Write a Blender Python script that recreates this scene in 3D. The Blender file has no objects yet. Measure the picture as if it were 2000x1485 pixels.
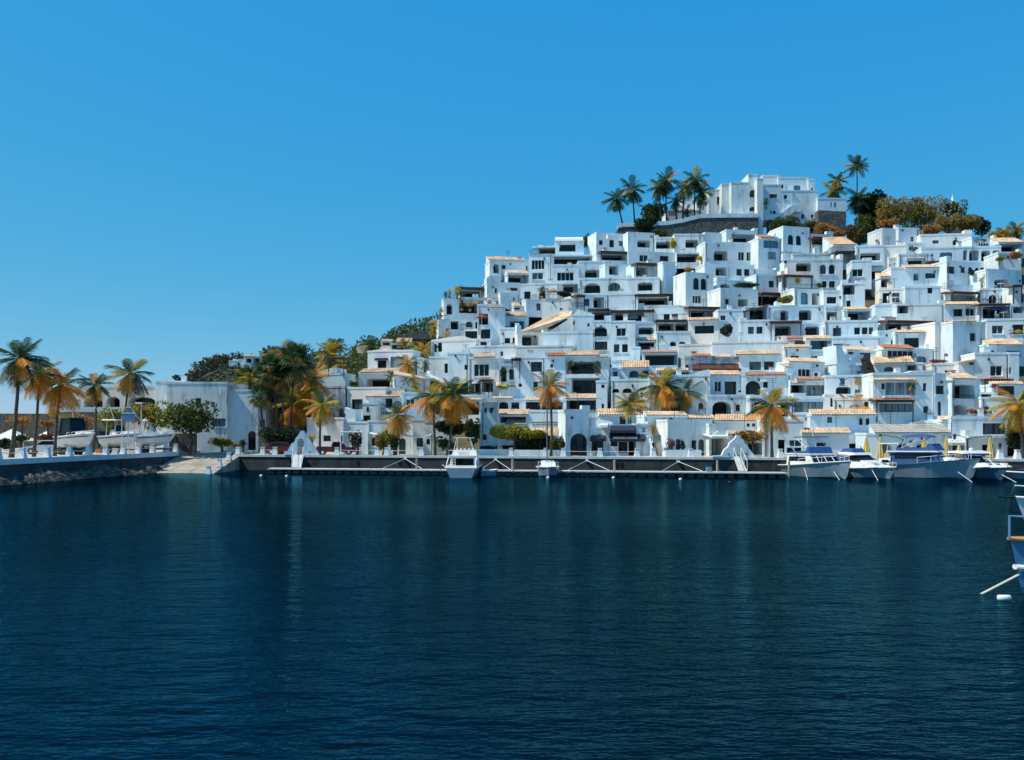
import bpy, math, random
import numpy as np
from mathutils import Vector, Matrix
R = math.radians
random.seed(7)
SC = bpy.context.scene
COL = SC.collection

# ------------------------------------------------------------------ camera, sky, sun, exposure
F_PX, HZ, CAM_H = 1732.0, 842.0, 4.6          # focal length and horizon row in photo pixels, eye height in metres
cam_d = bpy.data.cameras.new('camera'); cam = bpy.data.objects.new('camera', cam_d); COL.objects.link(cam)
cam.location = (0, 0, CAM_H); cam.rotation_euler = (R(90), 0, 0)
cam_d.sensor_fit = 'HORIZONTAL'; cam_d.sensor_width = 36.0; cam_d.lens = 36.0 * F_PX / 2000.0
cam_d.shift_y = (HZ - 742.5) / 2000.0
cam_d.clip_start = 0.1; cam_d.clip_end = 6000
SC.camera = cam

SUN_DIR = Vector((-0.56, -0.105, 0.80)).normalized()   # towards the sun: high, square to the left, grazing the fronts
world = bpy.data.worlds.new('World'); SC.world = world; world.use_nodes = True
nt = world.node_tree; nt.nodes.clear()
sky = nt.nodes.new('ShaderNodeTexSky'); sky.sky_type = 'NISHITA'; sky.sun_disc = False
sky.sun_elevation = math.asin(SUN_DIR.z); sky.sun_rotation = math.atan2(SUN_DIR.x, SUN_DIR.y)
sky.air_density = 1.0; sky.dust_density = 0.0; sky.ozone_density = 1.5; sky.altitude = 1200
sep = nt.nodes.new('ShaderNodeSeparateColor'); com = nt.nodes.new('ShaderNodeCombineColor'); nt.links.new(sky.outputs[0], sep.inputs[0])
for i, (gain, power) in enumerate(((0.338, 1.38), (0.528, 0.43), (0.745, 0.09))):   # one colour grade for the whole sky: deep polarised blue
    pw = nt.nodes.new('ShaderNodeMath'); pw.operation = 'POWER'; pw.inputs[1].default_value = power; nt.links.new(sep.outputs[i], pw.inputs[0])
    ml = nt.nodes.new('ShaderNodeMath'); ml.operation = 'MULTIPLY'; ml.inputs[1].default_value = gain * 0.15 ** (power - 1); nt.links.new(pw.outputs[0], ml.inputs[0])
    nt.links.new(ml.outputs[0], com.inputs[i])
bg = nt.nodes.new('ShaderNodeBackground'); bg.inputs[1].default_value = 0.15
wo = nt.nodes.new('ShaderNodeOutputWorld')
nt.links.new(com.outputs[0], bg.inputs[0]); nt.links.new(bg.outputs[0], wo.inputs[0])

sun_d = bpy.data.lights.new('sun', 'SUN'); sun_d.energy = 5.0; sun_d.angle = R(0.53); sun_d.color = (1.0, 0.95, 0.80)
sun = bpy.data.objects.new('sun', sun_d); COL.objects.link(sun); sun.location = (-60, 40, 120)
sun.rotation_euler = (-SUN_DIR).to_track_quat('-Z', 'Y').to_euler()
SC.view_settings.view_transform = 'Standard'; SC.view_settings.look = 'None'
SC.view_settings.exposure = 0.0; SC.view_settings.gamma = 1.0

# ------------------------------------------------------------------ photo crops -> photo pixels -> places
CR = {'A': (0, 620, 4.367), 'B': (330, 640, 4.7917), 'C': (580, 640, 4.7917), 'D': (860, 660, 5.119), 'E': (1140, 660, 5.119),
      'F': (1400, 660, 5.122), 'G': (1680, 660, 5.122), 'H': (1150, 290, 5.714), 'I': (1450, 290, 5.714), 'J': (1700, 370, 6.457),
      'K': (820, 440, 5.71), 'L': (1060, 440, 5.71), 'M': (1300, 430, 5.5), 'N': (1500, 430, 5.5), 'O': (1720, 430, 5.5), 'Z': (0, 0, 1.0)}
def px(c, x, y):
    a = CR[c]; return a[0] + x / a[2], a[1] + y / a[2]
def wx(p, Y): return (p - 1000.0) / F_PX * Y
def wz(p, Y): return CAM_H - (p - HZ) / F_PX * Y
def at(p, q, Y): return Vector((wx(p, Y), Y, wz(q, Y)))
def quay_y(X): return 98.0 - 0.2 * X
def quay_at(p):                                # depth of the quay face seen at photo column p
    m = (p - 1000.0) / F_PX; return 98.0 / (1 + 0.2 * m)
def line_at(p, y0, s):                         # depth of the line Y = y0 - s*X at column p
    m = (p - 1000.0) / F_PX; return y0 / (1 + s * m)
def hill_y(p, q):                              # depth of the built-up slope seen at a photo pixel
    m = (p - 1000.0) / F_PX; t = (HZ - q) / F_PX
    y = 65.85 / (0.6 * (1 + 0.2 * m) - t)
    return max(y, quay_at(p) + 5.0)
QZ = 1.75                                      # promenade level
def ground_z(X, Y):
    f = 105.0 - 0.2 * X
    z = QZ + 0.6 * (Y - f)
    return max(QZ - 0.4, z)

# ------------------------------------------------------------------ mesh helpers
class MB:
    def __init__(s): s.v = []; s.f = []
    def add(s, vs, fs):
        n = len(s.v); s.v += [tuple(v) for v in vs]; s.f += [tuple(i + n for i in f) for f in fs]; return s
    def quad(s, a, b, c, d): return s.add([a, b, c, d], [(0, 1, 2, 3)])
    def box(s, x0, x1, y0, y1, z0, z1):
        return s.add([(x0, y0, z0), (x1, y0, z0), (x1, y1, z0), (x0, y1, z0), (x0, y0, z1), (x1, y0, z1), (x1, y1, z1), (x0, y1, z1)],
                     [(0, 1, 5, 4), (1, 2, 6, 5), (2, 3, 7, 6), (3, 0, 4, 7), (4, 5, 6, 7), (3, 2, 1, 0)])
    def prism(s, pts, y0, y1):                 # outline in x, z pushed from y0 to y1
        n = len(pts)
        s.add([(p[0], y0, p[1]) for p in pts] + [(p[0], y1, p[1]) for p in pts],
              [tuple(range(n)), tuple(range(2 * n - 1, n - 1, -1))] + [(i, i + n, (i + 1) % n + n, (i + 1) % n) for i in range(n)])
        return s
    def slab(s, pts, z0, z1):                  # outline in x, y between two levels
        n = len(pts)
        s.add([(p[0], p[1], z0) for p in pts] + [(p[0], p[1], z1) for p in pts],
              [tuple(range(n - 1, -1, -1)), tuple(range(n, 2 * n))] + [(i, (i + 1) % n, (i + 1) % n + n, i + n) for i in range(n)])
        return s
    def tube(s, pts, rs, n=6, cap=True):
        pts = [Vector(p) for p in pts]
        if not isinstance(rs, (list, tuple)): rs = [rs] * len(pts)
        rings = []
        up0 = Vector((0, 0, 1))
        for i, p in enumerate(pts):
            d = (pts[min(i + 1, len(pts) - 1)] - pts[max(i - 1, 0)])
            d = d.normalized() if d.length > 1e-6 else up0
            a = d.cross(Vector((0, 1, 0)) if abs(d.y) < .9 else Vector((1, 0, 0))).normalized(); b = d.cross(a)
            rings.append([p + (a * math.cos(k * 2 * math.pi / n) + b * math.sin(k * 2 * math.pi / n)) * rs[i] for k in range(n)])
        vs = [v for r in rings for v in r]; fs = []
        for i in range(len(pts) - 1):
            for k in range(n):
                fs.append((i * n + k, i * n + (k + 1) % n, (i + 1) * n + (k + 1) % n, (i + 1) * n + k))
        if cap: fs += [tuple(range(n - 1, -1, -1)), tuple(range((len(pts) - 1) * n, len(pts) * n))]
        return s.add(vs, fs)
    def lathe(s, prof, c, n=10):               # profile of (radius, z) round a vertical axis
        vs = []; fs = []
        for (r, z) in prof:
            vs += [(c[0] + r * math.cos(k * 2 * math.pi / n), c[1] + r * math.sin(k * 2 * math.pi / n), c[2] + z) for k in range(n)]
        for i in range(len(prof) - 1):
            for k in range(n):
                fs.append((i * n + k, i * n + (k + 1) % n, (i + 1) * n + (k + 1) % n, (i + 1) * n + k))
        fs += [tuple(range(n - 1, -1, -1)), tuple(range((len(prof) - 1) * n, len(prof) * n))]
        return s.add(vs, fs)
    def mesh(s, name, mat, org=(0, 0, 0), smooth=False):
        me = bpy.data.meshes.new(name)
        o = Vector(org)
        me.from_pydata([(v[0] - o.x, v[1] - o.y, v[2] - o.z) for v in s.v], [], s.f)
        if mat: me.materials.append(M[mat] if isinstance(mat, str) else mat)
        if smooth: me.polygons.foreach_set('use_smooth', [True] * len(me.polygons))
        me.update(); return me

ORG = {}
def tag(o, label=None, cat=None, group=None, kind=None):
    if label: o['label'] = label
    if cat: o['category'] = cat
    if group: o['group'] = group
    if kind: o['kind'] = kind
    return o
def thing(name, label, cat, loc, rz=0.0, group=None):
    o = bpy.data.objects.new(name, None); COL.objects.link(o); o.location = loc; o.rotation_euler = (0, 0, rz)
    o.empty_display_size = 0.3
    ORG[o.name] = Vector(loc) if rz == 0 else Vector((0, 0, 0))
    return tag(o, label, cat, group)
def part(name, mb, mat, parent, smooth=False):  # mesh in the parent's frame (world frame minus the thing's origin when it is not turned)
    org = ORG[parent.name]
    o = bpy.data.objects.new(name, mb.mesh(name, mat, org, smooth)); COL.objects.link(o); o.parent = parent
    ORG[o.name] = org; return o
def solo(name, mb, mat, label=None, cat=None, group=None, kind=None, smooth=False, org=(0, 0, 0)):
    o = bpy.data.objects.new(name, mb.mesh(name, mat, org, smooth)); COL.objects.link(o); o.location = org
    ORG[o.name] = Vector(org); return tag(o, label, cat, group, kind)
def link_mesh(name, me, parent, loc=(0, 0, 0), rot=(0, 0, 0), sc=(1, 1, 1)):
    o = bpy.data.objects.new(name, me); COL.objects.link(o); o.parent = parent
    o.location = loc; o.rotation_euler = rot; o.scale = sc; return o
def lettering(txt, parent, loc, size, mat, rot=(R(90), 0, 0), align='CENTER'):
    cu = bpy.data.curves.new('lettering', 'FONT'); cu.body = txt; cu.size = size; cu.extrude = 0.01
    cu.align_x = align; cu.align_y = 'CENTER'; cu.materials.append(M[mat])
    tmp = bpy.data.objects.new('tmp', cu); COL.objects.link(tmp)
    me = bpy.data.meshes.new_from_object(tmp.evaluated_get(bpy.context.evaluated_depsgraph_get())); me.name = 'lettering'
    bpy.data.objects.remove(tmp)
    o = bpy.data.objects.new('lettering', me); COL.objects.link(o); o.parent = parent
    o.location = Vector(loc) - ORG[parent.name]; o.rotation_euler = rot; return o

# ------------------------------------------------------------------ materials
M = {}
def new_mat(name):
    m = bpy.data.materials.new(name); m.use_nodes = True; n = m.node_tree; n.nodes.clear()
    out = n.nodes.new('ShaderNodeOutputMaterial'); b = n.nodes.new('ShaderNodeBsdfPrincipled')
    n.links.new(b.outputs[0], out.inputs[0]); M[name] = m
    return n, b
def nd(n, t, **kw):
    o = n.nodes.new(t)
    for k, v in kw.items(): setattr(o, k, v)
    return o
def mixc(n, fac, a, b, blend='MIX'):
    m = nd(n, 'ShaderNodeMix', data_type='RGBA', blend_type=blend)
    for i, v in ((0, fac), (6, a), (7, b)):
        if hasattr(v, 'links') or hasattr(v, 'is_linked'): n.links.new(v, m.inputs[i])
        else: m.inputs[i].default_value = v if i == 0 else (*v, 1) if len(v) == 3 else v
    return m.outputs[2]
def noise(n, scale, vec=(1, 1, 1), detail=3, rough=.55):
    g = nd(n, 'ShaderNodeNewGeometry'); mp = nd(n, 'ShaderNodeMapping'); mp.inputs[3].default_value = vec
    n.links.new(g.outputs['Position'], mp.inputs[0])
    t = nd(n, 'ShaderNodeTexNoise'); t.inputs['Scale'].default_value = scale; t.inputs['Detail'].default_value = detail
    t.inputs['Roughness'].default_value = rough
    n.links.new(mp.outputs[0], t.inputs['Vector']); return t.outputs[0]
def ramp(n, src, a, b):
    r = nd(n, 'ShaderNodeMapRange'); r.inputs[1].default_value = a; r.inputs[2].default_value = b
    n.links.new(src, r.inputs[0]); return r.outputs[0]
def bump(n, b, src, st, dist=.05):
    u = nd(n, 'ShaderNodeBump'); u.inputs['Strength'].default_value = st; u.inputs['Distance'].default_value = dist
    n.links.new(src, u.inputs['Height']); n.links.new(u.outputs[0], b.inputs['Normal'])
def plain(name, col, rough=.6, metal=0, var=.12, scale=2.0, spec=.5, rnd=.0):
    n, b = new_mat(name)
    d = tuple(c * (1 - var * 2) for c in col); l = tuple(min(1, c * (1 + var)) for c in col)
    c = mixc(n, ramp(n, noise(n, scale), .3, .7), d, l)
    if rnd:
        oi = nd(n, 'ShaderNodeObjectInfo')
        c = mixc(n, ramp(n, oi.outputs['Random'], -.2, 1.2), c, tuple(min(1, x * (1 - rnd)) for x in col), 'MIX')
    n.links.new(c, b.inputs['Base Color'])
    b.inputs['Roughness'].default_value = rough; b.inputs['Metallic'].default_value = metal
    b.inputs['Specular IOR Level'].default_value = spec
    return n, b
def plaster(name, base, dirt, lo, hi, dirtcol=(.20, .22, .22)):
    n, b = new_mat(name)
    oi = nd(n, 'ShaderNodeObjectInfo')
    warm = mixc(n, ramp(n, oi.outputs['Random'], .45, 1.0), base, (base[0] * 1.12, base[1] * .97, base[2] * .84))
    c = mixc(n, ramp(n, noise(n, .22, (1, 1, 1.2), 4), .35, .75), warm, tuple(x * .80 for x in base))
    st = ramp(n, noise(n, 1.6, (1, 1, .16), 5, .62), lo, hi)
    pa = ramp(n, noise(n, .35, (1, 1, .8), 5, .65), .40, .66)
    mu = nd(n, 'ShaderNodeMath', operation='MULTIPLY'); n.links.new(st, mu.inputs[0]); n.links.new(pa, mu.inputs[1])
    m2 = nd(n, 'ShaderNodeMath', operation='MULTIPLY'); n.links.new(mu.outputs[0], m2.inputs[0]); m2.inputs[1].default_value = dirt
    n.links.new(mixc(n, m2.outputs[0], c, dirtcol), b.inputs['Base Color'])
    b.inputs['Roughness'].default_value = .9; b.inputs['Specular IOR Level'].default_value = .2
    bump(n, b, noise(n, 3.0, (1, 1, 1), 4), .25, .06)
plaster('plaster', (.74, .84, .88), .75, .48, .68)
plaster('plaster_worn', (.72, .80, .84), .9, .47, .66, (.20, .22, .23))
plaster('plaster_cream_lit', (.84, .83, .80), .5, .52, .72)  # cream walls, and the lit copy: sunshine put into the brighter walls' colour
plaster('plaster_mould', (.60, .64, .66), 1.0, .40, .50, (.03, .05, .06))
plain('white_paint', (.82, .82, .80), .45, var=.05)
plain('trim_grey', (.70, .71, .71), .8, var=.06)  # pale grey paint for trim, pipes and kerbs
# barrel tiles: colour changes from tile to tile
def tiles(name, a, b_, c_):
    n, b = new_mat(name)
    g = nd(n, 'ShaderNodeNewGeometry')
    v = nd(n, 'ShaderNodeTexVoronoi'); v.inputs['Scale'].default_value = 2.6; n.links.new(g.outputs['Position'], v.inputs['Vector'])
    sx = nd(n, 'ShaderNodeSeparateColor'); n.links.new(v.outputs['Color'], sx.inputs[0])
    c = mixc(n, sx.outputs[0], a, b_)
    c = mixc(n, ramp(n, noise(n, .8, (1, 1, 1), 5), .50, .72), c, c_)
    n.links.new(c, b.inputs['Base Color']); b.inputs['Roughness'].default_value = .85; b.inputs['Specular IOR Level'].default_value = .2
    bump(n, b, noise(n, 7, (1, 1, 1), 3), .4, .05)
tiles('tile', (.58, .37, .22), (.78, .57, .38), (.38, .30, .22))
tiles('tile_red', (.40, .15, .08), (.55, .26, .15), (.30, .16, .11))
tiles('tile_grey', (.36, .33, .30), (.46, .42, .37), (.26, .25, .24))
plain('dark_wood', (.035, .028, .024), .7)
plain('eave', (.055, .045, .04), .8)
plain('awning_navy', (.012, .022, .05), .8, var=.1)
plain('awning_white', (.75, .74, .70), .8, var=.05)
plain('shade_wall', (.42, .43, .42), .9)
plain('frame_dark', (.03, .035, .04), .5, var=.05)
plain('metal_dark', (.025, .03, .033), .5, .3)
plain('metal_white', (.8, .8, .8), .4, var=.04)
plain('rust', (.12, .035, .02), .85, var=.3)
def glass(name, dark, light, cut):
    n, b = new_mat(name)
    oi = nd(n, 'ShaderNodeObjectInfo')
    c = mixc(n, ramp(n, oi.outputs['Random'], cut, 1.0), dark, light)
    c = mixc(n, ramp(n, noise(n, 2.2, (1, 1, .1), 2), .5, .62), c, tuple(x * .55 for x in dark))
    n.links.new(c, b.inputs['Base Color']); b.inputs['Roughness'].default_value = .06; b.inputs['Specular IOR Level'].default_value = .3
glass('glass', (.006, .012, .016), (.09, .14, .16), .5)
glass('glass_dark', (.004, .007, .009), (.012, .018, .02), .3)
glass('glass_curtain', (.16, .22, .24), (.32, .36, .36), .1)
def stone(name, a, b_, sc=1.6):
    n, b = new_mat(name)
    g = nd(n, 'ShaderNodeNewGeometry')
    v = nd(n, 'ShaderNodeTexVoronoi'); v.inputs['Scale'].default_value = sc; n.links.new(g.outputs['Position'], v.inputs['Vector'])
    e = nd(n, 'ShaderNodeTexVoronoi', feature='DISTANCE_TO_EDGE'); e.inputs['Scale'].default_value = sc
    n.links.new(g.outputs['Position'], e.inputs['Vector'])
    sx = nd(n, 'ShaderNodeSeparateColor'); n.links.new(v.outputs['Color'], sx.inputs[0])
    c = mixc(n, sx.outputs[0], a, b_)
    c = mixc(n, ramp(n, e.outputs['Distance'], .0, .06), tuple(x * .4 for x in a), c)
    n.links.new(c, b.inputs['Base Color']); b.inputs['Roughness'].default_value = .95
    bump(n, b, ramp(n, e.outputs['Distance'], 0, .12), .8, .12)
stone('stone', (.085, .085, .08), (.17, .165, .15))
stone('stone_brown', (.09, .08, .065), (.17, .145, .115), 2.2)
def concrete(name, a, b_, dark):
    n, b = new_mat(name)
    c = mixc(n, ramp(n, noise(n, .5, (1, 1, 1), 6, .65), .35, .65), a, b_)
    c = mixc(n, ramp(n, noise(n, 1.3, (1, 1, .25), 5), .52, .70), c, dark)
    n.links.new(c, b.inputs['Base Color']); b.inputs['Roughness'].default_value = .9
    bump(n, b, noise(n, 5, (1, 1, 1), 5), .4, .04)
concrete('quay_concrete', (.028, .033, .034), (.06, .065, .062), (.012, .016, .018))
concrete('pavement', (.42, .37, .30), (.55, .49, .41), (.32, .29, .25))
concrete('slip_concrete', (.30, .25, .19), (.44, .38, .30), (.20, .17, .14))
stone('rubble', (.035, .032, .03), (.17, .145, .115), 2.4)
n_, b_ = new_mat('terrain')
n_.links.new(mixc(n_, ramp(n_, noise(n_, .25, (1, 1, 1), 6), .4, .6), (.05, .055, .03), (.12, .09, .05)), b_.inputs['Base Color']); b_.inputs['Roughness'].default_value = 1
n_, b_ = new_mat('far_terrain')
n_.links.new(mixc(n_, ramp(n_, noise(n_, .12, (1, 1, 1), 6), .4, .6), (.02, .035, .022), (.06, .06, .035)), b_.inputs['Base Color']); b_.inputs['Roughness'].default_value = 1
def leaf(name, cols, trans=.35):
    n, b = new_mat(name)
    oi = nd(n, 'ShaderNodeObjectInfo')
    g = nd(n, 'ShaderNodeNewGeometry')
    wn = nd(n, 'ShaderNodeTexNoise'); wn.inputs['Scale'].default_value = 1.1; wn.inputs['Detail'].default_value = 2
    n.links.new(g.outputs['Position'], wn.inputs['Vector'])
    c = mixc(n, ramp(n, wn.outputs[0], .38, .62), cols[0], cols[1])
    if len(cols) > 2: c = mixc(n, ramp(n, g.outputs['Random Per Island'], .62, .8), c, cols[2])
    n.links.new(c, b.inputs['Base Color']); b.inputs['Roughness'].default_value = .55; b.inputs['Specular IOR Level'].default_value = .3
    t = nd(n, 'ShaderNodeBsdfTranslucent'); n.links.new(c, t.inputs[0])
    mx = nd(n, 'ShaderNodeMixShader'); mx.inputs[0].default_value = trans
    out = [x for x in n.nodes if x.type == 'OUTPUT_MATERIAL'][0]
    n.links.new(b.outputs[0], mx.inputs[1]); n.links.new(t.outputs[0], mx.inputs[2]); n.links.new(mx.outputs[0], out.inputs[0])
leaf('frond_green', [(.022, .055, .022), (.06, .10, .025)])
leaf('frond_yellow', [(.34, .28, .03), (.52, .38, .04)])
leaf('frond_orange', [(.66, .24, .02), (.80, .36, .04)])
leaf('leaf_green', [(.030, .065, .018), (.075, .11, .022), (.13, .14, .025)], .45)
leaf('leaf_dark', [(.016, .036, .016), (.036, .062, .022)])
leaf('leaf_yellow', [(.26, .25, .03), (.42, .34, .04), (.14, .18, .03)], .5)
leaf('leaf_brown', [(.30, .20, .06), (.46, .30, .08), (.14, .17, .05)], .5)
leaf('leaf_orange', [(.46, .20, .05), (.58, .30, .09), (.20, .16, .05)], .45)
leaf('leaf_red', [(.28, .05, .04), (.30, .09, .04), (.05, .06, .02)])
leaf('leaf_far', [(.018, .040, .028), (.038, .058, .032), (.10, .075, .03)])
leaf('flower_yellow', [(.55, .38, .04), (.65, .45, .06)])
plain('bark', (.10, .085, .07), .95, var=.3, scale=4)
plain('thatch', (.50, .36, .20), .95, var=.2, scale=5)
for nm, col, ro in (('hull_white', (.80, .80, .78), .25), ('hull_shaded', (.30, .38, .44), .25), ('hull_sky', (.10, .24, .42), .25), ('hull_navy', (.06, .12, .20), .25), ('canvas_blue', (.015, .07, .22), .75),  # blue-grey hull tone: white hulls with their shade put into the colour
                    ('deck_cream', (.78, .74, .66), .5), ('teak', (.55, .27, .10), .5), ('engine_black', (.012, .013, .016), .35), ('tyre', (.012, .012, .012), .9),
                    ('car_white', (.8, .8, .8), .2), ('car_red', (.14, .014, .012), .3), ('umbrella_tan', (.58, .44, .15), .85), ('umbrella_blue', (.02, .09, .35), .8),
                    ('umbrella_red', (.5, .09, .03), .8), ('umbrella_teal', (.03, .14, .17), .8), ('dish_grey', (.10, .13, .16), .5), ('rope', (.68, .66, .60), .9),
                    ('sign_blue', (.10, .24, .38), .6), ('gold', (.62, .33, .10), .6), ('terracotta', (.45, .16, .07), .85), ('orange_plastic', (.7, .2, .03), .5),
                    ('buoy_white', (.85, .85, .82), .4), ('wood_post', (.38, .30, .19), .9), ('dock_edge', (.56, .56, .54), .7), ('float_black', (.02, .025, .03), .7),
                    ('headlight', (.5, .5, .5), .1), ('ac_unit', (.66, .67, .67), .5), ('letter_brown', (.16, .07, .03), .6), ('letter_blue', (.03, .09, .17), .6),
                    ('marlin_blue', (.02, .07, .15), .5), ('panel_blue', (.09, .21, .33), .35), ('plant_pot', (.40, .15, .07), .9), ('skin_stone', (.5, .5, .48), .9)):
    plain(nm, col, ro, var=.07)

# ------------------------------------------------------------------ the setting: water, hill, quay, slipway
def water():
    n, b = new_mat('water')
    b.inputs['Base Color'].default_value = (.0002, .0038, .0065, 1); b.inputs['Roughness'].default_value = .4; b.inputs['Specular IOR Level'].default_value = 0
    gl = nd(n, 'ShaderNodeBsdfGlossy'); gl.inputs['Color'].default_value = (.20, .74, 1.0, 1); gl.inputs['Roughness'].default_value = .025
    fr = nd(n, 'ShaderNodeFresnel'); fr.inputs['IOR'].default_value = 1.33
    sc = nd(n, 'ShaderNodeMath', operation='MULTIPLY'); n.links.new(fr.outputs[0], sc.inputs[0]); sc.inputs[1].default_value = .42
    mx = nd(n, 'ShaderNodeMixShader'); n.links.new(sc.outputs[0], mx.inputs[0]); n.links.new(b.outputs[0], mx.inputs[1]); n.links.new(gl.outputs[0], mx.inputs[2])
    n.links.new(mx.outputs[0], [x for x in n.nodes if x.type == 'OUTPUT_MATERIAL'][0].inputs[0])
    w1 = noise(n, 1.0, (.50, 1.1, 1), 4, .6); w2 = noise(n, 1.0, (1.8, 3.8, 1), 4, .6); w3 = noise(n, .05, (1, 1.6, 1), 3, .5)
    a = nd(n, 'ShaderNodeMath', operation='MULTIPLY_ADD'); n.links.new(w1, a.inputs[0]); a.inputs[1].default_value = 1.0
    c = nd(n, 'ShaderNodeMath', operation='MULTIPLY'); n.links.new(w2, c.inputs[0]); n.links.new(ramp(n, w3, .2, .8), c.inputs[1])
    c2 = nd(n, 'ShaderNodeMath', operation='MULTIPLY'); n.links.new(c.outputs[0], c2.inputs[0]); c2.inputs[1].default_value = .6
    n.links.new(c2.outputs[0], a.inputs[2])
    g2 = nd(n, 'ShaderNodeNewGeometry'); sp = nd(n, 'ShaderNodeSeparateXYZ'); n.links.new(g2.outputs['Position'], sp.inputs[0])
    calm = nd(n, 'ShaderNodeMapRange'); n.links.new(sp.outputs[1], calm.inputs[0])           # calmer in the lee of the quay
    for i, v in ((1, 40), (2, 85), (3, 1.0), (4, .16)): calm.inputs[i].default_value = v
    am = nd(n, 'ShaderNodeMath', operation='MULTIPLY'); n.links.new(a.outputs[0], am.inputs[0]); n.links.new(calm.outputs[0], am.inputs[1])
    bump(n, b, am.outputs[0], WATER_BUMP, .10)
    bn = b.inputs['Normal'].links[0].from_socket; n.links.new(bn, gl.inputs['Normal'])
    b2 = nd(n, 'ShaderNodeBump'); b2.inputs['Strength'].default_value = 1.0; b2.inputs['Distance'].default_value = .25      # steep little facets set how much sky each mirrors
    n.links.new(am.outputs[0], b2.inputs['Height']); n.links.new(b2.outputs[0], fr.inputs['Normal'])
    mb = MB(); mb.quad((-3000, -300, 0), (3000, -300, 0), (3000, 4500, 0), (-3000, 4500, 0))
    solo('water', mb, 'water', kind='structure')
WATER_BUMP = 1.0
water()

def hill():
    # crest height (m) against X, read where the ridge line stands at about Y = 165
    cx = [-400, -60, -45, -30, -15, 0, 8, 20, 32, 62, 90, 130, 300]
    cz = [-1, -1, 1, 7, 18, 31, 34, 36, 36.5, 36, 35, 34, 33]
    xs = np.concatenate([np.linspace(-400, -70, 12), np.linspace(-64, 140, 86), np.linspace(150, 400, 10)])
    ys = np.concatenate([np.linspace(100, 200, 60), np.linspace(206, 420, 12)])
    rng = np.random.default_rng(3)
    mb = MB(); nx = len(xs); vs = []
    for y in ys:
        for x in xs:
            f = 105 - .2 * x
            z = QZ - 2.6 + .6 * (y - f)
            cr = np.interp(x, cx, cz) - 1.5
            z = min(z, cr)
            if y > 215: z -= (y - 215) * .12
            z += rng.normal(0, .12)
            vs.append((x, y, max(z, -2.0)))
    fs = [(j * nx + i, j * nx + i + 1, (j + 1) * nx + i + 1, (j + 1) * nx + i) for j in range(len(ys) - 1) for i in range(nx - 1)]
    mb.add(vs, fs); solo('hill', mb, 'terrain', kind='structure', smooth=True)
hill()
# flat land behind the harbour, out to the horizon
mb = MB(); mb.slab([(-33.5, 107), (-41, 107), (-60, 160), (-3000, 160), (-3000, 4500), (400, 4500), (400, 240), (20, 150), (-20, 112)], .4, 1.0)
solo('ground', mb, 'terrain', kind='structure')
# promenade on the right, its quay wall and kerb
XL, XR = -32.0, 135.0
mb = MB(); mb.slab([(XL, quay_y(XL) + .5), (XR, quay_y(XR) + .5), (XR, quay_y(XR) + 16), (XL, quay_y(XL) + 16)], .6, QZ)
solo('promenade_pavement', mb, 'pavement', kind='structure')
q = thing('quay_wall', 'long dark weathered concrete quay wall below the promenade', 'quay wall', (0, 98, 0))
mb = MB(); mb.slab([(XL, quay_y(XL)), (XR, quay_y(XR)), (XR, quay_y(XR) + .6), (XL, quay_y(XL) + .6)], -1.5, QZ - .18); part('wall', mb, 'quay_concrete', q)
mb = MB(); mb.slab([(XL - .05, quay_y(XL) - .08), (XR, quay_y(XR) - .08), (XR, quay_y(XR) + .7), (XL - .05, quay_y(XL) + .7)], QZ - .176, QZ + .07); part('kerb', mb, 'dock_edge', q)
# fender holes in the wall
for p in (700, 782, 1205, 1395, 1655, 1215):
    Y = quay_at(p) - .03; X = wx(p, Y); mb = MB(); mb.tube([(X, Y - .02, .95), (X, Y + .04, .95)], .28, 10); part('fender_ring', mb, 'tyre', q)
# boat yard on the left, its wall with a rubble foot
YZ = 2.08
W0, W1 = (-47.1, 62.0), (-39.75, 105.5)
mb = MB(); mb.slab([W0, W1, (-39.9, 106.5), (-40, 118), (-33, 118), (-33, 125), (-90, 190), (-220, 190), (-220, 62)], .8, YZ - .004)
solo('boat_yard_pavement', mb, 'pavement', kind='structure')
q = thing('quay_wall', 'curving quay wall with white kerb and rubble foot below the boat yard', 'quay wall', (-42, 80, 0))
d = Vector((W1[0] - W0[0], W1[1] - W0[1], 0)).normalized(); nrm = Vector((d.y, -d.x, 0))
def off(p, o): return (p[0] + nrm.x * o, p[1] + nrm.y * o)
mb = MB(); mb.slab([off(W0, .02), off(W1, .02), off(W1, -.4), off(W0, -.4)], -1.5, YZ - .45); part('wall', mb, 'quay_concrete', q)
mb = MB(); mb.slab([off(W0, .12), off(W1, .12), off(W1, -.45), off(W0, -.45)], YZ - .446, YZ + .06); part('kerb', mb, 'trim_grey', q)
rng = random.Random(5)
mb = MB()
ns = 120
vs = []; fs = []
for i in range(ns + 1):
    t = i / ns
    p = (W0[0] + (W1[0] - W0[0]) * t, W0[1] + (W1[1] - W0[1]) * t)
    h = .95 + .25 * math.sin(t * 31) + rng.uniform(-.16, .16) - .2 * t
    for (o, z) in ((.03, h), (.9 + rng.uniform(-.2, .2), h * .85 + rng.uniform(-.2, .15)), (1.6 + rng.uniform(-.25, .3), h * .5 + rng.uniform(-.2, .2)), (2.5, -.5)):
        q2 = off(p, o); vs.append((q2[0], q2[1], z))
fs = [(i * 4 + k, i * 4 + k + 1, (i + 1) * 4 + k + 1, (i + 1) * 4 + k) for i in range(ns) for k in range(3)]
mb.add(vs, fs); o = part('rubble_foot', mb, 'rubble', q); o['kind'] = 'stuff'
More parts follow.
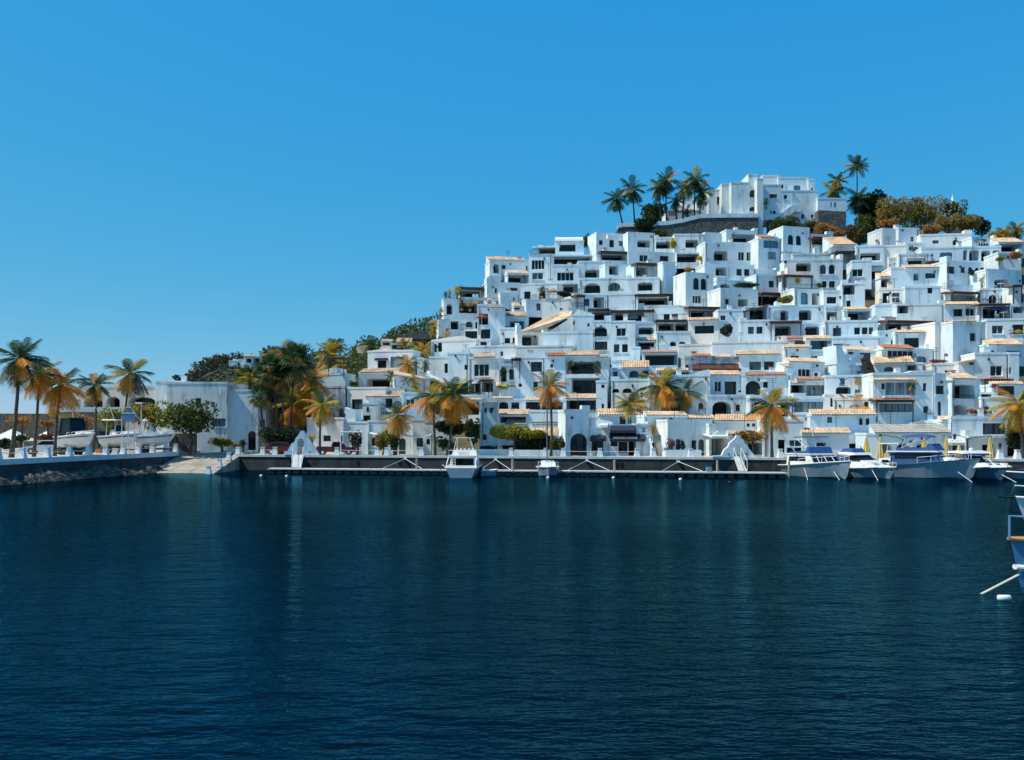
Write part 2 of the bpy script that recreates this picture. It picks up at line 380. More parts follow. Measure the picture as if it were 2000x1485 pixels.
# slipway: slabs with joints, falling into the water, and its side beam
q = thing('slipway', None, None, (-36, 100, 0)); q['kind'] = 'structure'
SL = [(-40.3, 96.0), (-33.0, 94.2), (-33.0, 108.5), (-39.7, 107.6)]
def slip(u, v):
    a = Vector(SL[0]).lerp(Vector(SL[1]), u); b = Vector(SL[3]).lerp(Vector(SL[2]), u); p = a.lerp(b, v); return (p.x, p.y, -.35 + 2.35 * v)
for iu in range(3):
    for iv in range(4):
        u0, u1, v0, v1 = iu / 3 + .004, (iu + 1) / 3 - .004, iv / 4 + .003, (iv + 1) / 4 - .003
        a, b, c, e = slip(u0, v0), slip(u1, v0), slip(u1, v1), slip(u0, v1)
        mb = MB(); top = [a, b, c, e]; bot = [(x, y, z - .8) for x, y, z in top]
        mb.add(top + bot, [(0, 1, 2, 3), (4, 5, 1, 0), (5, 6, 2, 1), (6, 7, 3, 2), (7, 4, 0, 3)]); part('concrete_slab', mb, 'slip_concrete', q)
mb = MB(); mb.slab([(-33.0, 94.2), (-32.05, 94.6), (-32.05, 108.6), (-33, 108.5)], -1.5, -.2)
vs = [(-32.95, 94.0, -.2), (-32.1, 94.2, -.2), (-32.1, 106.0, 1.95), (-32.95, 106.0, 1.95), (-32.95, 108.5, 1.95), (-32.1, 108.5, 1.95)]
vb = [(x, y, -1.2) for x, y, z in vs]
mb.add(vs + vb, [(0, 1, 2, 3), (3, 2, 5, 4), (1, 0, 6, 7), (0, 3, 4, 10, 9, 6), (2, 1, 7, 8, 11, 5)]); part('side_beam', mb, 'slip_concrete', q)

# ------------------------------------------------------------------ house builder
def outline(x0, x1, z0, z1, kind):
    """opening outline from the left foot over the head to the right foot"""
    w, h = x1 - x0, z1 - z0
    pts = [(x0, z0)]
    if kind == 'arch':
        rise = min(w / 2, h * .45); n = 8
        pts += [((x0 + x1) / 2 - w / 2 * math.cos(math.pi * i / n), z1 - rise + rise * math.sin(math.pi * i / n)) for i in range(n + 1)]
    elif kind == 'round':
        r = min(.38, w * .3, h * .4); n = 4
        pts += [(x0 + r - r * math.cos(math.pi / 2 * i / n), z1 - r + r * math.sin(math.pi / 2 * i / n)) for i in range(n + 1)]
        pts += [(x1 - r + r * math.sin(math.pi / 2 * i / n), z1 - r + r * math.cos(math.pi / 2 * i / n)) for i in range(n + 1)]
    else: pts += [(x0, z1), (x1, z1)]
    pts.append((x1, z0)); return pts
def facade(mb, x0, x1, z0, z1, y, ops):
    xs = sorted({x0, x1, *[o[0] for o in ops], *[o[1] for o in ops]}); zs = sorted({z0, z1, *[o[2] for o in ops], *[o[3] for o in ops]})
    for i in range(len(xs) - 1):
        for j in range(len(zs) - 1):
            cx, cz = (xs[i] + xs[i + 1]) / 2, (zs[j] + zs[j + 1]) / 2
            if any(o[0] < cx < o[1] and o[2] < cz < o[3] for o in ops): continue
            mb.quad((xs[i], y, zs[j]), (xs[i + 1], y, zs[j]), (xs[i + 1], y, zs[j + 1]), (xs[i], y, zs[j + 1]))
    for (a, b, c, d, kind, dep, back) in ops:
        pts = outline(a, b, c, d, kind)
        if kind != 'rect':
            m = len(pts) // 2
            for (cor, seg) in (((a, d), pts[1:m + 1]), ((b, d), pts[m:-1])):
                for k in range(len(seg) - 1):
                    mb.add([(cor[0], y, cor[1]), (seg[k][0], y, seg[k][1]), (seg[k + 1][0], y, seg[k + 1][1])], [(0, 1, 2)])
        n = len(pts)
        for k in range(n):
            p, q_ = pts[k], pts[(k + 1) % n]
            mb.quad((p[0], y, p[1]), (p[0], y + dep, p[1]), (q_[0], y + dep, q_[1]), (q_[0], y, q_[1]))
        if back: mb.add([(p[0], y + dep, p[1]) for p in pts], [tuple(range(n))])
def window(parent, x0, x1, z0, z1, y, kind, panes, name='window', gl='glass', fr='frame_dark'):
    pts = outline(x0, x1, z0, z1, kind); t = .055
    mb = MB(); n = len(pts); cx, cz = (x0 + x1) / 2, (z0 + z1) / 2
    sx, sz = max(.1, 1 - 2 * t / (x1 - x0)), max(.1, 1 - 2 * t / (z1 - z0))
    inn = [(cx + (p[0] - cx) * sx, cz + (p[1] - cz) * sz) for p in pts]
    for k in range(n):
        p, q_, i1, i0 = pts[k], pts[(k + 1) % n], inn[(k + 1) % n], inn[k]
        mb.quad((p[0], y, p[1]), (q_[0], y, q_[1]), (i1[0], y, i1[1]), (i0[0], y, i0[1]))
        mb.quad((i0[0], y, i0[1]), (i1[0], y, i1[1]), (i1[0], y + .06, i1[1]), (i0[0], y + .06, i0[1]))
    for k in range(1, panes):
        xm = x0 + (x1 - x0) * k / panes; mb.box(xm - .03, xm + .03, y - .006, y + .05, z0 + .02, z1 - .05 - (0 if kind == 'rect' else (z1 - z0) * .1))
    w = part(name, mb, fr, parent)
    mb = MB(); mb.add([(p[0], y + .045, p[1]) for p in pts], [tuple(range(n))]); part('pane', mb, gl, w)
    return w
def tile_mesh(x0, x1, ye, ze, yr, zr, mbm):
    L = max(.1, math.hypot(yr - ye, zr - ze)); ny, nz = -(zr - ze) / L, (yr - ye) / L
    ncol = max(2, int(round((x1 - x0) / .30))); w = (x1 - x0) / ncol
    prof = []
    for i in range(ncol):
        for (u, h) in ((0, 0), (.22, .065), (.5, .095), (.78, .065)): prof.append((x0 + (i + u) * w, h))
    prof.append((x1, 0))
    steps = max(1, int(L / .45)); rows = []
    for s in range(steps):
        for (u, dz) in ((s / steps, .035), ((s + 1) / steps, .0)): rows.append((u, dz))
    vs = [(x, ye + (yr - ye) * u + ny * (h + dz), ze + (zr - ze) * u + nz * (h + dz)) for (u, dz) in rows for (x, h) in prof]
    n = len(prof)
    fs = [(j * n + i, j * n + i + 1, (j + 1) * n + i + 1, (j + 1) * n + i) for j in range(len(rows) - 1) for i in range(n - 1)]
    mbm.add(vs, fs)
NH = [0]
def house(c, label, boxes, ops=(), mat='plaster', name='house', cat='house', depth=4.2, cap=True, yref=None, turn=True):
    rng = random.Random(len(label) * 31 + NH[0]); NH[0] += 1
    B = []
    for bx in boxes:
        cc = c
        if isinstance(bx[0], str): cc, bx = bx[0], bx[1:]
        x0, y0 = px(cc, bx[0], bx[1]); x1, y1 = px(cc, bx[2], bx[3]); dy = bx[4] if len(bx) > 4 else 0
        Y = (yref if yref else hill_y((x0 + x1) / 2, y1)) + dy + rng.uniform(-.12, .12)
        B.append(dict(r=(x0, y0, x1, y1), Y=Y, ops=[], mat=bx[5] if len(bx) > 5 else mat, d=bx[6] if len(bx) > 6 else depth))
    b0 = max(B, key=lambda b: (b['r'][2] - b['r'][0]) * (b['r'][3] - b['r'][1]))
    org = Vector((wx((b0['r'][0] + b0['r'][2]) / 2, b0['Y']), b0['Y'], max(QZ, min(wz(b0['r'][3], b0['Y']), ground_z(wx(b0['r'][0], b0['Y']), b0['Y'])))))
    H = thing(name, label, cat, org)
    H['front_y'] = b0['Y']
    def pick(cx, cy, below=False):
        best, bd = None, 1e9
        for b in B:
            x0, y0, x1, y1 = b['r']
            dx = max(x0 - cx, 0, cx - x1); dyy = max(y0 - cy, 0, cy - y1)
            d = dx * 2 + dyy + ((x1 - x0) * (y1 - y0)) * 1e-5
            if d < bd: best, bd = b, d
        return best
    late = []
    for op in ops:
        k = op[0]; cc = c
        if ':' in k: cc, k = k.split(':')
        if k in 'walod AxgnhS'.replace(' ', '') and k != 'S':
            x0, y0 = px(cc, op[1], op[2]); x1, y1 = px(cc, op[3], op[4]); b = pick((x0 + x1) / 2, (y0 + y1) / 2); Y = b['Y']
            X0, X1 = sorted((wx(x0, Y), wx(x1, Y))); Z0, Z1 = sorted((wz(y1, Y), wz(y0, Y)))
            bx0, bx1, bz1, bz0 = wx(b['r'][0], Y), wx(b['r'][2], Y), wz(b['r'][1], Y), wz(b['r'][3], Y)
            X0, X1 = max(X0, bx0 + .08), min(X1, bx1 - .08); Z1 = min(Z1, bz1 - .08)
            if X1 - X0 < .15 or Z1 - Z0 < .15: continue
            b['ops'].append((k, X0, X1, Z0, Z1, op[5] if len(op) > 5 else 1))
        else: late.append((cc, k, op[1:]))
    for b in B:
        Y = b['Y']; x0, y0, x1, y1 = b['r']; X0, X1, Z1 = wx(x0, Y), wx(x1, Y), wz(y0, Y); Zb = wz(y1, Y)
        Z0 = min(Zb, ground_z((X0 + X1) / 2, Y)) - .9
        if Zb < QZ + 1.0: Z0 = QZ - .3
        dep = b['d']; b['X'] = (X0, X1, Z0, Z1)
        cuts = []
        for (k, a, c2, e, f, n) in b['ops']:
            kind = 'arch' if k in 'aA' else 'round' if k in 'lg' else 'rect'
            d = {'w': .16, 'a': .2, 'd': .2, 'l': 2.2, 'A': 2.2, 'o': 2.8, 'x': .5, 'g': .25, 'n': .12, 'h': .3}[k]
            e = max(e, Z0 + .05)
            cuts.append((a, c2, e, f, kind, min(d, dep - .3), k in 'loAxh'))
        mb = MB(); facade(mb, X0, X1, Z0, Z1, Y, cuts)
        yb = Y + dep
        mb.quad((X0, yb, Z0), (X0, Y, Z0), (X0, Y, Z1), (X0, yb, Z1)); mb.quad((X1, Y, Z0), (X1, yb, Z0), (X1, yb, Z1), (X1, Y, Z1))
        mb.quad((X1, yb, Z0), (X0, yb, Z0), (X0, yb, Z1), (X1, yb, Z1)); mb.quad((X0, Y, Z1), (X1, Y, Z1), (X1, yb, Z1), (X0, yb, Z1))
        w = part('wall', mb, b['mat'], H)
        if cap and b['mat'].startswith('plaster'):
            h = .2; mb = MB(); mb.box(X0 - .05, X1 + .05, Y - .05, Y + .3, Z1 - h, Z1 + .05); mb.box(X0 - .05, X0 + .3, Y + .303, yb + .04, Z1 - h, Z1 + .05); mb.box(X1 - .3, X1 + .05, Y + .303, yb + .04, Z1 - h, Z1 + .05)
            part('coping', mb, b['mat'], w)
            if rng.random() < .45 and X1 - X0 > 2.5 and not any(l[1] in 'TVG' for l in late):
                hh = rng.uniform(.3, .75); ww = rng.uniform(.5, 1.3); sx = X0 - .04 if rng.random() < .5 else X1 + .04 - ww
                mb = MB(); mb.box(sx, sx + ww, Y - .045, Y + rng.uniform(.5, 1.6), Z1 + .053, Z1 + hh); part('parapet_step', mb, b['mat'], w)
        for (cut, (k, a, c2, e, f, n)) in zip(cuts, b['ops']):
            e = max(e, Z0 + .05); kind = cut[4]; d = cut[5]
            if k in 'wan' and c2 - a > .5 and rng.random() < .7:
                mb = MB(); mb.box(a - .1, c2 + .1, Y - .11, Y - .004, e - .13, e - .02); part('sill', mb, b['mat'], w)
            if k in 'wan': window(H, a, c2, e, f, Y + d, kind, n, gl='glass' if k != 'n' else 'glass_curtain', fr=rng.choice(('frame_dark', 'frame_dark', 'metal_white', 'dark_wood')))
            elif k == 'g': window(H, a, c2, e, f, Y + d, kind, n, gl='panel_blue')
            elif k == 'd':
                window(H, a, c2, e, f, Y + d, kind, n, 'door', 'glass_dark', 'dark_wood')
            elif k in 'loA':
                wd, ht = c2 - a, f - e
                window(H, a + wd * .05, c2 - wd * rng.choice((.05, .06, .22)), e + .02, e + ht * .92, Y + d - .06, 'rect', max(2, int(round(wd / 1.1))), 'shade_glass_door', 'glass_dark')  # dark glazed door, oversized so the recess reads as deep shade
    X0, X1, Z0, Z1 = b0['X']; Yb0 = b0['Y']
    if cap and turn:
        if rng.random() < .55:                  # rain pipe down the front
            xp = rng.choice((X0 + .25, X1 - .25)); mb = MB(); mb.tube([(xp, Yb0 - .06, max(Z0, Z1 - 4.5)), (xp, Yb0 - .06, Z1 - .25)], .045, 5); part('rain_pipe', mb, rng.choice(('dish_grey', 'trim_grey', 'metal_dark')), H)
        if rng.random() < .5:                   # aerial
            xp = X0 + (X1 - X0) * rng.uniform(.15, .85); yp = Yb0 + rng.uniform(.8, 2.5); hh = rng.uniform(1.2, 2.6)
            mb = MB(); mb.tube([(xp, yp, Z1 - .05), (xp, yp, Z1 + hh)], .03, 5)
            for q2 in (.75, .88, .98): mb.box(xp - .45 * q2, xp + .45 * q2, yp - .015, yp + .015, Z1 + hh * q2, Z1 + hh * q2 + .03)
            part('aerial', mb, 'metal_dark', H)
        if rng.random() < .3 and X1 - X0 > 3:   # chimney with a tiled cap
            xp = X0 + (X1 - X0) * rng.uniform(.2, .8); yp = Yb0 + rng.uniform(1.2, 2.6); hh = rng.uniform(.6, 1.1)
            mb = MB(); mb.box(xp - .3, xp + .3, yp - .3, yp + .3, Z1 + .003, Z1 + hh); ch_ = part('chimney', mb, b0['mat'], H)
            mb = MB(); mb.box(xp - .38, xp + .38, yp - .38, yp + .38, Z1 + hh + .002, Z1 + hh + .1); part('chimney_cap', mb, 'tile_red', ch_)
        if rng.random() < .6:                   # wall lamp and cable run
            xp = X0 + (X1 - X0) * rng.uniform(.1, .9); zp = Z1 - rng.uniform(.6, 1.2); mb = MB(); mb.box(xp - .1, xp + .1, Yb0 - .2, Yb0 - .004, zp, zp + .28); part('wall_lamp', mb, 'metal_dark', H)
    for (cc, k, a) in late:
        if k == 'S':
            x, y = px(cc, a[1], a[2]); b = pick(x, y); yy = b['Y'] - (a[5] if len(a) > 5 else .03)
            lettering(a[0], H, at(x, y, yy), a[3], a[4]); continue
        if k in 'GQ':
            if k == 'G':
                mat_, dy, dp, pts = a; P = [px(cc, *p) for p in pts]; cxm = sum(p[0] for p in P) / len(P); ym = max(p[1] for p in P)
                Y = pick(cxm, sum(p[1] for p in P) / len(P))['Y'] + dy
                mb = MB(); mb.prism([(wx(p[0], Y), wz(p[1], Y)) for p in P], Y, Y + dp); part('gable_wall' if mat_.startswith('pl') else 'roof', mb, mat_, H)
            else:
                mat_, pts = a; P = [(*px(cc, p[0], p[1]), p[2]) for p in pts]; Yb = pick(sum(p[0] for p in P) / 4, sum(p[1] for p in P) / 4)['Y']
                top = [at(p[0], p[1], Yb + p[2]) for p in P]; bot = [v - Vector((0, 0, .18)) for v in top]
                mb = MB(); n = len(top); mb.add(top + bot, [tuple(range(n)), tuple(range(2 * n - 1, n - 1, -1))] + [(i, i + n, (i + 1) % n + n, (i + 1) % n) for i in range(n)])
                part('roof', mb, mat_, H)
            continue
        x0, y0 = px(cc, a[0], a[1]); x1, y1 = px(cc, a[2], a[3]); b = pick((x0 + x1) / 2, y1 + 2); Y = b['Y']; opt = a[4] if len(a) > 4 else None
        if k == 'T':
            Ye = Y - .4; Ze = wz(y1, Ye); t0 = (HZ - y0) / F_PX; tp = max(.42, t0 + .14)
            dd = max(.5, min(6.0, (t0 * Ye - Ze + CAM_H) / (tp - t0)))
            X0, X1 = wx(x0, Ye), wx(x1, Ye); zr = Ze + dd * tp
            mb = MB(); tile_mesh(X0, X1, Ye, Ze, Ye + dd, zr, mb); r = part('roof', mb, opt or 'tile', H)
            mb = MB(); e0 = .05
            vs = [(X0 + e0, Ye + .03, Ze - .02), (X1 - e0, Ye + .03, Ze - .02), (X1 - e0, Ye + dd, zr - .02), (X0 + e0, Ye + dd, zr - .02)]
            lo = [(x, y, Ze - .16) for x, y, z in vs]
            mb.add(vs + lo, [(0, 1, 2, 3), (7, 6, 5, 4), (0, 4, 5, 1), (1, 5, 6, 2), (2, 6, 7, 3), (3, 7, 4, 0)]); part('eave', mb, b['mat'] if b['mat'].startswith('pl') else 'plaster', r)
        elif k in 'EWN':                       # slab canopy standing out from the wall
            pr = 1.7; Yf = Y - pr; X0, X1 = wx(x0, Yf), wx(x1, Yf); zt, zb = wz(y0, Yf), wz(y1, Yf)
            if zt - zb < .12: zb = zt - .12
            mt = {'E': 'eave', 'W': 'plaster', 'N': 'awning_navy'}[k]
            mb = MB(); th = min(.3, zt - zb); rise = .25
            vs = [(X0, Yf, zb), (X1, Yf, zb), (X1, Y + 1, zb + rise), (X0, Y + 1, zb + rise)]; up = [(x, y, z + th) for x, y, z in vs]
            mb.add(vs + up, [(3, 2, 1, 0), (4, 5, 6, 7), (0, 1, 5, 4), (1, 2, 6, 5), (2, 3, 7, 6), (3, 0, 4, 7)])
            cp = part('canopy', mb, mt, H)
            if k == 'E':
                mb = MB()
                tile_mesh(X0 - .03, X1 + .03, Yf - .05, zb + th, Y + 1, zb + th + rise + .05, mb); part('tiles', mb, 'tile_red', cp)
                for xx in (X0 + .15, X1 - .15):
                    mb = MB(); mb.box(xx - .06, xx + .06, Yf + .1, Yf + .22, zb - 2.3, zb + .03); part('post', mb, 'dark_wood', H)
        elif k == 'B':                         # sloped cloth awning, opt = material
            Yf = Y - 1.1; mb = MB(); zt, zb = wz(y0, Y), wz(y1, Yf)
            a0, a1, c0, c1 = wx(x0, Y), wx(x1, Y), wx(x0, Yf), wx(x1, Yf)
            vs = [(c0, Yf, zb), (c1, Yf, zb), (c1, Yf, zb + .3), (a1, Y - .02, zt), (a0, Y - .02, zt), (c0, Yf, zb + .3), (a1, Y - .02, zb), (a0, Y - .02, zb)]
            mb.add(vs, [(0, 1, 2, 5), (5, 2, 3, 4), (1, 6, 3, 2), (7, 0, 5, 4)]); part('awning', mb, opt or 'awning_navy', H)
        elif k == 'P':
            pr = .8; Yf = Y - pr; mb = MB(); mb.box(wx(x0, Yf), wx(x1, Yf), Yf, Y - .02 if opt is None else Y + opt, wz(y1, Yf), wz(y0, Yf)); part('balcony', mb, b['mat'], H)
        elif k == 'K':
            mb = MB(); mb.box(wx(x0, Y), wx(x1, Y), Y - .06, Y + .9, wz(y1, Y), wz(y0, Y)); part('pillar', mb, b['mat'], H)
        elif k == 'r':
            yy = Y - .12; X0, X1, Z0, Z1 = wx(x0, yy), wx(x1, yy), wz(y1, yy), wz(y0, yy)
            mb = MB(); mb.box(X0, X1, yy, yy + .05, Z1 - .06, Z1); mb.box(X0, X1, yy, yy + .05, Z0, Z0 + .05)
            nb = max(2, int((X1 - X0) / .28))
            for i in range(nb + 1):
                xx = X0 + (X1 - X0) * i / nb; mb.box(xx - .015, xx + .015, yy + .01, yy + .04, Z0 + .05, Z1 - .06)
            part('railing', mb, 'metal_dark', H)
        elif k == 'V':
            n = 8; X0, X1 = wx(x0, Y), wx(x1, Y); zt, zb = wz(y0, Y), wz(y1, Y)
            prof = [(Y - .3 + (b['d'] + .3) * (1 - math.cos(math.pi * i / n)) / 2, zb + (zt - zb) * math.sin(math.pi * i / n)) for i in range(n + 1)]
            mb = MB(); vs = [(X0, *p) for p in prof] + [(X1, *p) for p in prof]
            mb.add(vs, [(i, n + 1 + i, n + 2 + i, i + 1) for i in range(n)] + [tuple(range(n + 1)), tuple(range(2 * n + 1, n, -1))]); part('vault_roof', mb, opt or 'trim_grey', H)
    wid = b0['X'][1] - b0['X'][0]
    th = rng.uniform(-16, -8) if b0['mat'] == 'plaster_cream_lit' else rng.uniform(-12, 0) if rng.random() < (.42 if b0['r'][3] < 610 else .75) else rng.uniform(9, 17)
    if turn: H.rotation_euler = (0, 0, R(th) * min(1, 6.5 / wid))
    return H

# ------------------------------------------------------------------ the hillside houses, ridge first
house('L', 'white ridge house with curved grey vault roof and four-pane upper window', [(115, 176, 432, 335), (30, 335, 600, 470), (95, 440, 400, 700)],
      [('w', 158, 218, 340, 295, 4), ('o', 75, 338, 585, 445), ('w', 160, 525, 345, 620, 4), ('o', 160, 655, 395, 755), ('V', 115, 112, 425, 178), ('K', 95, 398, 112, 450)], depth=5)
house('K', 'white two-storey house with slanted white roof slab beside the grey vault roof', [(1215, 320, 1475, 650), (1222, 240, 1486, 322, .3)],
      [('o', 1232, 255, 1478, 320), ('w', 1245, 388, 1390, 492, 4), ('w', 1250, 528, 1375, 605, 2), ('W', 1165, 190, 1480, 250), ('r', 1225, 275, 1480, 322)])
house('K', 'white corner house with open arch and thin tiled edge, highest on the left slope', [(885, 385, 1220, 560), (758, 405, 888, 600, -.8)],
      [('A', 800, 440, 862, 545), ('w', 910, 450, 955, 495), ('w', 1185, 445, 1208, 520), ('T', 755, 362, 1190, 398, 'tile')])
house('K', 'grey shaded pavilion with tiled roof and three small wall lamps', [(975, 530, 1216, 660, 0, 'plaster')], [('o', 985, 552, 1208, 655), ('T', 965, 510, 1222, 542)])
house('K', 'long plain white house with one dark slot window below the grey pavilion', [(745, 640, 1120, 870), (880, 570, 985, 660, .5)], [('w', 1012, 695, 1095, 728), ('w', 835, 705, 858, 765)])
house('K', 'white house with one tall dark door behind the thatched parasol terrace', [(1115, 650, 1560, 850)], [('w', 1160, 735, 1232, 842), ('w', 1330, 740, 1400, 830), ('r', 1225, 775, 1320, 835)])
house('K', 'white terraced house with yellow potted palms on its balconies, the left edge of the slope',
      [(265, 815, 650, 1010), (520, 715, 745, 830, .5), (150, 1060, 660, 1185, 0)],
      [('o', 525, 725, 740, 800), ('A', 297, 880, 362, 1000), ('o', 440, 865, 642, 978), ('o', 285, 1068, 372, 1165), ('a', 455, 1070, 525, 1140), ('o', 560, 1070, 612, 1150),
       ('E', 455, 690, 745, 715), ('P', 495, 800, 745, 830), ('r', 265, 770, 385, 818), ('r', 440, 905, 640, 980), ('r', 150, 1010, 265, 1062), ('r', 385, 1105, 530, 1165)])
house('K', 'white house with red parasol terrace and tall four-pane window', [(640, 885, 945, 1320), (495, 1165, 672, 1275, -.3), (640, 1270, 795, 1400, -.6)],
      [('o', 655, 985, 762, 1110), ('w', 680, 1160, 785, 1270, 4), ('w', 500, 1180, 665, 1265, 5), ('w', 682, 1300, 755, 1340), ('T', 780, 885, 930, 922)])
house('K', 'small white cube house with one tiny window beside a tiled lean-to', [(895, 755, 1120, 935), (770, 835, 900, 905, .3)], [('w', 1040, 805, 1058, 838), ('o', 785, 852, 890, 900), ('T', 768, 802, 892, 845)])
house('K', 'white block with one dark upright window above the sloping tiled roof', [(1180, 830, 1445, 965), (1060, 910, 1190, 965, .5)], [('w', 1300, 875, 1348, 952), ('T', 1055, 875, 1145, 912), ('o', 1065, 915, 1130, 950)])
house('L', 'white rounded terrace house carrying the thatched parasol', [(-10, 822, 362, 985)], [('w', 190, 925, 220, 948), ('r', 30, 770, 195, 824)], 'plaster_cream_lit')
house('K', 'white house with dark balcony door under a thin tile strip, above the arched porch', [(940, 1015, 1200, 1185)], [('o', 1000, 1068, 1165, 1165), ('T', 950, 970, 1195, 1015), ('r', 915, 1130, 1075, 1178)])
house('L', 'big white gable house with long sloping orange tile roof', [(0, 1190, 555, 1420, 0), (300, 1000, 540, 1200, .4)],
      [('w', 303, 1072, 325, 1115), ('w', 465, 1095, 487, 1135), ('G', 'plaster', .5, 4, [(40, 1185), (350, 985), (535, 1050), (540, 1200), (40, 1200)]),
       ('G', 'plaster', .42, 1.0, [(300, 1010), (350, 938), (400, 950), (535, 1000), (538, 1060), (300, 1060)]),
       ('K:Q', 'tile', [(1115, 1178, .3), (1345, 1166, .42), (1690, 1000, .42), (1680, 952, 3.0), (1560, 968, 3.0), (1380, 1035, 1.8)])])
house('K', 'white house with deep arched porch and palm under the sloping orange roof', [(1085, 1195, 1430, 1365)], [('l', 1135, 1225, 1325, 1350), ('K', 1075, 1120, 1125, 1200)])
house('K', 'white low house with pair of square windows left of the arched porch', [(890, 1145, 1100, 1350)], [('w', 940, 1255, 1010, 1320), ('w', 1030, 1252, 1075, 1320), ('r', 905, 1315, 1100, 1352)])
house('K', 'low white house with curved parapet and two upright blue windows', [(115, 1285, 640, 1420)],
      [('w', 145, 1320, 180, 1412), ('w', 192, 1310, 240, 1408), ('G', 'plaster_cream_lit', -.07, 4, [(112, 1288), (115, 1275), (300, 1250), (480, 1235), (560, 1262), (640, 1290)])], 'plaster_cream_lit')
house('K', 'long pale retaining terrace wall below the arched porch', [(520, 1345, 1140, 1482), (1100, 1355, 1720, 1482)], [('w', 900, 1410, 930, 1460)], 'plaster_cream_lit', 'terrace_wall', 'wall')

house('L', 'white flat-roofed house with three small windows on the ridge left of the stone wall', [(585, 92, 942, 330)], [('w', 618, 175, 662, 228), ('w', 742, 165, 797, 248), ('w', 855, 168, 938, 228, 2), ('P', 705, 108, 818, 150)])
house('L', 'white ridge house with one wide rounded loggia below the stone wall', [(942, 85, 1256, 330)], [('l', 1053, 165, 1200, 248)])
house('L', 'low white ridge terrace with orange flowering plant on its parapet', [(1256, 135, 1540, 310)], [('o', 1265, 180, 1420, 262)])
house('L', 'white house with two square dark windows below the ridge terrace', [(942, 300, 1510, 450)], [('w', 1073, 335, 1170, 410, 2), ('w', 1310, 338, 1410, 410, 2)])
house('L', 'white house with roofed terrace on a projecting balcony high on the slope', [(590, 318, 1045, 470)],
      [('o', 640, 322, 1005, 400), ('E', 620, 298, 1022, 316), ('P', 592, 395, 1045, 440), ('K', 596, 345, 655, 398), ('K', 1005, 350, 1042, 398)])
house('L', 'white house with shaded rounded doorway beside the projecting balcony', [(393, 400, 690, 605)], [('l', 470, 497, 635, 585)])
house('L', 'white tower-like house with a tall square opening under the projecting balcony', [(685, 440, 1008, 620)], [('o', 733, 450, 845, 558)])
house('L', 'white house with one wide arched loggia and one dark arched window', [(410, 590, 952, 775)], [('A', 460, 640, 643, 757), ('a', 730, 645, 862, 738), ('K', 393, 575, 412, 700)])
house('L', 'white cube house with one dark rounded loggia in front of a shaded lane', [(940, 585, 1300, 790), (940, 524, 1132, 600, .2)], [('l', 1058, 640, 1222, 732)])
house('L', 'deeply shaded house with brown eaves between two white cubes', [(1005, 440, 1460, 700, 1.5, 'plaster')],
      [('o', 1030, 465, 1170, 575), ('o', 1320, 500, 1450, 615), ('o', 1300, 655, 1450, 760), ('E', 1010, 430, 1450, 452)])
house('L', 'white house with small two-pane window and shaded square loggia mid-slope', [(335, 775, 712, 945)], [('w', 457, 825, 520, 905, 2), ('o', 570, 795, 700, 920), ('E', 330, 790, 435, 806), ('r', 345, 870, 455, 912)])
house('L', 'tall blank blue-white wall house in the middle of the slope', [(705, 765, 1060, 985)])
house('L', 'white house with dark tiled porch roof beside the shaded lane', [(1050, 800, 1400, 905)], [('o', 1062, 806, 1390, 890), ('E', 1035, 768, 1392, 795), ('K', 1395, 850, 1440, 915), ('K', 1060, 870, 1135, 905)])
house('L', 'white round-ended house with two narrow dark windows mid-slope', [(1135, 905, 1620, 1085)], [('w', 1350, 968, 1415, 1055), ('w', 1440, 965, 1505, 1055, 2), ('G', 'plaster', -.05, 3, [(1135, 925), (1180, 905), (1300, 893), (1500, 893), (1590, 920), (1618, 970), (1618, 990), (1135, 990)])])
house('L', 'white house with dark eaves over a double glazed terrace', [(510, 950, 760, 1075), (755, 960, 1140, 1080)],
      [('o', 545, 968, 748, 1070), ('o', 805, 978, 1128, 1068), ('E', 510, 932, 752, 955), ('E', 770, 950, 1250, 975), ('K', 1130, 1035, 1250, 1080), ('K', 752, 1005, 805, 1075)])
house('L', 'narrow white house with arched loggia above a five-pane window', [(556, 1065, 762, 1405)], [('A', 560, 1130, 718, 1235), ('w', 565, 1298, 720, 1392, 5), ('r', 560, 1205, 718, 1238)])
house('L', 'white block with one square window over two upright windows', [(758, 1068, 1030, 1482)], [('w', 822, 1147, 928, 1238, 2), ('w', 793, 1328, 855, 1418, 2), ('w', 885, 1328, 948, 1418, 2)])
house('L', 'white house with shaded rounded loggia right of the square window block', [(1025, 1080, 1262, 1240)], [('l', 1070, 1138, 1240, 1220)])
house('L', 'white house with dark pergola terrace on white posts mid-slope', [(1262, 1085, 1640, 1225)], [('o', 1275, 1088, 1465, 1180), ('o', 1478, 1088, 1630, 1215), ('E', 1265, 1062, 1632, 1080), ('K', 1255, 1105, 1290, 1230)])
house('L', 'white terrace house with orange tile canopy and garden chairs', [(1040, 1285, 1375, 1400), (1030, 1355, 1115, 1480, -.4)], [('o', 1062, 1290, 1360, 1385), ('T', 1045, 1252, 1362, 1288)])
house('L', 'white house with two half-hidden small arches behind the long blank parapet', [(1270, 1185, 1650, 1400)], [('A', 1420, 1295, 1490, 1350), ('A', 1520, 1297, 1592, 1340)])
house('E', 'white house with shaded glazed porch under a thin brown tile strip', [(595, 150, 940, 290)], [('o', 610, 158, 935, 275), ('T', 588, 132, 938, 152, 'tile_red')])

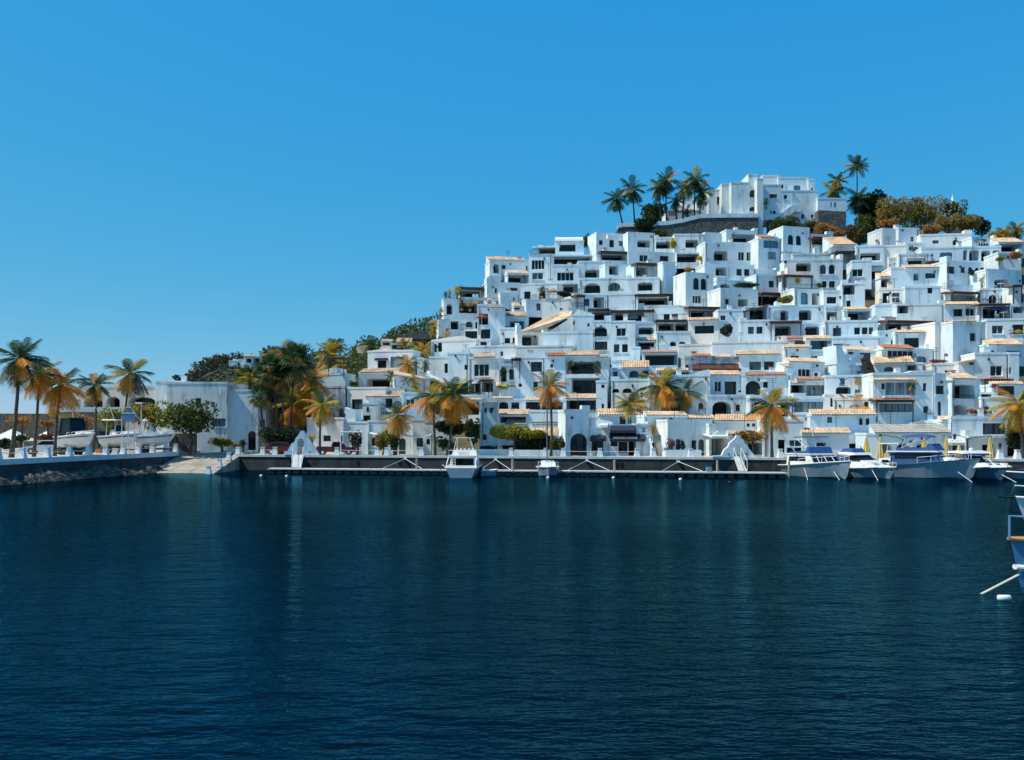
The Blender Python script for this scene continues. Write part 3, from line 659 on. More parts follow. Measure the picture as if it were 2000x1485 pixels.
house('M', 'white ridge house with one rounded dark loggia at the foot of the stone wall', [(95, 150, 425, 360)], [('l', 213, 208, 355, 298)])
house('M', 'white house with wide shaded terrace and yellow flowers below the ridge', [(118, 350, 425, 465)], [('o', 122, 355, 405, 455), ('K', 330, 425, 420, 465)])
house('M', 'white square ridge house with planted roof terrace under the stone wall', [(640, 110, 1000, 290), (420, 150, 660, 300, 1)], [('o', 700, 150, 970, 275)])
house('M', 'white two-storey house with scalloped loggia and a pair of upright windows', [(415, 240, 985, 482)], [('l', 513, 335, 665, 440), ('w', 785, 338, 850, 432, 2), ('w', 877, 338, 942, 432, 2)])
house('M', 'white house with pale blue four-panel shutter and curtained window near the ridge', [(985, 195, 1255, 482)], [('g', 1045, 218, 1222, 302, 4), ('n', 1095, 343, 1190, 423, 2), ('T', 1005, 165, 1190, 192, 'tile_red')])
house('M', 'white ridge house with twin arched windows right of the stone wall', [(1245, 75, 1566, 360), (1150, 190, 1262, 360, .6)],
      [('a', 1302, 163, 1368, 270), ('a', 1400, 163, 1463, 270), ('o', 1270, 343, 1475, 400), ('G', 'plaster', .7, 3, [(1150, 195), (1245, 85), (1250, 195)])])
house('M', 'white house with rounded loggia and two small square windows in the blue shade', [(408, 478, 965, 680)], [('l', 530, 508, 652, 602), ('w', 765, 522, 825, 595), ('w', 852, 522, 912, 595)])
house('M', 'white house with sunlit bay on its corner and twin tall arched windows', [(200, 570, 530, 940), (80, 458, 230, 740, .4), (500, 535, 530, 600, .2)],
      [('a', 290, 622, 358, 750), ('a', 380, 622, 452, 750), ('w', 282, 812, 383, 895, 3), ('G', 'plaster', -.1, .8, [(90, 500), (190, 500), (200, 600), (195, 755), (120, 755), (92, 620)]),
       ('a', 145, 625, 170, 708), ('K', 195, 500, 242, 575)])
house('M', 'shaded white house with low arch and long planter behind the twin arched windows', [(530, 655, 1010, 800)], [('A', 570, 688, 685, 745), ('x', 715, 690, 955, 728)])
house('M', 'shaded white house with tiny square window and dark doorway mid-slope', [(565, 740, 1020, 985)], [('w', 622, 850, 672, 920), ('o', 775, 845, 895, 930)])
house('M', 'narrow shaded white wall with one small dark window above the garden gap', [(565, 960, 830, 1310)], [('w', 590, 1025, 645, 1075)])
house('M', 'white house with pair of small two-pane windows and slatted parapet', [(962, 590, 1312, 760), (1020, 530, 1312, 600, -.1)], [('w', 1107, 652, 1165, 725, 2), ('w', 1195, 655, 1252, 728, 2), ('E', 1000, 785, 1370, 800)])
house('M', 'white house with pale pediment band and wide three-pane window', [(245, 1065, 582, 1320)], [('w', 315, 1135, 517, 1220, 3), ('T', 250, 1048, 572, 1075)], 'plaster_cream_lit')
house('M', 'dark roofed terrace over the wide three-pane window house', [(240, 955, 560, 1065)], [('o', 247, 962, 548, 1050), ('E', 215, 938, 572, 956)])
house('M', 'long blank sunlit parapet wall across the middle of the slope', [(130, 1325, 520, 1485), (510, 1305, 1282, 1485)], [('w', 205, 1455, 280, 1480)], 'plaster_cream_lit', 'terrace_wall', 'wall')
house('M', 'white house with two small paned windows under a dark open terrace', [(805, 1075, 1165, 1315), (800, 930, 1170, 1085, .3)],
      [('o', 850, 940, 1085, 1078), ('w', 887, 1145, 950, 1222, 2), ('w', 977, 1145, 1040, 1222, 2), ('Q', 'eave', [(705, 1000, -1.5), (1052, 918, -1.5), (1052, 905, 1.5), (705, 985, 1.5)])])

house('N', 'white house with shaded loggia beside the twin arched ridge windows', [(455, 155, 706, 300)], [('o', 460, 205, 640, 268), ('E', 456, 188, 645, 203), ('K', 640, 145, 700, 280)])
house('N', 'white house with pale orange pitched roof on the ridge', [(730, 262, 952, 475)], [('o', 738, 352, 938, 458), ('T', 702, 186, 952, 264), ('E', 732, 338, 942, 350)])
house('N', 'projecting white box house with one wide rounded loggia on the right slope', [(955, 275, 1240, 495)], [('l', 995, 350, 1205, 435), ('P', 955, 450, 1235, 490)])
house('N', 'blank cream wall house right of the projecting box', [(1235, 270, 1480, 470)], (), 'plaster_cream_lit')
house('N', 'white house with roof terrace, rounded loggia and twin arched windows, the tallest mid-right', [(210, 420, 800, 760), (250, 360, 830, 440, .1)],
      [('l', 303, 458, 468, 552), ('a', 556, 475, 627, 582), ('a', 652, 475, 722, 582), ('o', 520, 300, 690, 380), ('w', 655, 657, 717, 727, 2), ('w', 580, 657, 630, 727), ('K', 160, 352, 245, 430), ('K', 480, 295, 525, 380)])
house('N', 'white house with dark timber porch, yellow flowers and two tall glazed openings', [(272, 735, 604, 925), (210, 610, 560, 745, .3)],
      [('o', 220, 615, 548, 728), ('g', 345, 780, 430, 908), ('l', 475, 780, 543, 912), ('E', 212, 595, 552, 612), ('r', 215, 690, 560, 738)])
house('N', 'white house with three-pane window under the twin arches', [(598, 755, 808, 960)], [('w', 632, 825, 733, 897, 3)])
house('N', 'shaded white house with sliding window and dark loggia in the recess', [(800, 440, 1000, 690), (800, 680, 1035, 970)], [('w', 800, 532, 913, 613, 2), ('o', 805, 680, 935, 800), ('w', 845, 865, 890, 930)])
house('N', 'white house with two dark rounded loggias side by side', [(0, 918, 625, 1090)], [('l', 62, 962, 228, 1078), ('l', 330, 965, 467, 1078), ('K', 240, 1030, 330, 1085), ('K', 525, 1035, 625, 1090)])
house('N', 'white house with sunlit orange eave over a recessed terrace on the right', [(820, 960, 1110, 1090), (620, 930, 830, 1090, .4)], [('o', 858, 972, 1098, 1080), ('o', 628, 985, 745, 1075), ('T', 845, 938, 1100, 965)])
house('N', 'long white house with three upright windows in a row and one dark doorway', [(620, 1080, 1165, 1320)], [('w', 705, 1155, 790, 1245, 3), ('w', 925, 1155, 985, 1230, 2), ('w', 1005, 1155, 1063, 1230, 2), ('w', 1075, 1155, 1120, 1230, 2), ('K', 835, 1045, 885, 1090)])
house('N', 'white house with slim dark pergola and two shaded rounded loggias', [(70, 1105, 625, 1255)], [('l', 85, 1135, 250, 1245), ('l', 395, 1140, 545, 1240), ('E', 55, 1088, 388, 1110), ('K', 380, 1185, 400, 1250)])
house('N', 'white house with brown eave, small terrace and pink lower wall', [(80, 1270, 440, 1345), (180, 1355, 462, 1485, -.3, 'plaster_cream_lit')],
      [('o', 180, 1285, 355, 1340), ('T', 72, 1248, 408, 1275, 'tile_red'), ('T', 178, 1340, 458, 1368), ('w', 243, 1452, 332, 1482, 2)])
house('N', 'white house with orange tile edge over a wide dark window bay', [(440, 1275, 700, 1400), (455, 1395, 700, 1485, -.2)], [('w', 458, 1295, 640, 1388, 2), ('T', 410, 1243, 688, 1278), ('F:w', 945, 180, 1110, 240, 4)])
house('N', 'white house with rounded parapet above a long orange eave', [(700, 1255, 1200, 1395)], [('o', 715, 1325, 818, 1380)])
house('N', 'white house with long orange eave and shaded glazed terrace below the rounded parapet', [(835, 1400, 1205, 1500)], [('o', 845, 1405, 1190, 1500), ('T', 822, 1368, 1198, 1400)])
house('N', 'white house with sloped stair parapet between the orange eaves', [(1180, 1190, 1395, 1370)], [('G', 'plaster', -.1, 3, [(1180, 1260), (1300, 1180), (1380, 1158), (1395, 1200), (1395, 1260)]), ('w', 1320, 1290, 1340, 1335)])

house('O', 'white stained blank twin-block house on the right ridge', [(0, 100, 190, 285), (180, 85, 424, 285)], [('w', 325, 175, 360, 230)], 'plaster_worn')
house('O', 'white house with small roof arbour and narrow three-pane window under a timber eave', [(200, 362, 537, 500), (240, 245, 425, 370, 1), (90, 400, 210, 510, .3, 'plaster_cream_lit')],
      [('w', 295, 438, 440, 482, 3), ('T', 278, 395, 472, 415), ('w', 143, 455, 158, 485)])
house('O', 'white sunlit house with arched balcony niche and two-pane window on the right slope', [(120, 505, 668, 722), (300, 712, 672, 910, -.1)],
      [('A', 355, 568, 410, 650), ('w', 478, 572, 582, 628, 2), ('w', 535, 720, 587, 788), ('T', 270, 483, 650, 512)])
house('O', 'dark terrace under a bright orange eave on the right slope', [(0, 610, 180, 735)], [('o', 5, 618, 172, 722), ('T', 0, 572, 160, 610), ('K', 170, 672, 200, 730)])
house('O', 'white sunlit house with two dark upright doors on a balcony', [(0, 735, 315, 905)], [('w', 30, 780, 100, 890), ('w', 127, 782, 200, 885), ('r', 0, 845, 30, 900)], 'plaster_cream_lit')
house('O', 'blue-shaded blank wall house with a grey roller screen', [(185, 900, 668, 1110), (-60, 900, 190, 1075)], [('o', 190, 895, 310, 1000), ('o', 5, 1030, 185, 1068)])
house('O', 'white house with thin dark flat canopy on posts right of centre', [(20, 1105, 590, 1235)], [('o', 30, 1110, 310, 1215), ('w', 245, 1120, 315, 1170), ('E', 25, 1088, 582, 1105)])
house('O', 'white house with wide sliding door above a pinkish tile ledge', [(165, 1205, 595, 1400)], [('w', 260, 1265, 410, 1372, 3), ('w', 530, 1270, 570, 1330), ('T', 170, 1183, 540, 1208), ('P', 490, 1330, 590, 1385)])
house('O', 'cream ridge house with little two-pane window and arched door', [(440, 150, 962, 295)], [('w', 565, 215, 628, 250, 2), ('a', 770, 215, 825, 272)], 'plaster_cream_lit')
house('O', 'white ridge house with teal parasol and dark strip window', [(962, 190, 1262, 318), (960, 135, 1010, 200, .3)], [('w', 1045, 245, 1170, 295, 4)])
house('O', 'white house with row of tall rounded openings along its balcony', [(455, 288, 1272, 455)], [('w', 537, 357, 578, 387), ('g', 645, 345, 778, 425), ('l', 885, 325, 928, 435), ('l', 948, 325, 1050, 440), ('l', 1070, 330, 1165, 445), ('l', 1185, 330, 1268, 445), ('E', 540, 440, 815, 462)])
house('O', 'white house with two dark arched doors under the row of rounded openings', [(668, 450, 1115, 705)], [('w', 672, 507, 772, 585, 2), ('w', 852, 505, 908, 570), ('a', 952, 497, 1015, 605), ('a', 1040, 500, 1105, 600)])
house('O', 'open pavilion with orange hipped roof at the right end of the ridge', [(1275, 238, 1545, 350)], [('o', 1282, 245, 1520, 340), ('T', 1268, 195, 1560, 240)], name='pavilion', cat='pavilion')
house('O', 'white terrace house with long curved parapet and flower boxes on the right edge', [(1262, 345, 1510, 540)], [('x', 1300, 380, 1480, 425), ('K', 1490, 375, 1510, 470)])
house('O', 'white house with dining table in a wide rounded loggia', [(1105, 535, 1545, 745)], [('l', 1203, 640, 1382, 735), ('w', 1512, 635, 1540, 662)])
house('O', 'white house with twin glazed arches behind a balcony railing', [(1080, 735, 1412, 915)], [('a', 1165, 800, 1250, 900, 2), ('a', 1285, 795, 1380, 895, 2), ('r', 1090, 850, 1408, 905)])
house('O', 'white house at the right edge with a cut-off arched window', [(1418, 705, 1545, 1010)], [('a', 1518, 790, 1544, 885), ('E', 1440, 700, 1545, 716), ('o', 1425, 930, 1540, 1000)])
house('O', 'white porch house with slim eave and three-pane glazed door', [(722, 790, 1062, 890), (730, 695, 1048, 795, -.5)], [('o', 735, 798, 1055, 882), ('E', 722, 778, 1060, 792), ('K', 1062, 845, 1080, 910), ('r', 675, 680, 730, 745)])
house('O', 'white house with two square dark windows between two tile ledges', [(695, 905, 1082, 1095)], [('w', 787, 955, 880, 1035, 2), ('w', 912, 950, 1005, 1030, 2), ('T', 700, 880, 1075, 908), ('T', 705, 1058, 1032, 1088)])
house('O', 'white house with blue parasol on a dark covered terrace', [(1078, 912, 1410, 1140)], [('o', 1088, 918, 1400, 1055), ('E', 1085, 903, 1408, 915), ('K', 1370, 920, 1392, 1060)])
house('O', 'tall white stained tower house with one dark window on the right', [(585, 1108, 748, 1430, .3, 'plaster_cream_lit'), (740, 1095, 1165, 1485)], [('w', 962, 1213, 1033, 1300), ('A', 932, 1420, 1005, 1490)], 'plaster_worn', depth=6)  # creamier left box: the sunlit side of the tower put into its colour
house('O', 'white house with two windows and potted plant balcony at the right edge', [(1155, 1062, 1545, 1310)], [('w', 1208, 1130, 1320, 1220, 2), ('w', 1420, 1125, 1520, 1225, 2), ('r', 1380, 1180, 1530, 1228)])
house('O', 'white house with broad orange eave and blue barrel at the right edge', [(1110, 1340, 1545, 1490)], [('T', 1160, 1285, 1540, 1342), ('o', 1350, 1405, 1505, 1480)])

# ------------------------------------------------------------------ lower rows
house('C', 'white three-storey house with tiled lower roof, dark awning and rounded loggia', [(470, 215, 922, 412, .5), (455, 418, 852, 562), (455, 560, 842, 800)],
      [('w', 570, 305, 658, 385, 2), ('l', 525, 480, 770, 557), ('w', 502, 670, 612, 765, 2), ('B', 556, 283, 672, 305), ('T', 462, 383, 856, 420), ('n', 700, 275, 835, 400),
       ('G', 'plaster_cream_lit', .45, 4, [(470, 225), (520, 208), (640, 200), (780, 212), (922, 222)])], 'plaster_cream_lit')
house('C', 'white ground-floor house with tiled lean-to and balcony rail behind the chimney house', [(635, 648, 978, 810)], [('w', 720, 660, 805, 755, 2), ('w', 830, 665, 897, 752, 2), ('T', 632, 598, 980, 648), ('r', 700, 752, 830, 802)])
house('C', 'plain white block with slanted top among palms at the left', [(185, 430, 460, 555)], [('G', 'plaster', -.05, 4, [(185, 432), (188, 415), (330, 375), (375, 375), (375, 432)]), ('E', 300, 285, 470, 302)])
house('C', 'rain-streaked white house left of the three-storey house', [(115, 550, 458, 810)], [('w', 325, 675, 345, 740)], 'plaster_mould')
house('C', 'low cream house with small window behind the red pickup', [(80, 845, 445, 1195), (100, 800, 400, 860, 1)], [('w', 245, 1010, 320, 1065, 2), ('w', 412, 1010, 442, 1070), ('T', 250, 808, 390, 842, 'tile_red')], 'plaster_cream_lit')
house('C', 'white house with broad tapering chimney and dark brown wall panel', [(365, 880, 680, 1195, .3), (545, 708, 692, 900, .6)],
      [('a', 582, 742, 606, 793), ('d', 508, 822, 622, 897), ('G', 'plaster', .2, 2.4, [(440, 800), (442, 745), (480, 765), (545, 765), (545, 900), (430, 900), (455, 815)])])
house('C', 'low white shop with cloth sails and dark arched door', [(660, 870, 1088, 1195)], [('w', 690, 1030, 735, 1110), ('a', 955, 1035, 1020, 1185), ('w', 800, 1040, 850, 1120)])
house('C', 'low white shop with two dark windows behind the long cloth sail', [(1085, 855, 1375, 1195)], [('w', 1118, 1035, 1178, 1115), ('a', 1210, 1040, 1245, 1095), ('G', 'plaster', -.06, 2, [(1185, 888), (1235, 850), (1300, 842), (1360, 842), (1370, 888)])])
house('C', 'white house with wide low window behind the pair of palms', [(978, 605, 1340, 850)], [('w', 1020, 672, 1100, 735, 2), ('w', 1290, 770, 1325, 810)])
house('C', 'blue-shaded wall with tile edge behind yellow flowering shrubs', [(905, 470, 1245, 620)], [('Q', 'tile', [(900, 440, -.5), (1235, 478, -.5), (1225, 462, 1.5), (930, 405, 1.5)])])
house('C', 'white courtyard house with dark doorway and round-cornered block', [(1090, 280, 1140, 420), (1140, 340, 1240, 420, 1), (1220, 270, 1430, 440), (1410, 235, 1610, 460, -.3)],
      [('d', 1365, 335, 1420, 425), ('w', 1568, 350, 1600, 395), ('Q', 'plaster', [(1125, 410, -.5), (1480, 580, -.5), (1480, 500, 1), (1250, 405, 1)])])
house('D', 'white house with wide three-pane window, small tiled top and dark terrace below', [(275, 195, 592, 550)], [('w', 333, 262, 487, 385, 3), ('T', 328, 158, 548, 196), ('o', 250, 435, 405, 560), ('o', 412, 440, 528, 545), ('E', 408, 425, 532, 440)])
house('D', 'white house lit from a shaded lower porch behind the tall twin palms', [(200, 570, 420, 790)], [('o', 215, 640, 390, 770), ('T', 230, 595, 415, 625)])
house('D', 'white house with little arches and plant balcony right of the three-pane window', [(585, 265, 752, 600), (595, 215, 735, 300, 1)], [('A', 592, 290, 662, 440), ('a', 690, 310, 735, 420), ('T', 556, 445, 752, 488), ('E', 708, 205, 808, 232)])
house('D', 'stain-speckled white house with two-pane window and round vent', [(748, 190, 1052, 600)], [('w', 905, 242, 1018, 340, 2), ('w', 930, 440, 975, 525), ('a', 780, 455, 815, 490), ('G', 'plaster_worn', -.04, 3.5, [(812, 192), (812, 178), (1052, 130), (1052, 192)])], 'plaster_worn')
house('D', 'white house strip with one tiny window and red tile cap', [(1045, 182, 1250, 600)], [('w', 1098, 260, 1128, 300), ('T', 1066, 150, 1250, 182, 'tile_red')])
house('D', 'white house with two stacked balconies and potted palms, in front of the gable house', [(1245, 178, 1682, 575), (1600, 430, 1712, 710, -.3)],
      [('o', 1268, 238, 1602, 360), ('o', 1300, 402, 1592, 556), ('w', 1652, 470, 1686, 503), ('w', 1655, 660, 1680, 705), ('T', 1252, 133, 1592, 176), ('T', 1594, 172, 1678, 198),
       ('P', 1262, 362, 1612, 398), ('r', 1272, 330, 1604, 364), ('K', 1295, 400, 1312, 555)])
house('D', 'white ground-floor terrace under a long orange eave behind the gatehouse', [(1225, 610, 1640, 730)], [('o', 1258, 615, 1610, 720), ('T', 1248, 566, 1618, 608)])
house('D', 'tapered white tower with three small arched windows by the quay', [(405, 640, 575, 1190, -.5)],
      [('a', 440, 697, 466, 750), ('a', 493, 697, 524, 750), ('a', 425, 963, 463, 1022), ('G', 'plaster', -.55, 3.0, [(412, 645), (425, 610), (450, 597), (530, 597), (556, 612), (566, 645)]),
       ('G', 'plaster', -.45, 2.5, [(385, 1185), (392, 900), (406, 700), (406, 1185)]), ('K', 495, 540, 507, 600)], name='tower', cat='tower')
house('D', 'white arcade house with rounded arch and lamp beside the tower', [(560, 608, 850, 730), (848, 625, 1245, 735)], [('A', 575, 640, 675, 712), ('o', 705, 645, 785, 712), ('o', 852, 632, 1000, 718), ('o', 1010, 625, 1225, 718), ('T', 515, 588, 722, 610), ('T', 845, 604, 1000, 628)])
house('D', 'low restaurant with layered orange tile roofs behind the hedge', [(570, 768, 885, 1000), (880, 725, 1248, 1000, .6), (890, 985, 1250, 1190, -.8)],
      [('o', 580, 790, 850, 850), ('T', 568, 716, 882, 768), ('T', 640, 808, 865, 868, 'tile_grey'), ('T', 905, 772, 1245, 848, 'tile_grey'), ('T', 950, 846, 1246, 872), ('T', 875, 903, 1250, 985)], name='restaurant', cat='restaurant')
house('D', 'white gatehouse with one large dark arch on the promenade', [(1250, 722, 1495, 1190, -.4)], [('a', 1298, 955, 1470, 1186, 2), ('K', 1255, 714, 1480, 724)], name='gatehouse', cat='gatehouse')
house('E', 'white shop with small navy awning beside the gatehouse', [(62, 890, 268, 1190)], [('w', 78, 1030, 196, 1138), ('B', 75, 975, 220, 1035), ('W', 185, 872, 262, 895), ('G', 'plaster', .3, 3, [(62, 890), (62, 790), (280, 840), (280, 890)])], name='shop', cat='shop')
house('E', 'white shop under a large navy awning with white lettering', [(262, 870, 620, 1190), (525, 862, 692, 1190, .25)],
      [('w', 268, 1030, 340, 1085), ('d', 348, 1040, 438, 1150), ('o', 448, 1030, 588, 1186), ('a', 582, 898, 618, 944), ('B', 268, 875, 518, 952), ('B', 258, 952, 615, 1038), ('S', 'ENOTECA DIVINE', 418, 1003, .34, 'trim_grey', 1.13),
       ('G', 'plaster', -.3, 1.2, [(590, 1190), (600, 1050), (650, 975), (690, 1000), (692, 1190)])], name='shop', cat='shop')
house('E', 'white house with wide orange roof and two green-paned windows behind the navy awning', [(165, 770, 622, 890)], [('w', 360, 782, 420, 865, 2), ('w', 440, 785, 482, 862, 2), ('T', 150, 713, 598, 772)])
house('E', 'low white house with long orange roof strip left of the curved blue wall', [(595, 775, 1048, 990)], [('w', 778, 803, 825, 865), ('w', 855, 800, 900, 818), ('T', 608, 738, 1048, 776)])
house('E', 'curved blue-white shop wall with arched windows and brown-lettered doorway', [(830, 820, 1292, 1190), (1250, 862, 1440, 1190, -.3)],
      [('a', 915, 1010, 965, 1120), ('w', 1080, 1025, 1130, 1120), ('a', 1150, 1015, 1213, 1180), ('o', 1265, 1010, 1415, 1186), ('S', 'Olive Bazar', 1322, 968, .34, 'letter_brown', .1),
       ('G', 'plaster', -.36, .3, [(1262, 985), (1300, 955), (1340, 930), (1380, 955), (1425, 985)]), ('W', 1250, 985, 1430, 997), ('K', 1245, 1000, 1262, 1190), ('K', 1416, 1000, 1432, 1190)], name='shop', cat='shop')
house('E', 'low tiled house top peeking over the curved blue wall', [(1045, 805, 1315, 870)], [('T', 1038, 772, 1315, 806)])
house('E', 'low white house with orange hipped roof and two tiny windows', [(1335, 830, 1790, 960)], [('w', 1628, 857, 1657, 888), ('w', 1678, 857, 1708, 888), ('T', 1325, 767, 1778, 830)], 'plaster_cream_lit')
house('E', 'low house with bougainvillea-covered tile eave behind the gate arch', [(1440, 965, 1835, 1190)], [('o', 1640, 1050, 1790, 1170), ('T', 1440, 932, 1838, 966)])
house('E', 'white house with two rounded shaded windows and wide orange roof mid-row', [(248, 300, 662, 425), (248, 225, 400, 320, .1)], [('w', 290, 333, 342, 388), ('a', 455, 330, 550, 400, 2), ('a', 570, 328, 650, 398, 2), ('T', 383, 232, 660, 302)])
house('E', 'white house with row of half-round vents and one arched window mid-row', [(275, 415, 700, 730)], [('A', 285, 508, 355, 548), ('A', 390, 505, 480, 552), ('a', 565, 545, 597, 593), ('w', 560, 500, 605, 516)])
house('E', 'white house with tile strip and glazed bays behind the two slanted palms', [(655, 332, 1062, 420), (660, 375, 1065, 755, -.4)], [('o', 690, 340, 980, 365), ('T', 662, 306, 985, 332), ('o', 780, 675, 850, 742), ('o', 865, 660, 1010, 742), ('w', 780, 575, 850, 615), ('E', 840, 620, 1010, 640)])
house('E', 'mould-blackened white wall with rust-red awning mid-row', [(1010, 185, 1565, 350)], [('o', 1020, 270, 1050, 340), ('B', 1090, 258, 1578, 330, 'rust'), ('T', 1095, 160, 1285, 186, 'tile_red'), ('T', 1325, 170, 1480, 195)], 'plaster_mould')
house('E', 'stained white house with slanted top and narrow arched door', [(1062, 370, 1262, 780)], [('a', 1148, 650, 1195, 740), ('G', 'plaster_worn', -.04, 3.8, [(1062, 372), (1150, 335), (1240, 318), (1262, 320), (1262, 372)])], 'plaster_worn')
house('E', 'white house with two paned windows above a big dark arch', [(1255, 372, 1602, 580), (1235, 572, 1705, 785)], [('w', 1308, 437, 1375, 540, 2), ('w', 1408, 437, 1525, 567, 2), ('A', 1287, 635, 1480, 775), ('w', 1520, 668, 1563, 733), ('T', 1262, 330, 1578, 372), ('w', 1545, 525, 1590, 545)], 'plaster_worn')
house('F', 'white house with two paned windows under a straight orange roof edge', [(232, 168, 640, 352)], [('w', 328, 238, 442, 322, 3), ('w', 472, 238, 568, 322, 2), ('T', 198, 130, 634, 166)])
house('F', 'white house with big arched paned window and small hooded window', [(255, 362, 735, 590)], [('a', 295, 430, 437, 572, 3), ('w', 465, 440, 510, 500), ('T', 300, 345, 695, 375, 'tile_red'), ('B', 452, 425, 520, 440, 'trim_grey')])
house('F', 'white house with two wide dark ground arches behind the orange-tipped palm', [(330, 585, 748, 830)], [('A', 345, 635, 500, 775), ('A', 635, 650, 735, 788)], 'plaster_worn')
house('F', 'white house with air conditioners either side of a dark window', [(690, 242, 1105, 410)], [('w', 802, 312, 945, 388, 3), ('T', 692, 206, 1075, 243), ('T', 642, 262, 735, 298)])
house('F', 'white house with curtained four-pane window and open terrace', [(732, 425, 1135, 600)], [('o', 735, 460, 890, 552), ('n', 892, 475, 1072, 580, 4), ('T', 800, 395, 1102, 424, 'tile_red'), ('T', 735, 430, 900, 456)])
house('F', 'white house with a long glazed band of four panes', [(768, 598, 1140, 770)], [('n', 772, 640, 1062, 742, 4)])
house('F', 'white restaurant house with blue marlin sculpture and arc of letters', [(1095, 375, 1502, 620), (1110, 262, 1445, 385, .5)],
      [('l', 1197, 490, 1342, 562), ('w', 1378, 515, 1430, 555, 2), ('g', 1128, 268, 1438, 362, 3), ('T', 1200, 572, 1512, 606)], name='restaurant', cat='restaurant')
house('F', 'white sunlit wall with steep bright stair parapet', [(1180, 170, 1480, 400, .4)], [('G', 'plaster', -.3, 3, [(1170, 80), (1225, 72), (1312, 262), (1180, 265)]), ('G', 'plaster', -.2, 2, [(1300, 262), (1340, 200), (1400, 185), (1470, 240), (1500, 330), (1300, 330)])])
house('F', 'cream lower house with palm behind the twin-arch orange roof', [(1178, 605, 1600, 800), (1090, 560, 1185, 800, -.2)], [('o', 1470, 640, 1570, 720), ('w', 1140, 600, 1165, 690)], 'plaster_cream_lit')
house('F', 'white house with orange roof and two little arched windows near the quay', [(945, 770, 1605, 980)], [('w', 1110, 793, 1158, 850), ('a', 1418, 803, 1455, 873), ('a', 1482, 803, 1520, 873), ('T', 960, 718, 1604, 772)])
house('F', 'low white boathouse with flat orange roof behind the blue-hulled cruiser', [(858, 955, 1315, 1200)], [('w', 1000, 1050, 1090, 1085, 2), ('T', 860, 903, 1348, 956)])
house('F', 'blue-shaded quay house with door and window behind the orange-tipped palm', [(470, 822, 862, 1200)], [('d', 615, 1020, 680, 1150), ('w', 725, 1025, 850, 1085, 2), ('w', 700, 1100, 850, 1150)])
house('F', 'little white courtyard block with curtain wall', [(742, 755, 948, 900)], [('n', 900, 800, 942, 880, 1), ('T', 780, 868, 860, 900, 'tile_red')], 'plaster_cream_lit')
house('G', 'tall white house with awning-tiled top, glazed balcony and band of panes', [(138, 352, 738, 870)], [('n', 255, 442, 552, 575, 3), ('n', 200, 660, 515, 742, 5), ('w', 622, 455, 655, 535), ('w', 625, 685, 672, 752), ('w', 220, 455, 252, 515), ('T', 145, 358, 568, 424), ('E', 180, 625, 558, 645), ('P', 255, 578, 535, 600), ('G', 'plaster', -.05, 3, [(460, 355), (520, 330), (735, 325), (738, 355)])])
house('G', 'narrow white house with one square two-pane window right of the glazed balcony', [(735, 358, 905, 830)], [('w', 750, 478, 840, 565, 2), ('w', 770, 640, 810, 790)])
house('G', 'white house with wide dark arched balcony over a smaller arch', [(888, 412, 1225, 800)], [('l', 900, 470, 1165, 605), ('A', 905, 670, 1080, 770), ('T', 883, 358, 1200, 412), ('r', 900, 575, 1165, 608)])
house('G', 'white cube house with satellite dishes and two-pane window', [(1155, 150, 1480, 445), (1478, 150, 1578, 445, .4)], [('w', 1303, 280, 1418, 382, 2), ('w', 1482, 295, 1502, 360), ('E', 1265, 418, 1545, 432), ('Q', 'tile', [(1010, 240, -.3), (1160, 212, -.3), (1160, 205, .6), (1010, 228, .6)])])
house('G', 'cream wall block with dish below the tall stained tower', [(1010, 240, 1160, 430), (735, 255, 1015, 370)], [('w', 848, 325, 888, 352), ('w', 970, 330, 1005, 358)], 'plaster_cream_lit')
house('G', 'white house with orange tile edge, three-pane window and red flowers', [(1325, 465, 1645, 600), (1215, 545, 1340, 620, -.2)], [('w', 1385, 470, 1540, 572, 3), ('T', 1328, 438, 1645, 466), ('o', 1228, 548, 1330, 595)])
house('G', 'white house with small round-topped window behind the red flower planter', [(1215, 595, 1645, 810)], [('a', 1235, 680, 1300, 722), ('w', 1345, 725, 1362, 748)])
house('G', 'white quay house with large dark picture window', [(910, 790, 1478, 1000), (1060, 990, 1476, 1195, .05)], [('w', 1227, 850, 1460, 972), ('w', 1225, 1065, 1350, 1190), ('P', 1090, 980, 1480, 1000, .1)], 'plaster_worn')
house('G', 'white quay arcade with grey roof and dark arches behind the parasols', [(80, 955, 905, 1215)], [('A', 215, 1058, 330, 1185), ('A', 365, 1060, 510, 1185), ('A', 550, 1062, 665, 1185), ('A', 700, 1062, 800, 1185), ('T', 160, 868, 905, 952, 'tile_grey')], name='arcade', cat='arcade')
house('G', 'blue-shaded gable with orange edge above the grey arcade roof', [(500, 860, 785, 935)], [('G', 'plaster', -.05, 3, [(500, 862), (505, 850), (640, 822), (780, 858), (782, 864)]), ('Q', 'tile', [(500, 856, -.3), (640, 826, -.3), (640, 817, .5), (500, 846, .5)])])
house('G', 'cafe front with curved white sign canopy between the parasols', [(868, 1010, 1065, 1210), (800, 820, 920, 1015, .6)], [('o', 880, 1078, 1050, 1200), ('B', 868, 1008, 1055, 1076, 'awning_white'), ('S', 'DE LADY', 965, 1030, .30, 'letter_blue', 1.16), ('T', 805, 785, 915, 826)], name='cafe', cat='cafe')
house('G', 'white house with orange hipped roof and shaded porch arch', [(150, 252, 605, 370)], [('A', 250, 290, 345, 335), ('o', 465, 275, 550, 330), ('T', 160, 188, 545, 252), ('Q', 'stone_brown', [(35, 200, -.5), (120, 195, -.5), (175, 335, -.5), (75, 335, -.5)])], 'plaster_cream_lit')
house('G', 'white house with long dark five-pane window and flower parapet', [(232, 108, 765, 260)], [('w', 243, 130, 540, 215, 5), ('g', 575, 185, 690, 245, 2), ('T', 185, 73, 548, 108, 'tile_red')])
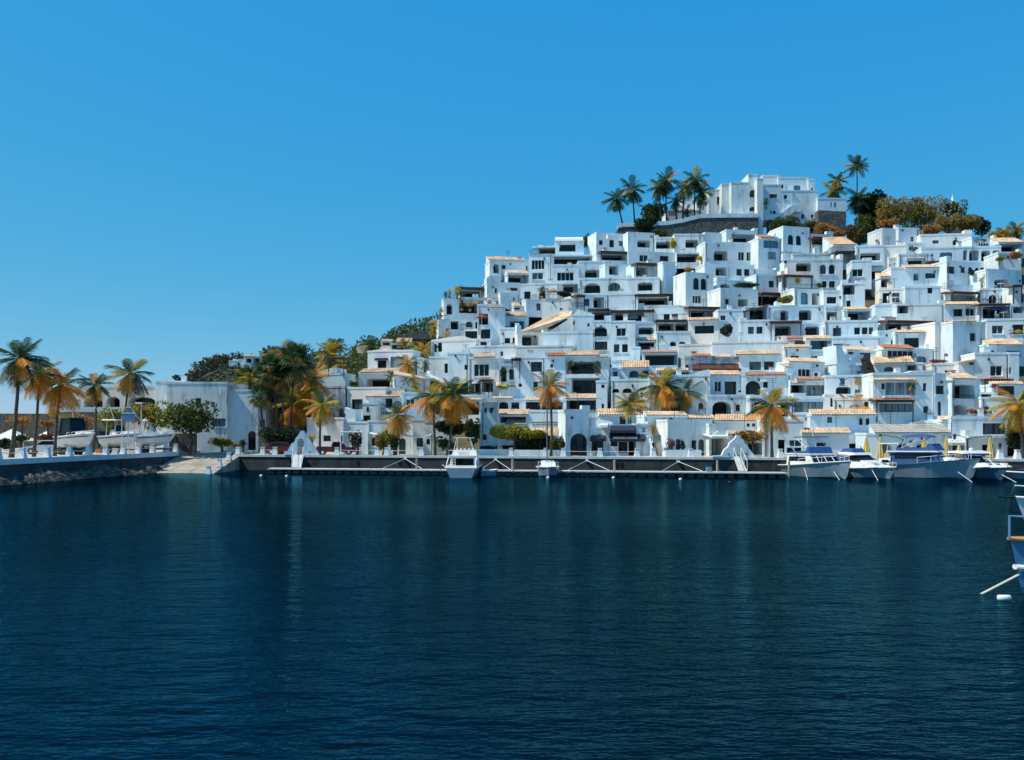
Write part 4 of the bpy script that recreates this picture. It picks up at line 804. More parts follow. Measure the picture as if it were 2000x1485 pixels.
house('G', 'white house with pale awning strip and shaded glazed porch near the stair parapet', [(-60, 125, 240, 240)], [('w', 0, 150, 105, 215, 3)])

# ------------------------------------------------------------------ hotel on the summit
hy = 181.0
hotel = house('I', 'large white stepped hotel with arched windows crowning the summit',
      [('H', 1590, 378, 1792, 800, -.5), (65, 290, 168, 790, 0), (165, 335, 232, 960, -2.2), (225, 302, 405, 520, 4), (228, 405, 432, 760, 1), (400, 322, 735, 560, 3.5), (430, 470, 560, 760, .9),
       (555, 470, 842, 850, 1.2), (735, 345, 810, 540, 3), (840, 556, 1162, 720, 0), ('H', 1484, 395, 1592, 760, 1.0), ('H', 1335, 458, 1490, 760, 3.0), ('H', 1200, 600, 1400, 800, 4.0), ('H', 1040, 562, 1232, 720, 6.0), ('H', 870, 690, 1250, 810, 3.5)],
      [('a', 80, 465, 160, 548), ('a', 80, 648, 160, 703), ('w', 302, 510, 388, 556, 3), ('w', 460, 520, 502, 566, 2), ('w', 245, 452, 262, 472), ('a', 435, 402, 458, 447), ('g', 572, 412, 650, 480, 2), ('a', 765, 440, 788, 492),
       ('a', 655, 735, 690, 785), ('a', 765, 735, 795, 775), ('a', 310, 690, 326, 730), ('a', 340, 695, 372, 735), ('H:w', 1430, 540, 1482, 630), ('H:x', 1255, 620, 1290, 690), ('H:x', 890, 715, 975, 755), ('a', 985, 600, 1000, 655), ('a', 1025, 600, 1048, 660),
       ('G', 'plaster', -.9, 2.2, [(230, 720), (400, 745), (560, 632), (650, 632), (650, 708), (580, 708), (470, 790), (230, 800)]), ('H:W', 1590, 745, 1792, 758)],
      name='hotel_building', cat='hotel', depth=6, yref=hy, turn=False)
def stone_wall(label, c, pts_top, ybot, Y, dep, mat='stone', cop=True):
    P = [px(c, *p) for p in pts_top]; yb = px(c, 0, ybot)[1]
    H = thing('retaining_wall', label, 'wall', at(P[0][0], yb, Y))
    out = [(wx(p[0], Y), wz(p[1], Y)) for p in P] + [(wx(P[-1][0], Y), wz(yb, Y)), (wx(P[0][0], Y), wz(yb, Y))]
    mb = MB(); mb.prism(out, Y, Y + dep); part('wall', mb, mat, H)
    if cop:
        top = [(x, z) for x, z in out[:len(P)]]
        mb = MB(); mb.prism([(x, z + .75) for x, z in top] + [(x, z - .05) for x, z in reversed(top)], Y - .1, Y + .5); part('coping', mb, 'plaster', H)
stone_wall('long dark stone retaining wall with white coping below the hotel', 'H', [(740, 860), (870, 855), (1050, 825), (1250, 775), (1590, 770), (1892, 770)], 1010, 178.5, 3)
stone_wall('low dark stone wall end with white coping under the two leaning palms', 'H', [(318, 905), (335, 885), (400, 872), (740, 872)], 1000, 178, 3)
stone_wall('dark stone wall under the hotel terrace on the right', 'I', [(845, 690), (1158, 705)], 930, 180.2, 3, cop=False)
stone_wall('dark stone wall behind the hotel stair', 'I', [(300, 800), (640, 840), (845, 840)], 960, 180.6, 2, cop=False)
# left hand buildings and walls by the boat yard
lw = house('B', 'long blank white building with small dark openings behind the boat yard', [(-20, 512, 545, 1165, 0), (547, 583, 835, 1160, .6), (810, 700, 905, 1160, 1.5)],
      [('d', 248, 660, 300, 735), ('n', 408, 852, 530, 928, 4), ('a', 740, 968, 812, 1150), ('w', 838, 860, 900, 935), ('x', 345, 940, 350, 945)], 'plaster_worn', yref=113.5, depth=9, turn=False)
house('A', 'white arcaded terrace building with three wide arches behind the left palms', [(555, 585, 1330, 800, 0, 'plaster_cream_lit', 2.5), (1325, 545, 1580, 790, -.4)],
      [('A', 715, 690, 875, 765), ('A', 908, 678, 1022, 765), ('A', 1090, 680, 1325, 765), ('x', 640, 700, 690, 760)], yref=116, depth=5, turn=False)
mb = MB(); Yw = 130; mb.box(wx(-60, Yw), wx(100, Yw), Yw, Yw + 1, 1, wz(808, Yw)); solo('retaining_wall', mb, 'stone_brown', 'dim brown stone wall far behind the left palms', 'wall')
mb = MB(); Yw = 108.5; mb.box(wx(330, Yw), wx(382, Yw), Yw, Yw + .5, 1, wz(847, Yw)); solo('retaining_wall', mb, 'stone_brown', 'low brown rubble wall beside the parked fishing boats', 'wall')
mb = MB(); Yw = 114; mb.box(wx(95, Yw), wx(240, Yw), Yw, Yw + .5, 1, wz(805, Yw)); solo('retaining_wall', mb, 'stone', 'grey wall under the arcaded terrace', 'wall')
ORD = ['first', 'second', 'third', 'fourth', 'fifth', 'sixth', 'seventh', 'eighth', 'ninth', 'tenth', 'eleventh', 'twelfth', 'thirteenth', 'fourteenth', 'fifteenth', 'sixteenth']

# ------------------------------------------------------------------ quay furniture
def bollard(p, Y, z, label, group, h=.82, lamp=False):
    c = at(p, 0, Y); o = thing('bollard', label, 'bollard', (c.x, Y, z), group=group)
    mb = MB(); b, t = .30, .17
    vs = [(c.x - b, Y - b, z), (c.x + b, Y - b, z), (c.x + b, Y + b, z), (c.x - b, Y + b, z), (c.x - t, Y - t, z + h), (c.x + t, Y - t, z + h), (c.x + t, Y + t, z + h), (c.x - t, Y + t, z + h)]
    mb.add(vs, [(0, 1, 5, 4), (1, 2, 6, 5), (2, 3, 7, 6), (3, 0, 4, 7), (3, 2, 1, 0)]); part('body', mb, 'white_paint', o)
    mb = MB(); mb.box(c.x - t - .05, c.x + t + .05, Y - t - .05, Y + t + .05, z + h, z + h + .09); part('cap', mb, 'white_paint', o)
    if lamp:
        mb = MB(); mb.lathe([(.11, 0), (.05, .06), (.05, .2), (.13, .24), (.16, .5), (.2, .52), (.03, .7)], (c.x, Y, z + h + .09), 8); part('lantern', mb, 'metal_dark', o)
    return c.x
rb = [(p, quay_at(p) + .35) for p in (513, 537, 658, 736, 755, 823, 998, 1066, 1100, 1172, 1244, 1276, 1349, 1524, 1953, 1987)]
LAMP = (1276, 1953)
for i, (p, Y) in enumerate(rb):
    lab = {1276: 'white bollard with black lantern at the foot of the promenade stair', 1953: 'white bollard with black lantern beside the tan parasol'}.get(p, f'white tapered bollard on the promenade kerb, {ORD[i]} from the slipway')
    bollard(p, Y, QZ + .07, lab, 'bollards along the promenade kerb' if p not in LAMP else None, lamp=p in LAMP)
def rope(a, b, sag, r, mat, name, label, cat, group, n=6):
    a, b = Vector(a), Vector(b)
    pts = [a.lerp(b, i / n) - Vector((0, 0, sag * 4 * (i / n) * (1 - i / n))) for i in range(n + 1)]
    mb = MB(); mb.tube(pts, r, 5); return solo(name, mb, mat, label, cat, group, org=tuple(a))
def yard_pt(p):                                # point on the left wall kerb at column p
    m = (p - 1000) / F_PX; ex, ey = W1[0] - W0[0], W1[1] - W0[1]
    t = (m * W0[1] - W0[0]) / (ex - m * ey); return W0[0] + ex * t - nrm.x * .25, W0[1] + ey * t - nrm.y * .25
prev = None
for i, p in enumerate((1, 49, 97, 140, 178, 211, 245, 274, 302, 328, 347)):
    X, Y = yard_pt(p); bollard(1000 + X / Y * F_PX, Y, YZ + .06, f'white tapered bollard on the boat yard kerb, {ORD[i]} from the left', 'bollards along the boat yard kerb', .85)
    if prev: rope((prev[0], prev[1], YZ + .66), (X, Y, YZ + .66), .10, .035, 'rope', 'rope', f'pale rope slung between boat yard bollards, {ORD[i - 1]} span from the left', 'rope', 'ropes between the boat yard bollards')
    prev = (X, Y)
for i, (yy, zz) in enumerate(((95.0, -.05), (98.5, .62), (101.8, 1.22), (105.2, 1.82))):
    bollard(1000 - 32.5 / yy * F_PX, yy, zz, f'white bollard on the edge of the slipway, {ORD[i]} up from the water', 'bollards down the slipway edge', .8)
for i, (p0, p1) in enumerate(zip((513, 658, 736, 998, 1100, 1172, 1349), (537, 736, 823, 1066, 1172, 1244, 1390))):
    Y0, Y1 = quay_at(p0) + .35, quay_at(p1) + .35
    rope((wx(p0, Y0), Y0, QZ + .65), (wx(p1, Y1), Y1, QZ + .65), .05, .025, 'rope', 'rope', f'thin rope strung between promenade bollards, {ORD[i]} span from the slipway', 'rope', 'ropes between the promenade bollards')
# gates
def gate(c, outer, hole, label):
    P = [px(c, *p) for p in outer]; cx = sum(p[0] for p in P) / len(P); Y = quay_at(cx) + .1
    o = thing('gate_arch', label, 'gate', (wx(cx, Y), Y, QZ))
    h0, h1 = px(c, hole[0], hole[1]), px(c, hole[2], hole[3])
    ar = outline(wx(h0[0], Y), wx(h1[0], Y), QZ + .08, wz(h0[1], Y), 'arch')
    pts = [(wx(p[0], Y), max(QZ + .08, wz(p[1], Y))) for p in P] + ar[::-1]
    mb = MB(); mb.prism(pts, Y - .25, Y + .3); part('wall', mb, 'plaster', o)
    for s in (h0[0] - 9, h1[0] + 11):
        mb = MB(); mb.tube([(wx(s, Y), Y - .27, QZ + .42), (wx(s, Y), Y - .22, QZ + .42)], .09, 8); part('drain_hole', mb, 'metal_dark', o)
    return o, (wx(h0[0], Y), wx(h1[0], Y), Y, wz(h0[1], Y))
g1, e1 = gate('B', [(1080, 1195), (1080, 1160), (1115, 1155), (1150, 1085), (1178, 1072), (1190, 1035), (1215, 1005), (1238, 966), (1262, 966), (1410, 1195)][::1] , (1202, 1040, 1270, 1195), 'white curved gable gate with barred arch at the left gangway')
g2, e2 = gate('E', [(1285, 1222), (1285, 1180), (1375, 1175), (1405, 1115), (1440, 1090), (1455, 1050), (1505, 1010), (1525, 975), (1548, 975), (1715, 1222)], (1490, 1055, 1563, 1222), 'white curved gable gate with open arch at the right gangway')
mb = MB()
for i in range(5): x = e1[0] + (e1[1] - e1[0]) * (i + .5) / 5; mb.box(x - .03, x + .03, e1[2] - .03, e1[2] + .03, QZ + .1, e1[3] - .1)
for z in (QZ + .9, QZ + 1.7): mb.box(e1[0], e1[1], e1[2] - .02, e1[2] + .02, z, z + .06)
part('bars', mb, 'metal_white', g1)
# floating dock: deck sections on black floats
DY0, DS = 92.6, .19
def dock_y(X): return DY0 - DS * X
dk = thing('floating_dock', 'long floating dock with pale deck edge on black floats', 'dock', (0, DY0, .2))
dx0 = wx(522, line_at(522, DY0, DS)); dx1 = wx(1540, line_at(1540, DY0, DS)); nsec = 14
for i in range(nsec):
    a = dx0 + (dx1 - dx0) * i / nsec + .04; b = dx0 + (dx1 - dx0) * (i + 1) / nsec - .04
    mb = MB(); mb.slab([(a, dock_y(a)), (b, dock_y(b)), (b, dock_y(b) + 1.8), (a, dock_y(a) + 1.8)], .36, .48); part('deck_section', mb, 'dock_edge', dk)
    for k in range(4):
        fa = a + (b - a) * (k + .12) / 4; fb = a + (b - a) * (k + .78) / 4
        mb = MB(); mb.slab([(fa, dock_y(fa) + .08), (fb, dock_y(fb) + .08), (fb, dock_y(fb) + 1.7), (fa, dock_y(fa) + 1.7)], -.3, .358); part('float', mb, 'float_black', dk)
for (p, lab) in ((814, 'grey mooring post on the dock left of the sport-fishing boat'), (1001, 'mooring post with wooden foot between the two moored boats'), (1200, 'grey mooring post on the dock below the navy awning'), (1401, 'mooring post on the dock near the right gangway'), (1541, 'pale wooden mooring post at the dock end'), (1744, 'pale wooden mooring post left of the yacht')):
    Y = line_at(p, DY0, DS) + .9; X = wx(p, Y); mb = MB(); mb.lathe([(.12, -1.2), (.12, 1.55), (.08, 1.62)], (X, Y, 0), 8)
    solo('mooring_post', mb, 'wood_post' if p > 1500 else 'slip_concrete', lab, 'post', org=(X, Y, 0))
def rel(c, pts):                               # brace: apex on the quay wall, feet on the dock
    out = []
    for k, (x, y) in enumerate(pts):
        p, q_ = px(c, x, y); Y = (quay_at(p) - .15) if k == 1 else line_at(p, DY0, DS) + 1.2
        out.append((wx(p, Y), Y, wz(q_, Y) if k == 1 else .52))
    return out
for c, pts, lab in (('C', [(800, 0), (1012, 1228), (1170, 0)], 'white A-shaped dock brace left of the sport-fishing boat'), ('D', [(410, 0), (552, 1218), (700, 0)], 'white A-shaped dock brace between the sport-fishing boat and the sailboat'),
                    ('D', [(1275, 0), (1466, 1228), (1690, 0)], 'white A-shaped dock brace right of the sailboat'), ('E', [(790, 0), (947, 1238), (1185, 0)], 'white A-shaped dock brace near the promenade stair')):
    a, b, c2 = rel(c, pts); o = thing('dock_brace', lab, 'brace', b, group=None)
    for e in (a, c2): mb = MB(); mb.tube([b, e], .03, 5); part('arm', mb, 'metal_white', o)
    mb = MB(); mb.box(b[0] - .16, b[0] + .16, b[1] - .1, b[1] + .16, b[2] - .1, b[2] + .12); part('bracket', mb, 'metal_white', o)
for c, top, bot, lab in (('B', (1162, 1262), (1150, 1238), 'white gangway from the left gate down to the dock'), ('E', (1500, 1575), (1550, 1635), 'white gangway from the right gate down to the dock')):
    t0, t1 = px(c, top[0], 0)[0], px(c, top[1], 0)[0]; b0, b1 = px(c, bot[0], 0)[0], px(c, bot[1], 0)[0]
    Yt = quay_at(t0) - .1; Yb = line_at(b0, DY0, DS) + .9
    o = thing('gangway', lab, 'gangway', (wx(t0, Yt), Yt, QZ))
    A = [(wx(t0, Yt), Yt, QZ + .12), (wx(t1, Yt), Yt, QZ + .12), (wx(b1, Yb), Yb, .58), (wx(b0, Yb), Yb, .58)]
    mb = MB(); lo = [(x, y, z - .1) for x, y, z in A]; mb.add(A + lo, [(0, 3, 2, 1), (4, 5, 6, 7), (0, 1, 5, 4), (1, 2, 6, 5), (2, 3, 7, 6), (3, 0, 4, 7)]); part('deck', mb, 'skin_stone', o)
    for i in (0, 1):
        a, b = Vector(A[i]), Vector(A[3 - i]); mb = MB(); u = Vector((0, 0, .95)); mb.tube([a + u, b + u], .03, 5); mb.tube([a, a + u], .03, 5); mb.tube([b, b + u], .03, 5); m = a.lerp(b, .5); mb.tube([m, m + u], .025, 5); part('handrail', mb, 'metal_white', o)
mb = MB(); Y = line_at(1389, DY0, DS) + .9; mb.box(wx(1380, Y), wx(1389, Y), Y - .3, Y + .3, .5, .95); solo('dock_box', mb, 'sign_blue', 'small blue box on the dock near the right gangway', 'box')
# stair
st = thing('promenade_stair', 'sunlit cream stair rising between the navy awning shop and the curved wall', 'stair', (wx(1287, 104), 104, QZ))
a, b = px('E', 705, 1140), px('E', 800, 980)
Ys = quay_at(1287) + 5.2
for i in range(14):
    Y = Ys + i * .30; mb = MB(); mb.box(wx(a[0], Ys), wx(b[0], Ys), Y, Ys + 14 * .3 + .5, QZ + i * .225 - (0 if i else .1), QZ + (i + 1) * .225 - .003); part('step', mb, 'pavement', st)
for x in (wx(a[0] - 3, Ys), wx(b[0] + 3, Ys)):
    mb = MB(); mb.add([(x - .15, Ys - .1, QZ), (x + .15, Ys - .1, QZ), (x + .15, Ys + 4.6, QZ), (x - .15, Ys + 4.6, QZ), (x - .15, Ys - .1, QZ + .9), (x + .15, Ys - .1, QZ + .9), (x + .15, Ys + 4.6, QZ + 4), (x - .15, Ys + 4.6, QZ + 4)], [(0, 1, 5, 4), (1, 2, 6, 5), (2, 3, 7, 6), (3, 0, 4, 7), (4, 5, 6, 7)]); part('parapet', mb, 'plaster', st)
# low white garden walls on the promenade
for p0, p1, dy, h, lab in ((935, 1012, 3.6, .75, 'low white planter wall in front of the tower'), (1003, 1100, 3.2, .7, 'low white planter wall in front of the hedge'), (1300, 1370, 3.0, .75, 'low white planter wall in front of the curved blue wall'), (413, 483, 4.5, .5, 'low white planter bed beside the slipway')):
    pm = (p0 + p1) / 2; Y = quay_at(pm) + dy; mb = MB(); mb.box(wx(p0, Y), wx(p1, Y), Y, Y + .35, QZ - .1, QZ + h); mb.box(wx(p0, Y), wx(p1, Y), Y + .35, Y + 2.2, QZ - .1, QZ + h - .12)
    solo('planter_wall', mb, 'plaster', lab, 'planter')
mb = MB(); Yb = quay_at(560) + 7; mb.box(wx(504, Yb), wx(590, Yb), Yb, Yb + .4, 1.4, wz(838, Yb)); solo('garden_wall', mb, 'stone', 'dark shaded garden wall with vines behind the left gate', 'wall')
# white pipe frame
Y = quay_at(687) + 1.2; o = thing('pipe_frame', 'tall white pipe frame on the promenade by the red pickup', 'frame', (wx(687, Y), Y, QZ))
for p in (665.5, 708.5): mb = MB(); mb.tube([(wx(p, Y), Y, QZ), (wx(p, Y), Y, wz(844, Y))], .06, 6); part('post', mb, 'metal_white', o)
mb = MB(); mb.tube([(wx(665, Y), Y, wz(844, Y)), (wx(709, Y), Y, wz(844, Y))], .06, 6); part('crossbar', mb, 'metal_white', o)
# cloth sails over the shop fronts
for c, r, lab, dyq in (('C', (668, 985, 765, 1000), 'small white cloth sail over the low shop', 4.0), ('C', (960, 998, 1262, 1030), 'long sagging white cloth sail on thin posts', 3.2)):
    (x0, y0), (x1, y1) = px(c, r[0], r[1]), px(c, r[2], r[3]); Y = quay_at((x0 + x1) / 2) + dyq
    o = thing('cloth_sail', lab, 'awning', (wx(x0, Y), Y, QZ)); n = 8; vs = []
    for k in (0, 1):
        for i in range(n + 1):
            t = i / n; vs.append((wx(x0 + (x1 - x0) * t, Y) , Y + k * 2.2, wz(y0 + (y1 - y0) * 4 * t * (1 - t) * .9, Y) + .12 * k))
    vs += [(x, y, z - .03) for x, y, z in vs]; m = 2 * (n + 1)
    fs = [(i, i + 1, n + 2 + i, n + 1 + i) for i in range(n)] + [(m + i, m + n + 1 + i, m + n + 2 + i, m + i + 1) for i in range(n)] + [(i, m + i, m + i + 1, i + 1) for i in range(n)]
    mb = MB(); mb.add(vs, fs); part('cloth', mb, 'awning_white', o)
    for x in (x0, x1): mb = MB(); mb.tube([(wx(x, Y), Y, QZ), (wx(x, Y), Y, wz(y0 - 1, Y))], .04, 5); part('post', mb, 'metal_dark', o)
# yard sign board, lamp pole
Y = 96.0; o = thing('sign_board', 'blank blue stepped sign board on three white posts in the boat yard', 'sign', (wx(252, Y), Y, YZ))
for (x0, y0, x1, y1) in ((1040, 822, 1153, 890), (1078, 772, 1116, 819)):
    a, b = px('A', x0, y0), px('A', x1, y1); mb = MB(); mb.box(wx(a[0], Y), wx(b[0], Y), Y - .04, Y + .04, wz(b[1], Y), wz(a[1], Y)); part('panel', mb, 'sign_blue', o)
    mb = MB(); mb.box(wx(a[0], Y) - .02, wx(b[0], Y) + .02, Y - .06, Y + .06, wz(a[1], Y) + .004, wz(a[1], Y) + .1); part('cap', mb, 'metal_white', o)
for x in (1036, 1091, 1143): p = px('A', x, 0)[0]; mb = MB(); mb.tube([(wx(p, Y), Y + .1, YZ), (wx(p, Y), Y + .1, wz(815, Y))], .055, 6); part('post', mb, 'metal_white', o)
Y = 104.0; o = thing('flood_light_pole', 'slim pole with flat flood light above the parked fishing boats', 'lamp', (wx(276, Y), Y, YZ))
mb = MB(); mb.tube([(wx(276, Y), Y, YZ), (wx(276, Y), Y, wz(787, Y))], .06, 6); part('pole', mb, 'trim_grey', o)
mb = MB(); mb.box(wx(266, Y), wx(279, Y), Y - .3, Y + .2, wz(789, Y), wz(786, Y)); part('lamp_head', mb, 'metal_white', o)
# iron lamp posts with spread arms
for c, x, y0, arms, lab in (('G', 428, 1020, ((200, 968), (618, 968)), 'dark iron lamp post with two long arms in front of the arcade'), ('G', 1075, 1020, ((945, 965), (1300, 982)), 'dark iron lamp post with two long arms beside the cafe sign')):
    p, q_ = px(c, x, y0); Y = quay_at(p) + 2.0; X = wx(p, Y); o = thing('lamp_post', lab, 'lamp', (X, Y, QZ))
    mb = MB(); mb.tube([(X, Y, QZ), (X, Y, QZ + .5), (X, Y, QZ + .55), (X, Y, wz(q_, Y))], [.16, .14, .09, .07], 8); part('post', mb, 'metal_dark', o)
    for (ax, ay) in arms:
        pa, qa = px(c, ax, ay); e = at(pa, qa, Y); m = Vector((X, Y, wz(q_, Y))); mb = MB(); mb.tube([m, m.lerp(e, .25) + Vector((0, 0, .12)), e], .04, 5); part('arm', mb, 'metal_dark', o)
        mb = MB(); mb.lathe([(.03, -.55), (.12, -.5), (.17, -.15), (.2, -.12), (.03, .08)], e, 8); part('lantern', mb, 'metal_dark', o)

# ------------------------------------------------------------------ parasols
def closed_parasol(p, q0, q1, Y, label):
    X = wx(p, Y); zt, zb = wz(q0, Y), wz(q1, Y); h = zt - zb; o = thing('closed_parasol', label, 'parasol', (X, Y, QZ))
    n = 16; vs = []; prof = [(.03, 0), (.10, .06), (.16, .3), (.26, .62), (.34, .86), (.28, .97), (.18, 1.0)]
    for (r, t) in prof:
        for k in range(n): rr = r * (1.15 if k % 2 else .78); vs.append((X + rr * math.cos(k * 2 * math.pi / n), Y + rr * math.sin(k * 2 * math.pi / n), zt - h * t))
    mb = MB(); mb.add(vs, [(i * n + k, i * n + (k + 1) % n, (i + 1) * n + (k + 1) % n, (i + 1) * n + k) for i in range(len(prof) - 1) for k in range(n)]); part('cloth', mb, 'umbrella_tan', o)
    mb = MB(); mb.tube([(X, Y, QZ), (X, Y, zt + .08)], .03, 6); part('pole', mb, 'metal_dark', o)
for x, y0, y1, dy, lab in ((200, 985, 1212, 1.2, 'tan closed parasol at the left end of the arcade'), (62, 990, 1165, 3.0, 'olive closed parasol behind the small cruiser'), (640, 985, 1190, 3.2, 'tan closed parasol behind the yacht bimini'),
                           (862, 985, 1205, 1.6, 'tan closed parasol right of the yacht flybridge'), (988, 1070, 1190, 4.4, 'dim tan closed parasol inside the cafe shade'), (1300, 988, 1222, 1.2, 'large tan closed parasol in front of the picture window house')):
    p, q0 = px('G', x, y0); closed_parasol(p, q0, px('G', 0, y1)[1], quay_at(p) + dy, lab)
def open_parasol(c, x, y, wpx, dep, mat, label, flat=.28):
    p, q_ = px(c, x, y); Y = dep; X, z = wx(p, Y), wz(q_, Y); r = wpx / CR[c][2] / F_PX * Y / 2
    o = thing('open_parasol', label, 'parasol', (X, Y, z - 2.0)); n = 12
    mb = MB(); mb.add([(X, Y, z + r * flat)] + [(X + r * math.cos(k * 2 * math.pi / n), Y + r * math.sin(k * 2 * math.pi / n), z) for k in range(n)] + [(X + r * .96 * math.cos(k * 2 * math.pi / n), Y + r * .96 * math.sin(k * 2 * math.pi / n), z - .15) for k in range(n)],
                      [(0, 1 + k, 1 + (k + 1) % n) for k in range(n)] + [(1 + k, 1 + n + k, 1 + n + (k + 1) % n, 1 + (k + 1) % n) for k in range(n)]); part('canopy', mb, mat, o)
    mb = MB(); mb.tube([(X, Y, z - 2.0), (X, Y, z + r * flat)], .035, 5); part('pole', mb, 'metal_white', o)
def front(c, x, y, d=-1.2): p, q_ = px(c, x, y); return hill_y(p, q_) + d
open_parasol('L', 105, 735, 150, front('L', 105, 900, -.5), 'thatch', 'thatched straw parasol on the rounded white terrace', .35)
open_parasol('K', 690, 1022, 130, front('K', 690, 1320, -.9), 'umbrella_red', 'red parasol on a small terrace of the left slope')
open_parasol('K', 950, 945, 130, front('K', 950, 1180, -.8), 'umbrella_blue', 'blue parasol above a tiled ledge on the left slope')
open_parasol('D', 345, 447, 62, front('D', 345, 550, -.5), 'awning_white', 'small white parasol in a dark terrace left of the tower')
open_parasol('O', 1232, 958, 160, front('O', 1232, 1140, .6), 'umbrella_blue', 'blue parasol inside a dark covered terrace at the right')
open_parasol('O', 1070, 218, 130, front('O', 1070, 318, -.6), 'umbrella_teal', 'teal parasol on the right ridge terrace')
# dishes, air conditioners, tables
def dish(c, x, y, r, yb, label):
    p, q_ = px(c, x, y); Y = front(c, x, yb, -.5); v = at(p, q_, Y); rr = r / CR[c][2] / F_PX * Y
    o = thing('satellite_dish', label, 'satellite dish', v); n = 14; prof = [(0, .0), (.5, .05), (.85, .15), (1, .22)]
    vs = []; ax = Vector((-.25, -.75, .55)).normalized(); a = ax.cross(Vector((0, 0, 1))).normalized(); b = ax.cross(a)
    for (r_, d) in prof: vs += [v + (a * math.cos(k * 2 * math.pi / n) + b * math.sin(k * 2 * math.pi / n)) * r_ * rr + ax * d * rr for k in range(n)]
    mb = MB(); mb.add(vs, [(i * n + k, i * n + (k + 1) % n, (i + 1) * n + (k + 1) % n, (i + 1) * n + k) for i in range(len(prof) - 1) for k in range(n)]); part('reflector', mb, 'dish_grey', o)
    mb = MB(); mb.tube([v, v + ax * rr * .9], .025, 5); part('feed_arm', mb, 'metal_dark', o)
    mb = MB(); mb.tube([v, v + Vector((0, .5, -.15)), v + Vector((0, .5, -.9))], .04, 5); part('mast', mb, 'metal_dark', o)
for a in (('K', 637, 1345, 20, 1420, 'grey satellite dish beside the low curved-parapet house'), ('G', 1107, 176, 36, 300, 'large dark satellite dish against the stained tower house'), ('G', 1110, 258, 24, 430, 'grey satellite dish on a mast by the cream wall block'),
          ('G', 860, 176, 22, 260, 'small grey dish above the red flower parapet'), ('G', 550, 180, 28, 260, 'grey dish at the end of the five-pane window'), ('O', 1085, 772, 24, 915, 'dish hanging left of the twin glazed arches'),
          ('O', 1385, 758, 28, 915, 'dish hanging right of the twin glazed arches'), ('N', 20, 952, 20, 1090, 'dark dish beside the two rounded loggias'), ('N', 190, 455, 22, 760, 'dish on the corner of the tallest mid-right house'), ('J', 88, 655, 28, 720, 'dish on the stained twin-block ridge house'),
          ('F', 1475, 530, 22, 620, 'round grey dish on the marlin restaurant wall')): dish(*a)
for c, x, y, yb, lab in (('F', 768, 362, 410, 'air conditioner left of the dark window'), ('F', 1000, 368, 410, 'air conditioner right of the dark window'), ('E', 112, 852, 890, 'air conditioner on the roof of the navy awning shop'), ('D', 1592, 520, 600, 'air conditioner on the lower stacked balcony')):
    p, q_ = px(c, x, y); Y = front(c, x, yb, -.7); v = at(p, q_, Y); o = thing('air_conditioner', lab, 'air conditioner', v)
    mb = MB(); mb.box(v.x - .42, v.x + .42, Y, Y + .35, v.z - .35, v.z + .35); part('casing', mb, 'ac_unit', o)
    mb = MB(); mb.tube([(v.x - .1, Y - .01, v.z), (v.x - .1, Y + .02, v.z)], .26, 12); part('fan_grille', mb, 'metal_dark', o)
def table(c, x, y, yb, lab):
    p, q_ = px(c, x, y); Y = front(c, x, yb, -.4); v = at(p, q_, Y); o = thing('terrace_table', lab, 'table', v)
    mb = MB(); mb.lathe([(.55, .0), (.55, .05)], (v.x, Y, v.z + .7), 12); part('top', mb, 'white_paint', o); mb = MB(); mb.tube([(v.x, Y, v.z), (v.x, Y, v.z + .7)], .05, 6); part('leg', mb, 'white_paint', o)
    mb = MB(); mb.box(v.x - 1.1, v.x - .7, Y - .2, Y + .2, v.z + .4, v.z + .46); mb.box(v.x - 1.1, v.x - 1.04, Y - .2, Y + .2, v.z + .46, v.z + .9)
    for sx in (-1.08, -.74): mb.box(v.x + sx, v.x + sx + .04, Y - .18, Y - .14, v.z, v.z + .4); mb.box(v.x + sx, v.x + sx + .04, Y + .14, Y + .18, v.z, v.z + .4)
    solo('terrace_chair', mb, 'white_paint', lab.replace('table', 'chair'), 'chair')
for a in (('O', 1290, 738, 745, 'white terrace table in the wide rounded loggia'), ('O', 1320, 1050, 1140, 'white terrace table under the blue parasol'), ('O', 155, 885, 905, 'white terrace table on the balcony with two dark doors'), ('E', 790, 118, 140, 'white terrace table under the orange tile canopy')): table(*a)
# marlin, emblem and letters on the restaurant wall
rest = [o for o in bpy.data.objects if o.get('label', '').startswith('white restaurant house with blue marlin')][0]
zp = lambda x, y: (1620 + x / 21.2, 720 + y / 21.2)
Y = rest['front_y'] - .75; o = thing('marlin_sculpture', 'blue leaping marlin sculpture on the white restaurant wall', 'sculpture', at(*zp(560, 680), Y))
P = [zp(*p) for p in ((425, 395), (510, 425), (578, 380), (600, 425), (680, 450), (770, 395), (720, 455), (625, 492), (640, 560), (640, 665), (600, 660), (605, 545), (560, 560), (610, 650), (560, 640), (490, 555))]
mb = MB(); mb.prism([(wx(p[0], Y), wz(p[1], Y)) for p in P], Y, Y + .25); part('body', mb, 'marlin_blue', o)
P = [zp(*p) for p in ((430, 720), (430, 610), (470, 560), (520, 600), (560, 660), (640, 690), (700, 720))]; mb = MB(); mb.prism([(wx(p[0], Y + .2), wz(p[1], Y + .2)) for p in P], Y + .26, Y + .5); part('wave_base', mb, 'sign_blue', o)
o = thing('wall_emblem', 'round orange emblem under dark letters on the restaurant wall', 'sign', at(*zp(1175, 560), Y))
v = at(*zp(1178, 552), Y + .3); mb = MB(); mb.tube([v, v + Vector((0, .1, 0))], .42, 14); part('disc', mb, 'gold', o)
for ch, x, y in zip('MALIMA', (1040, 1110, 1180, 1250, 1305, 1350), (400, 378, 372, 380, 405, 440)): lettering(ch, o, at(*zp(x, y), Y + .3), .36, 'letter_blue')

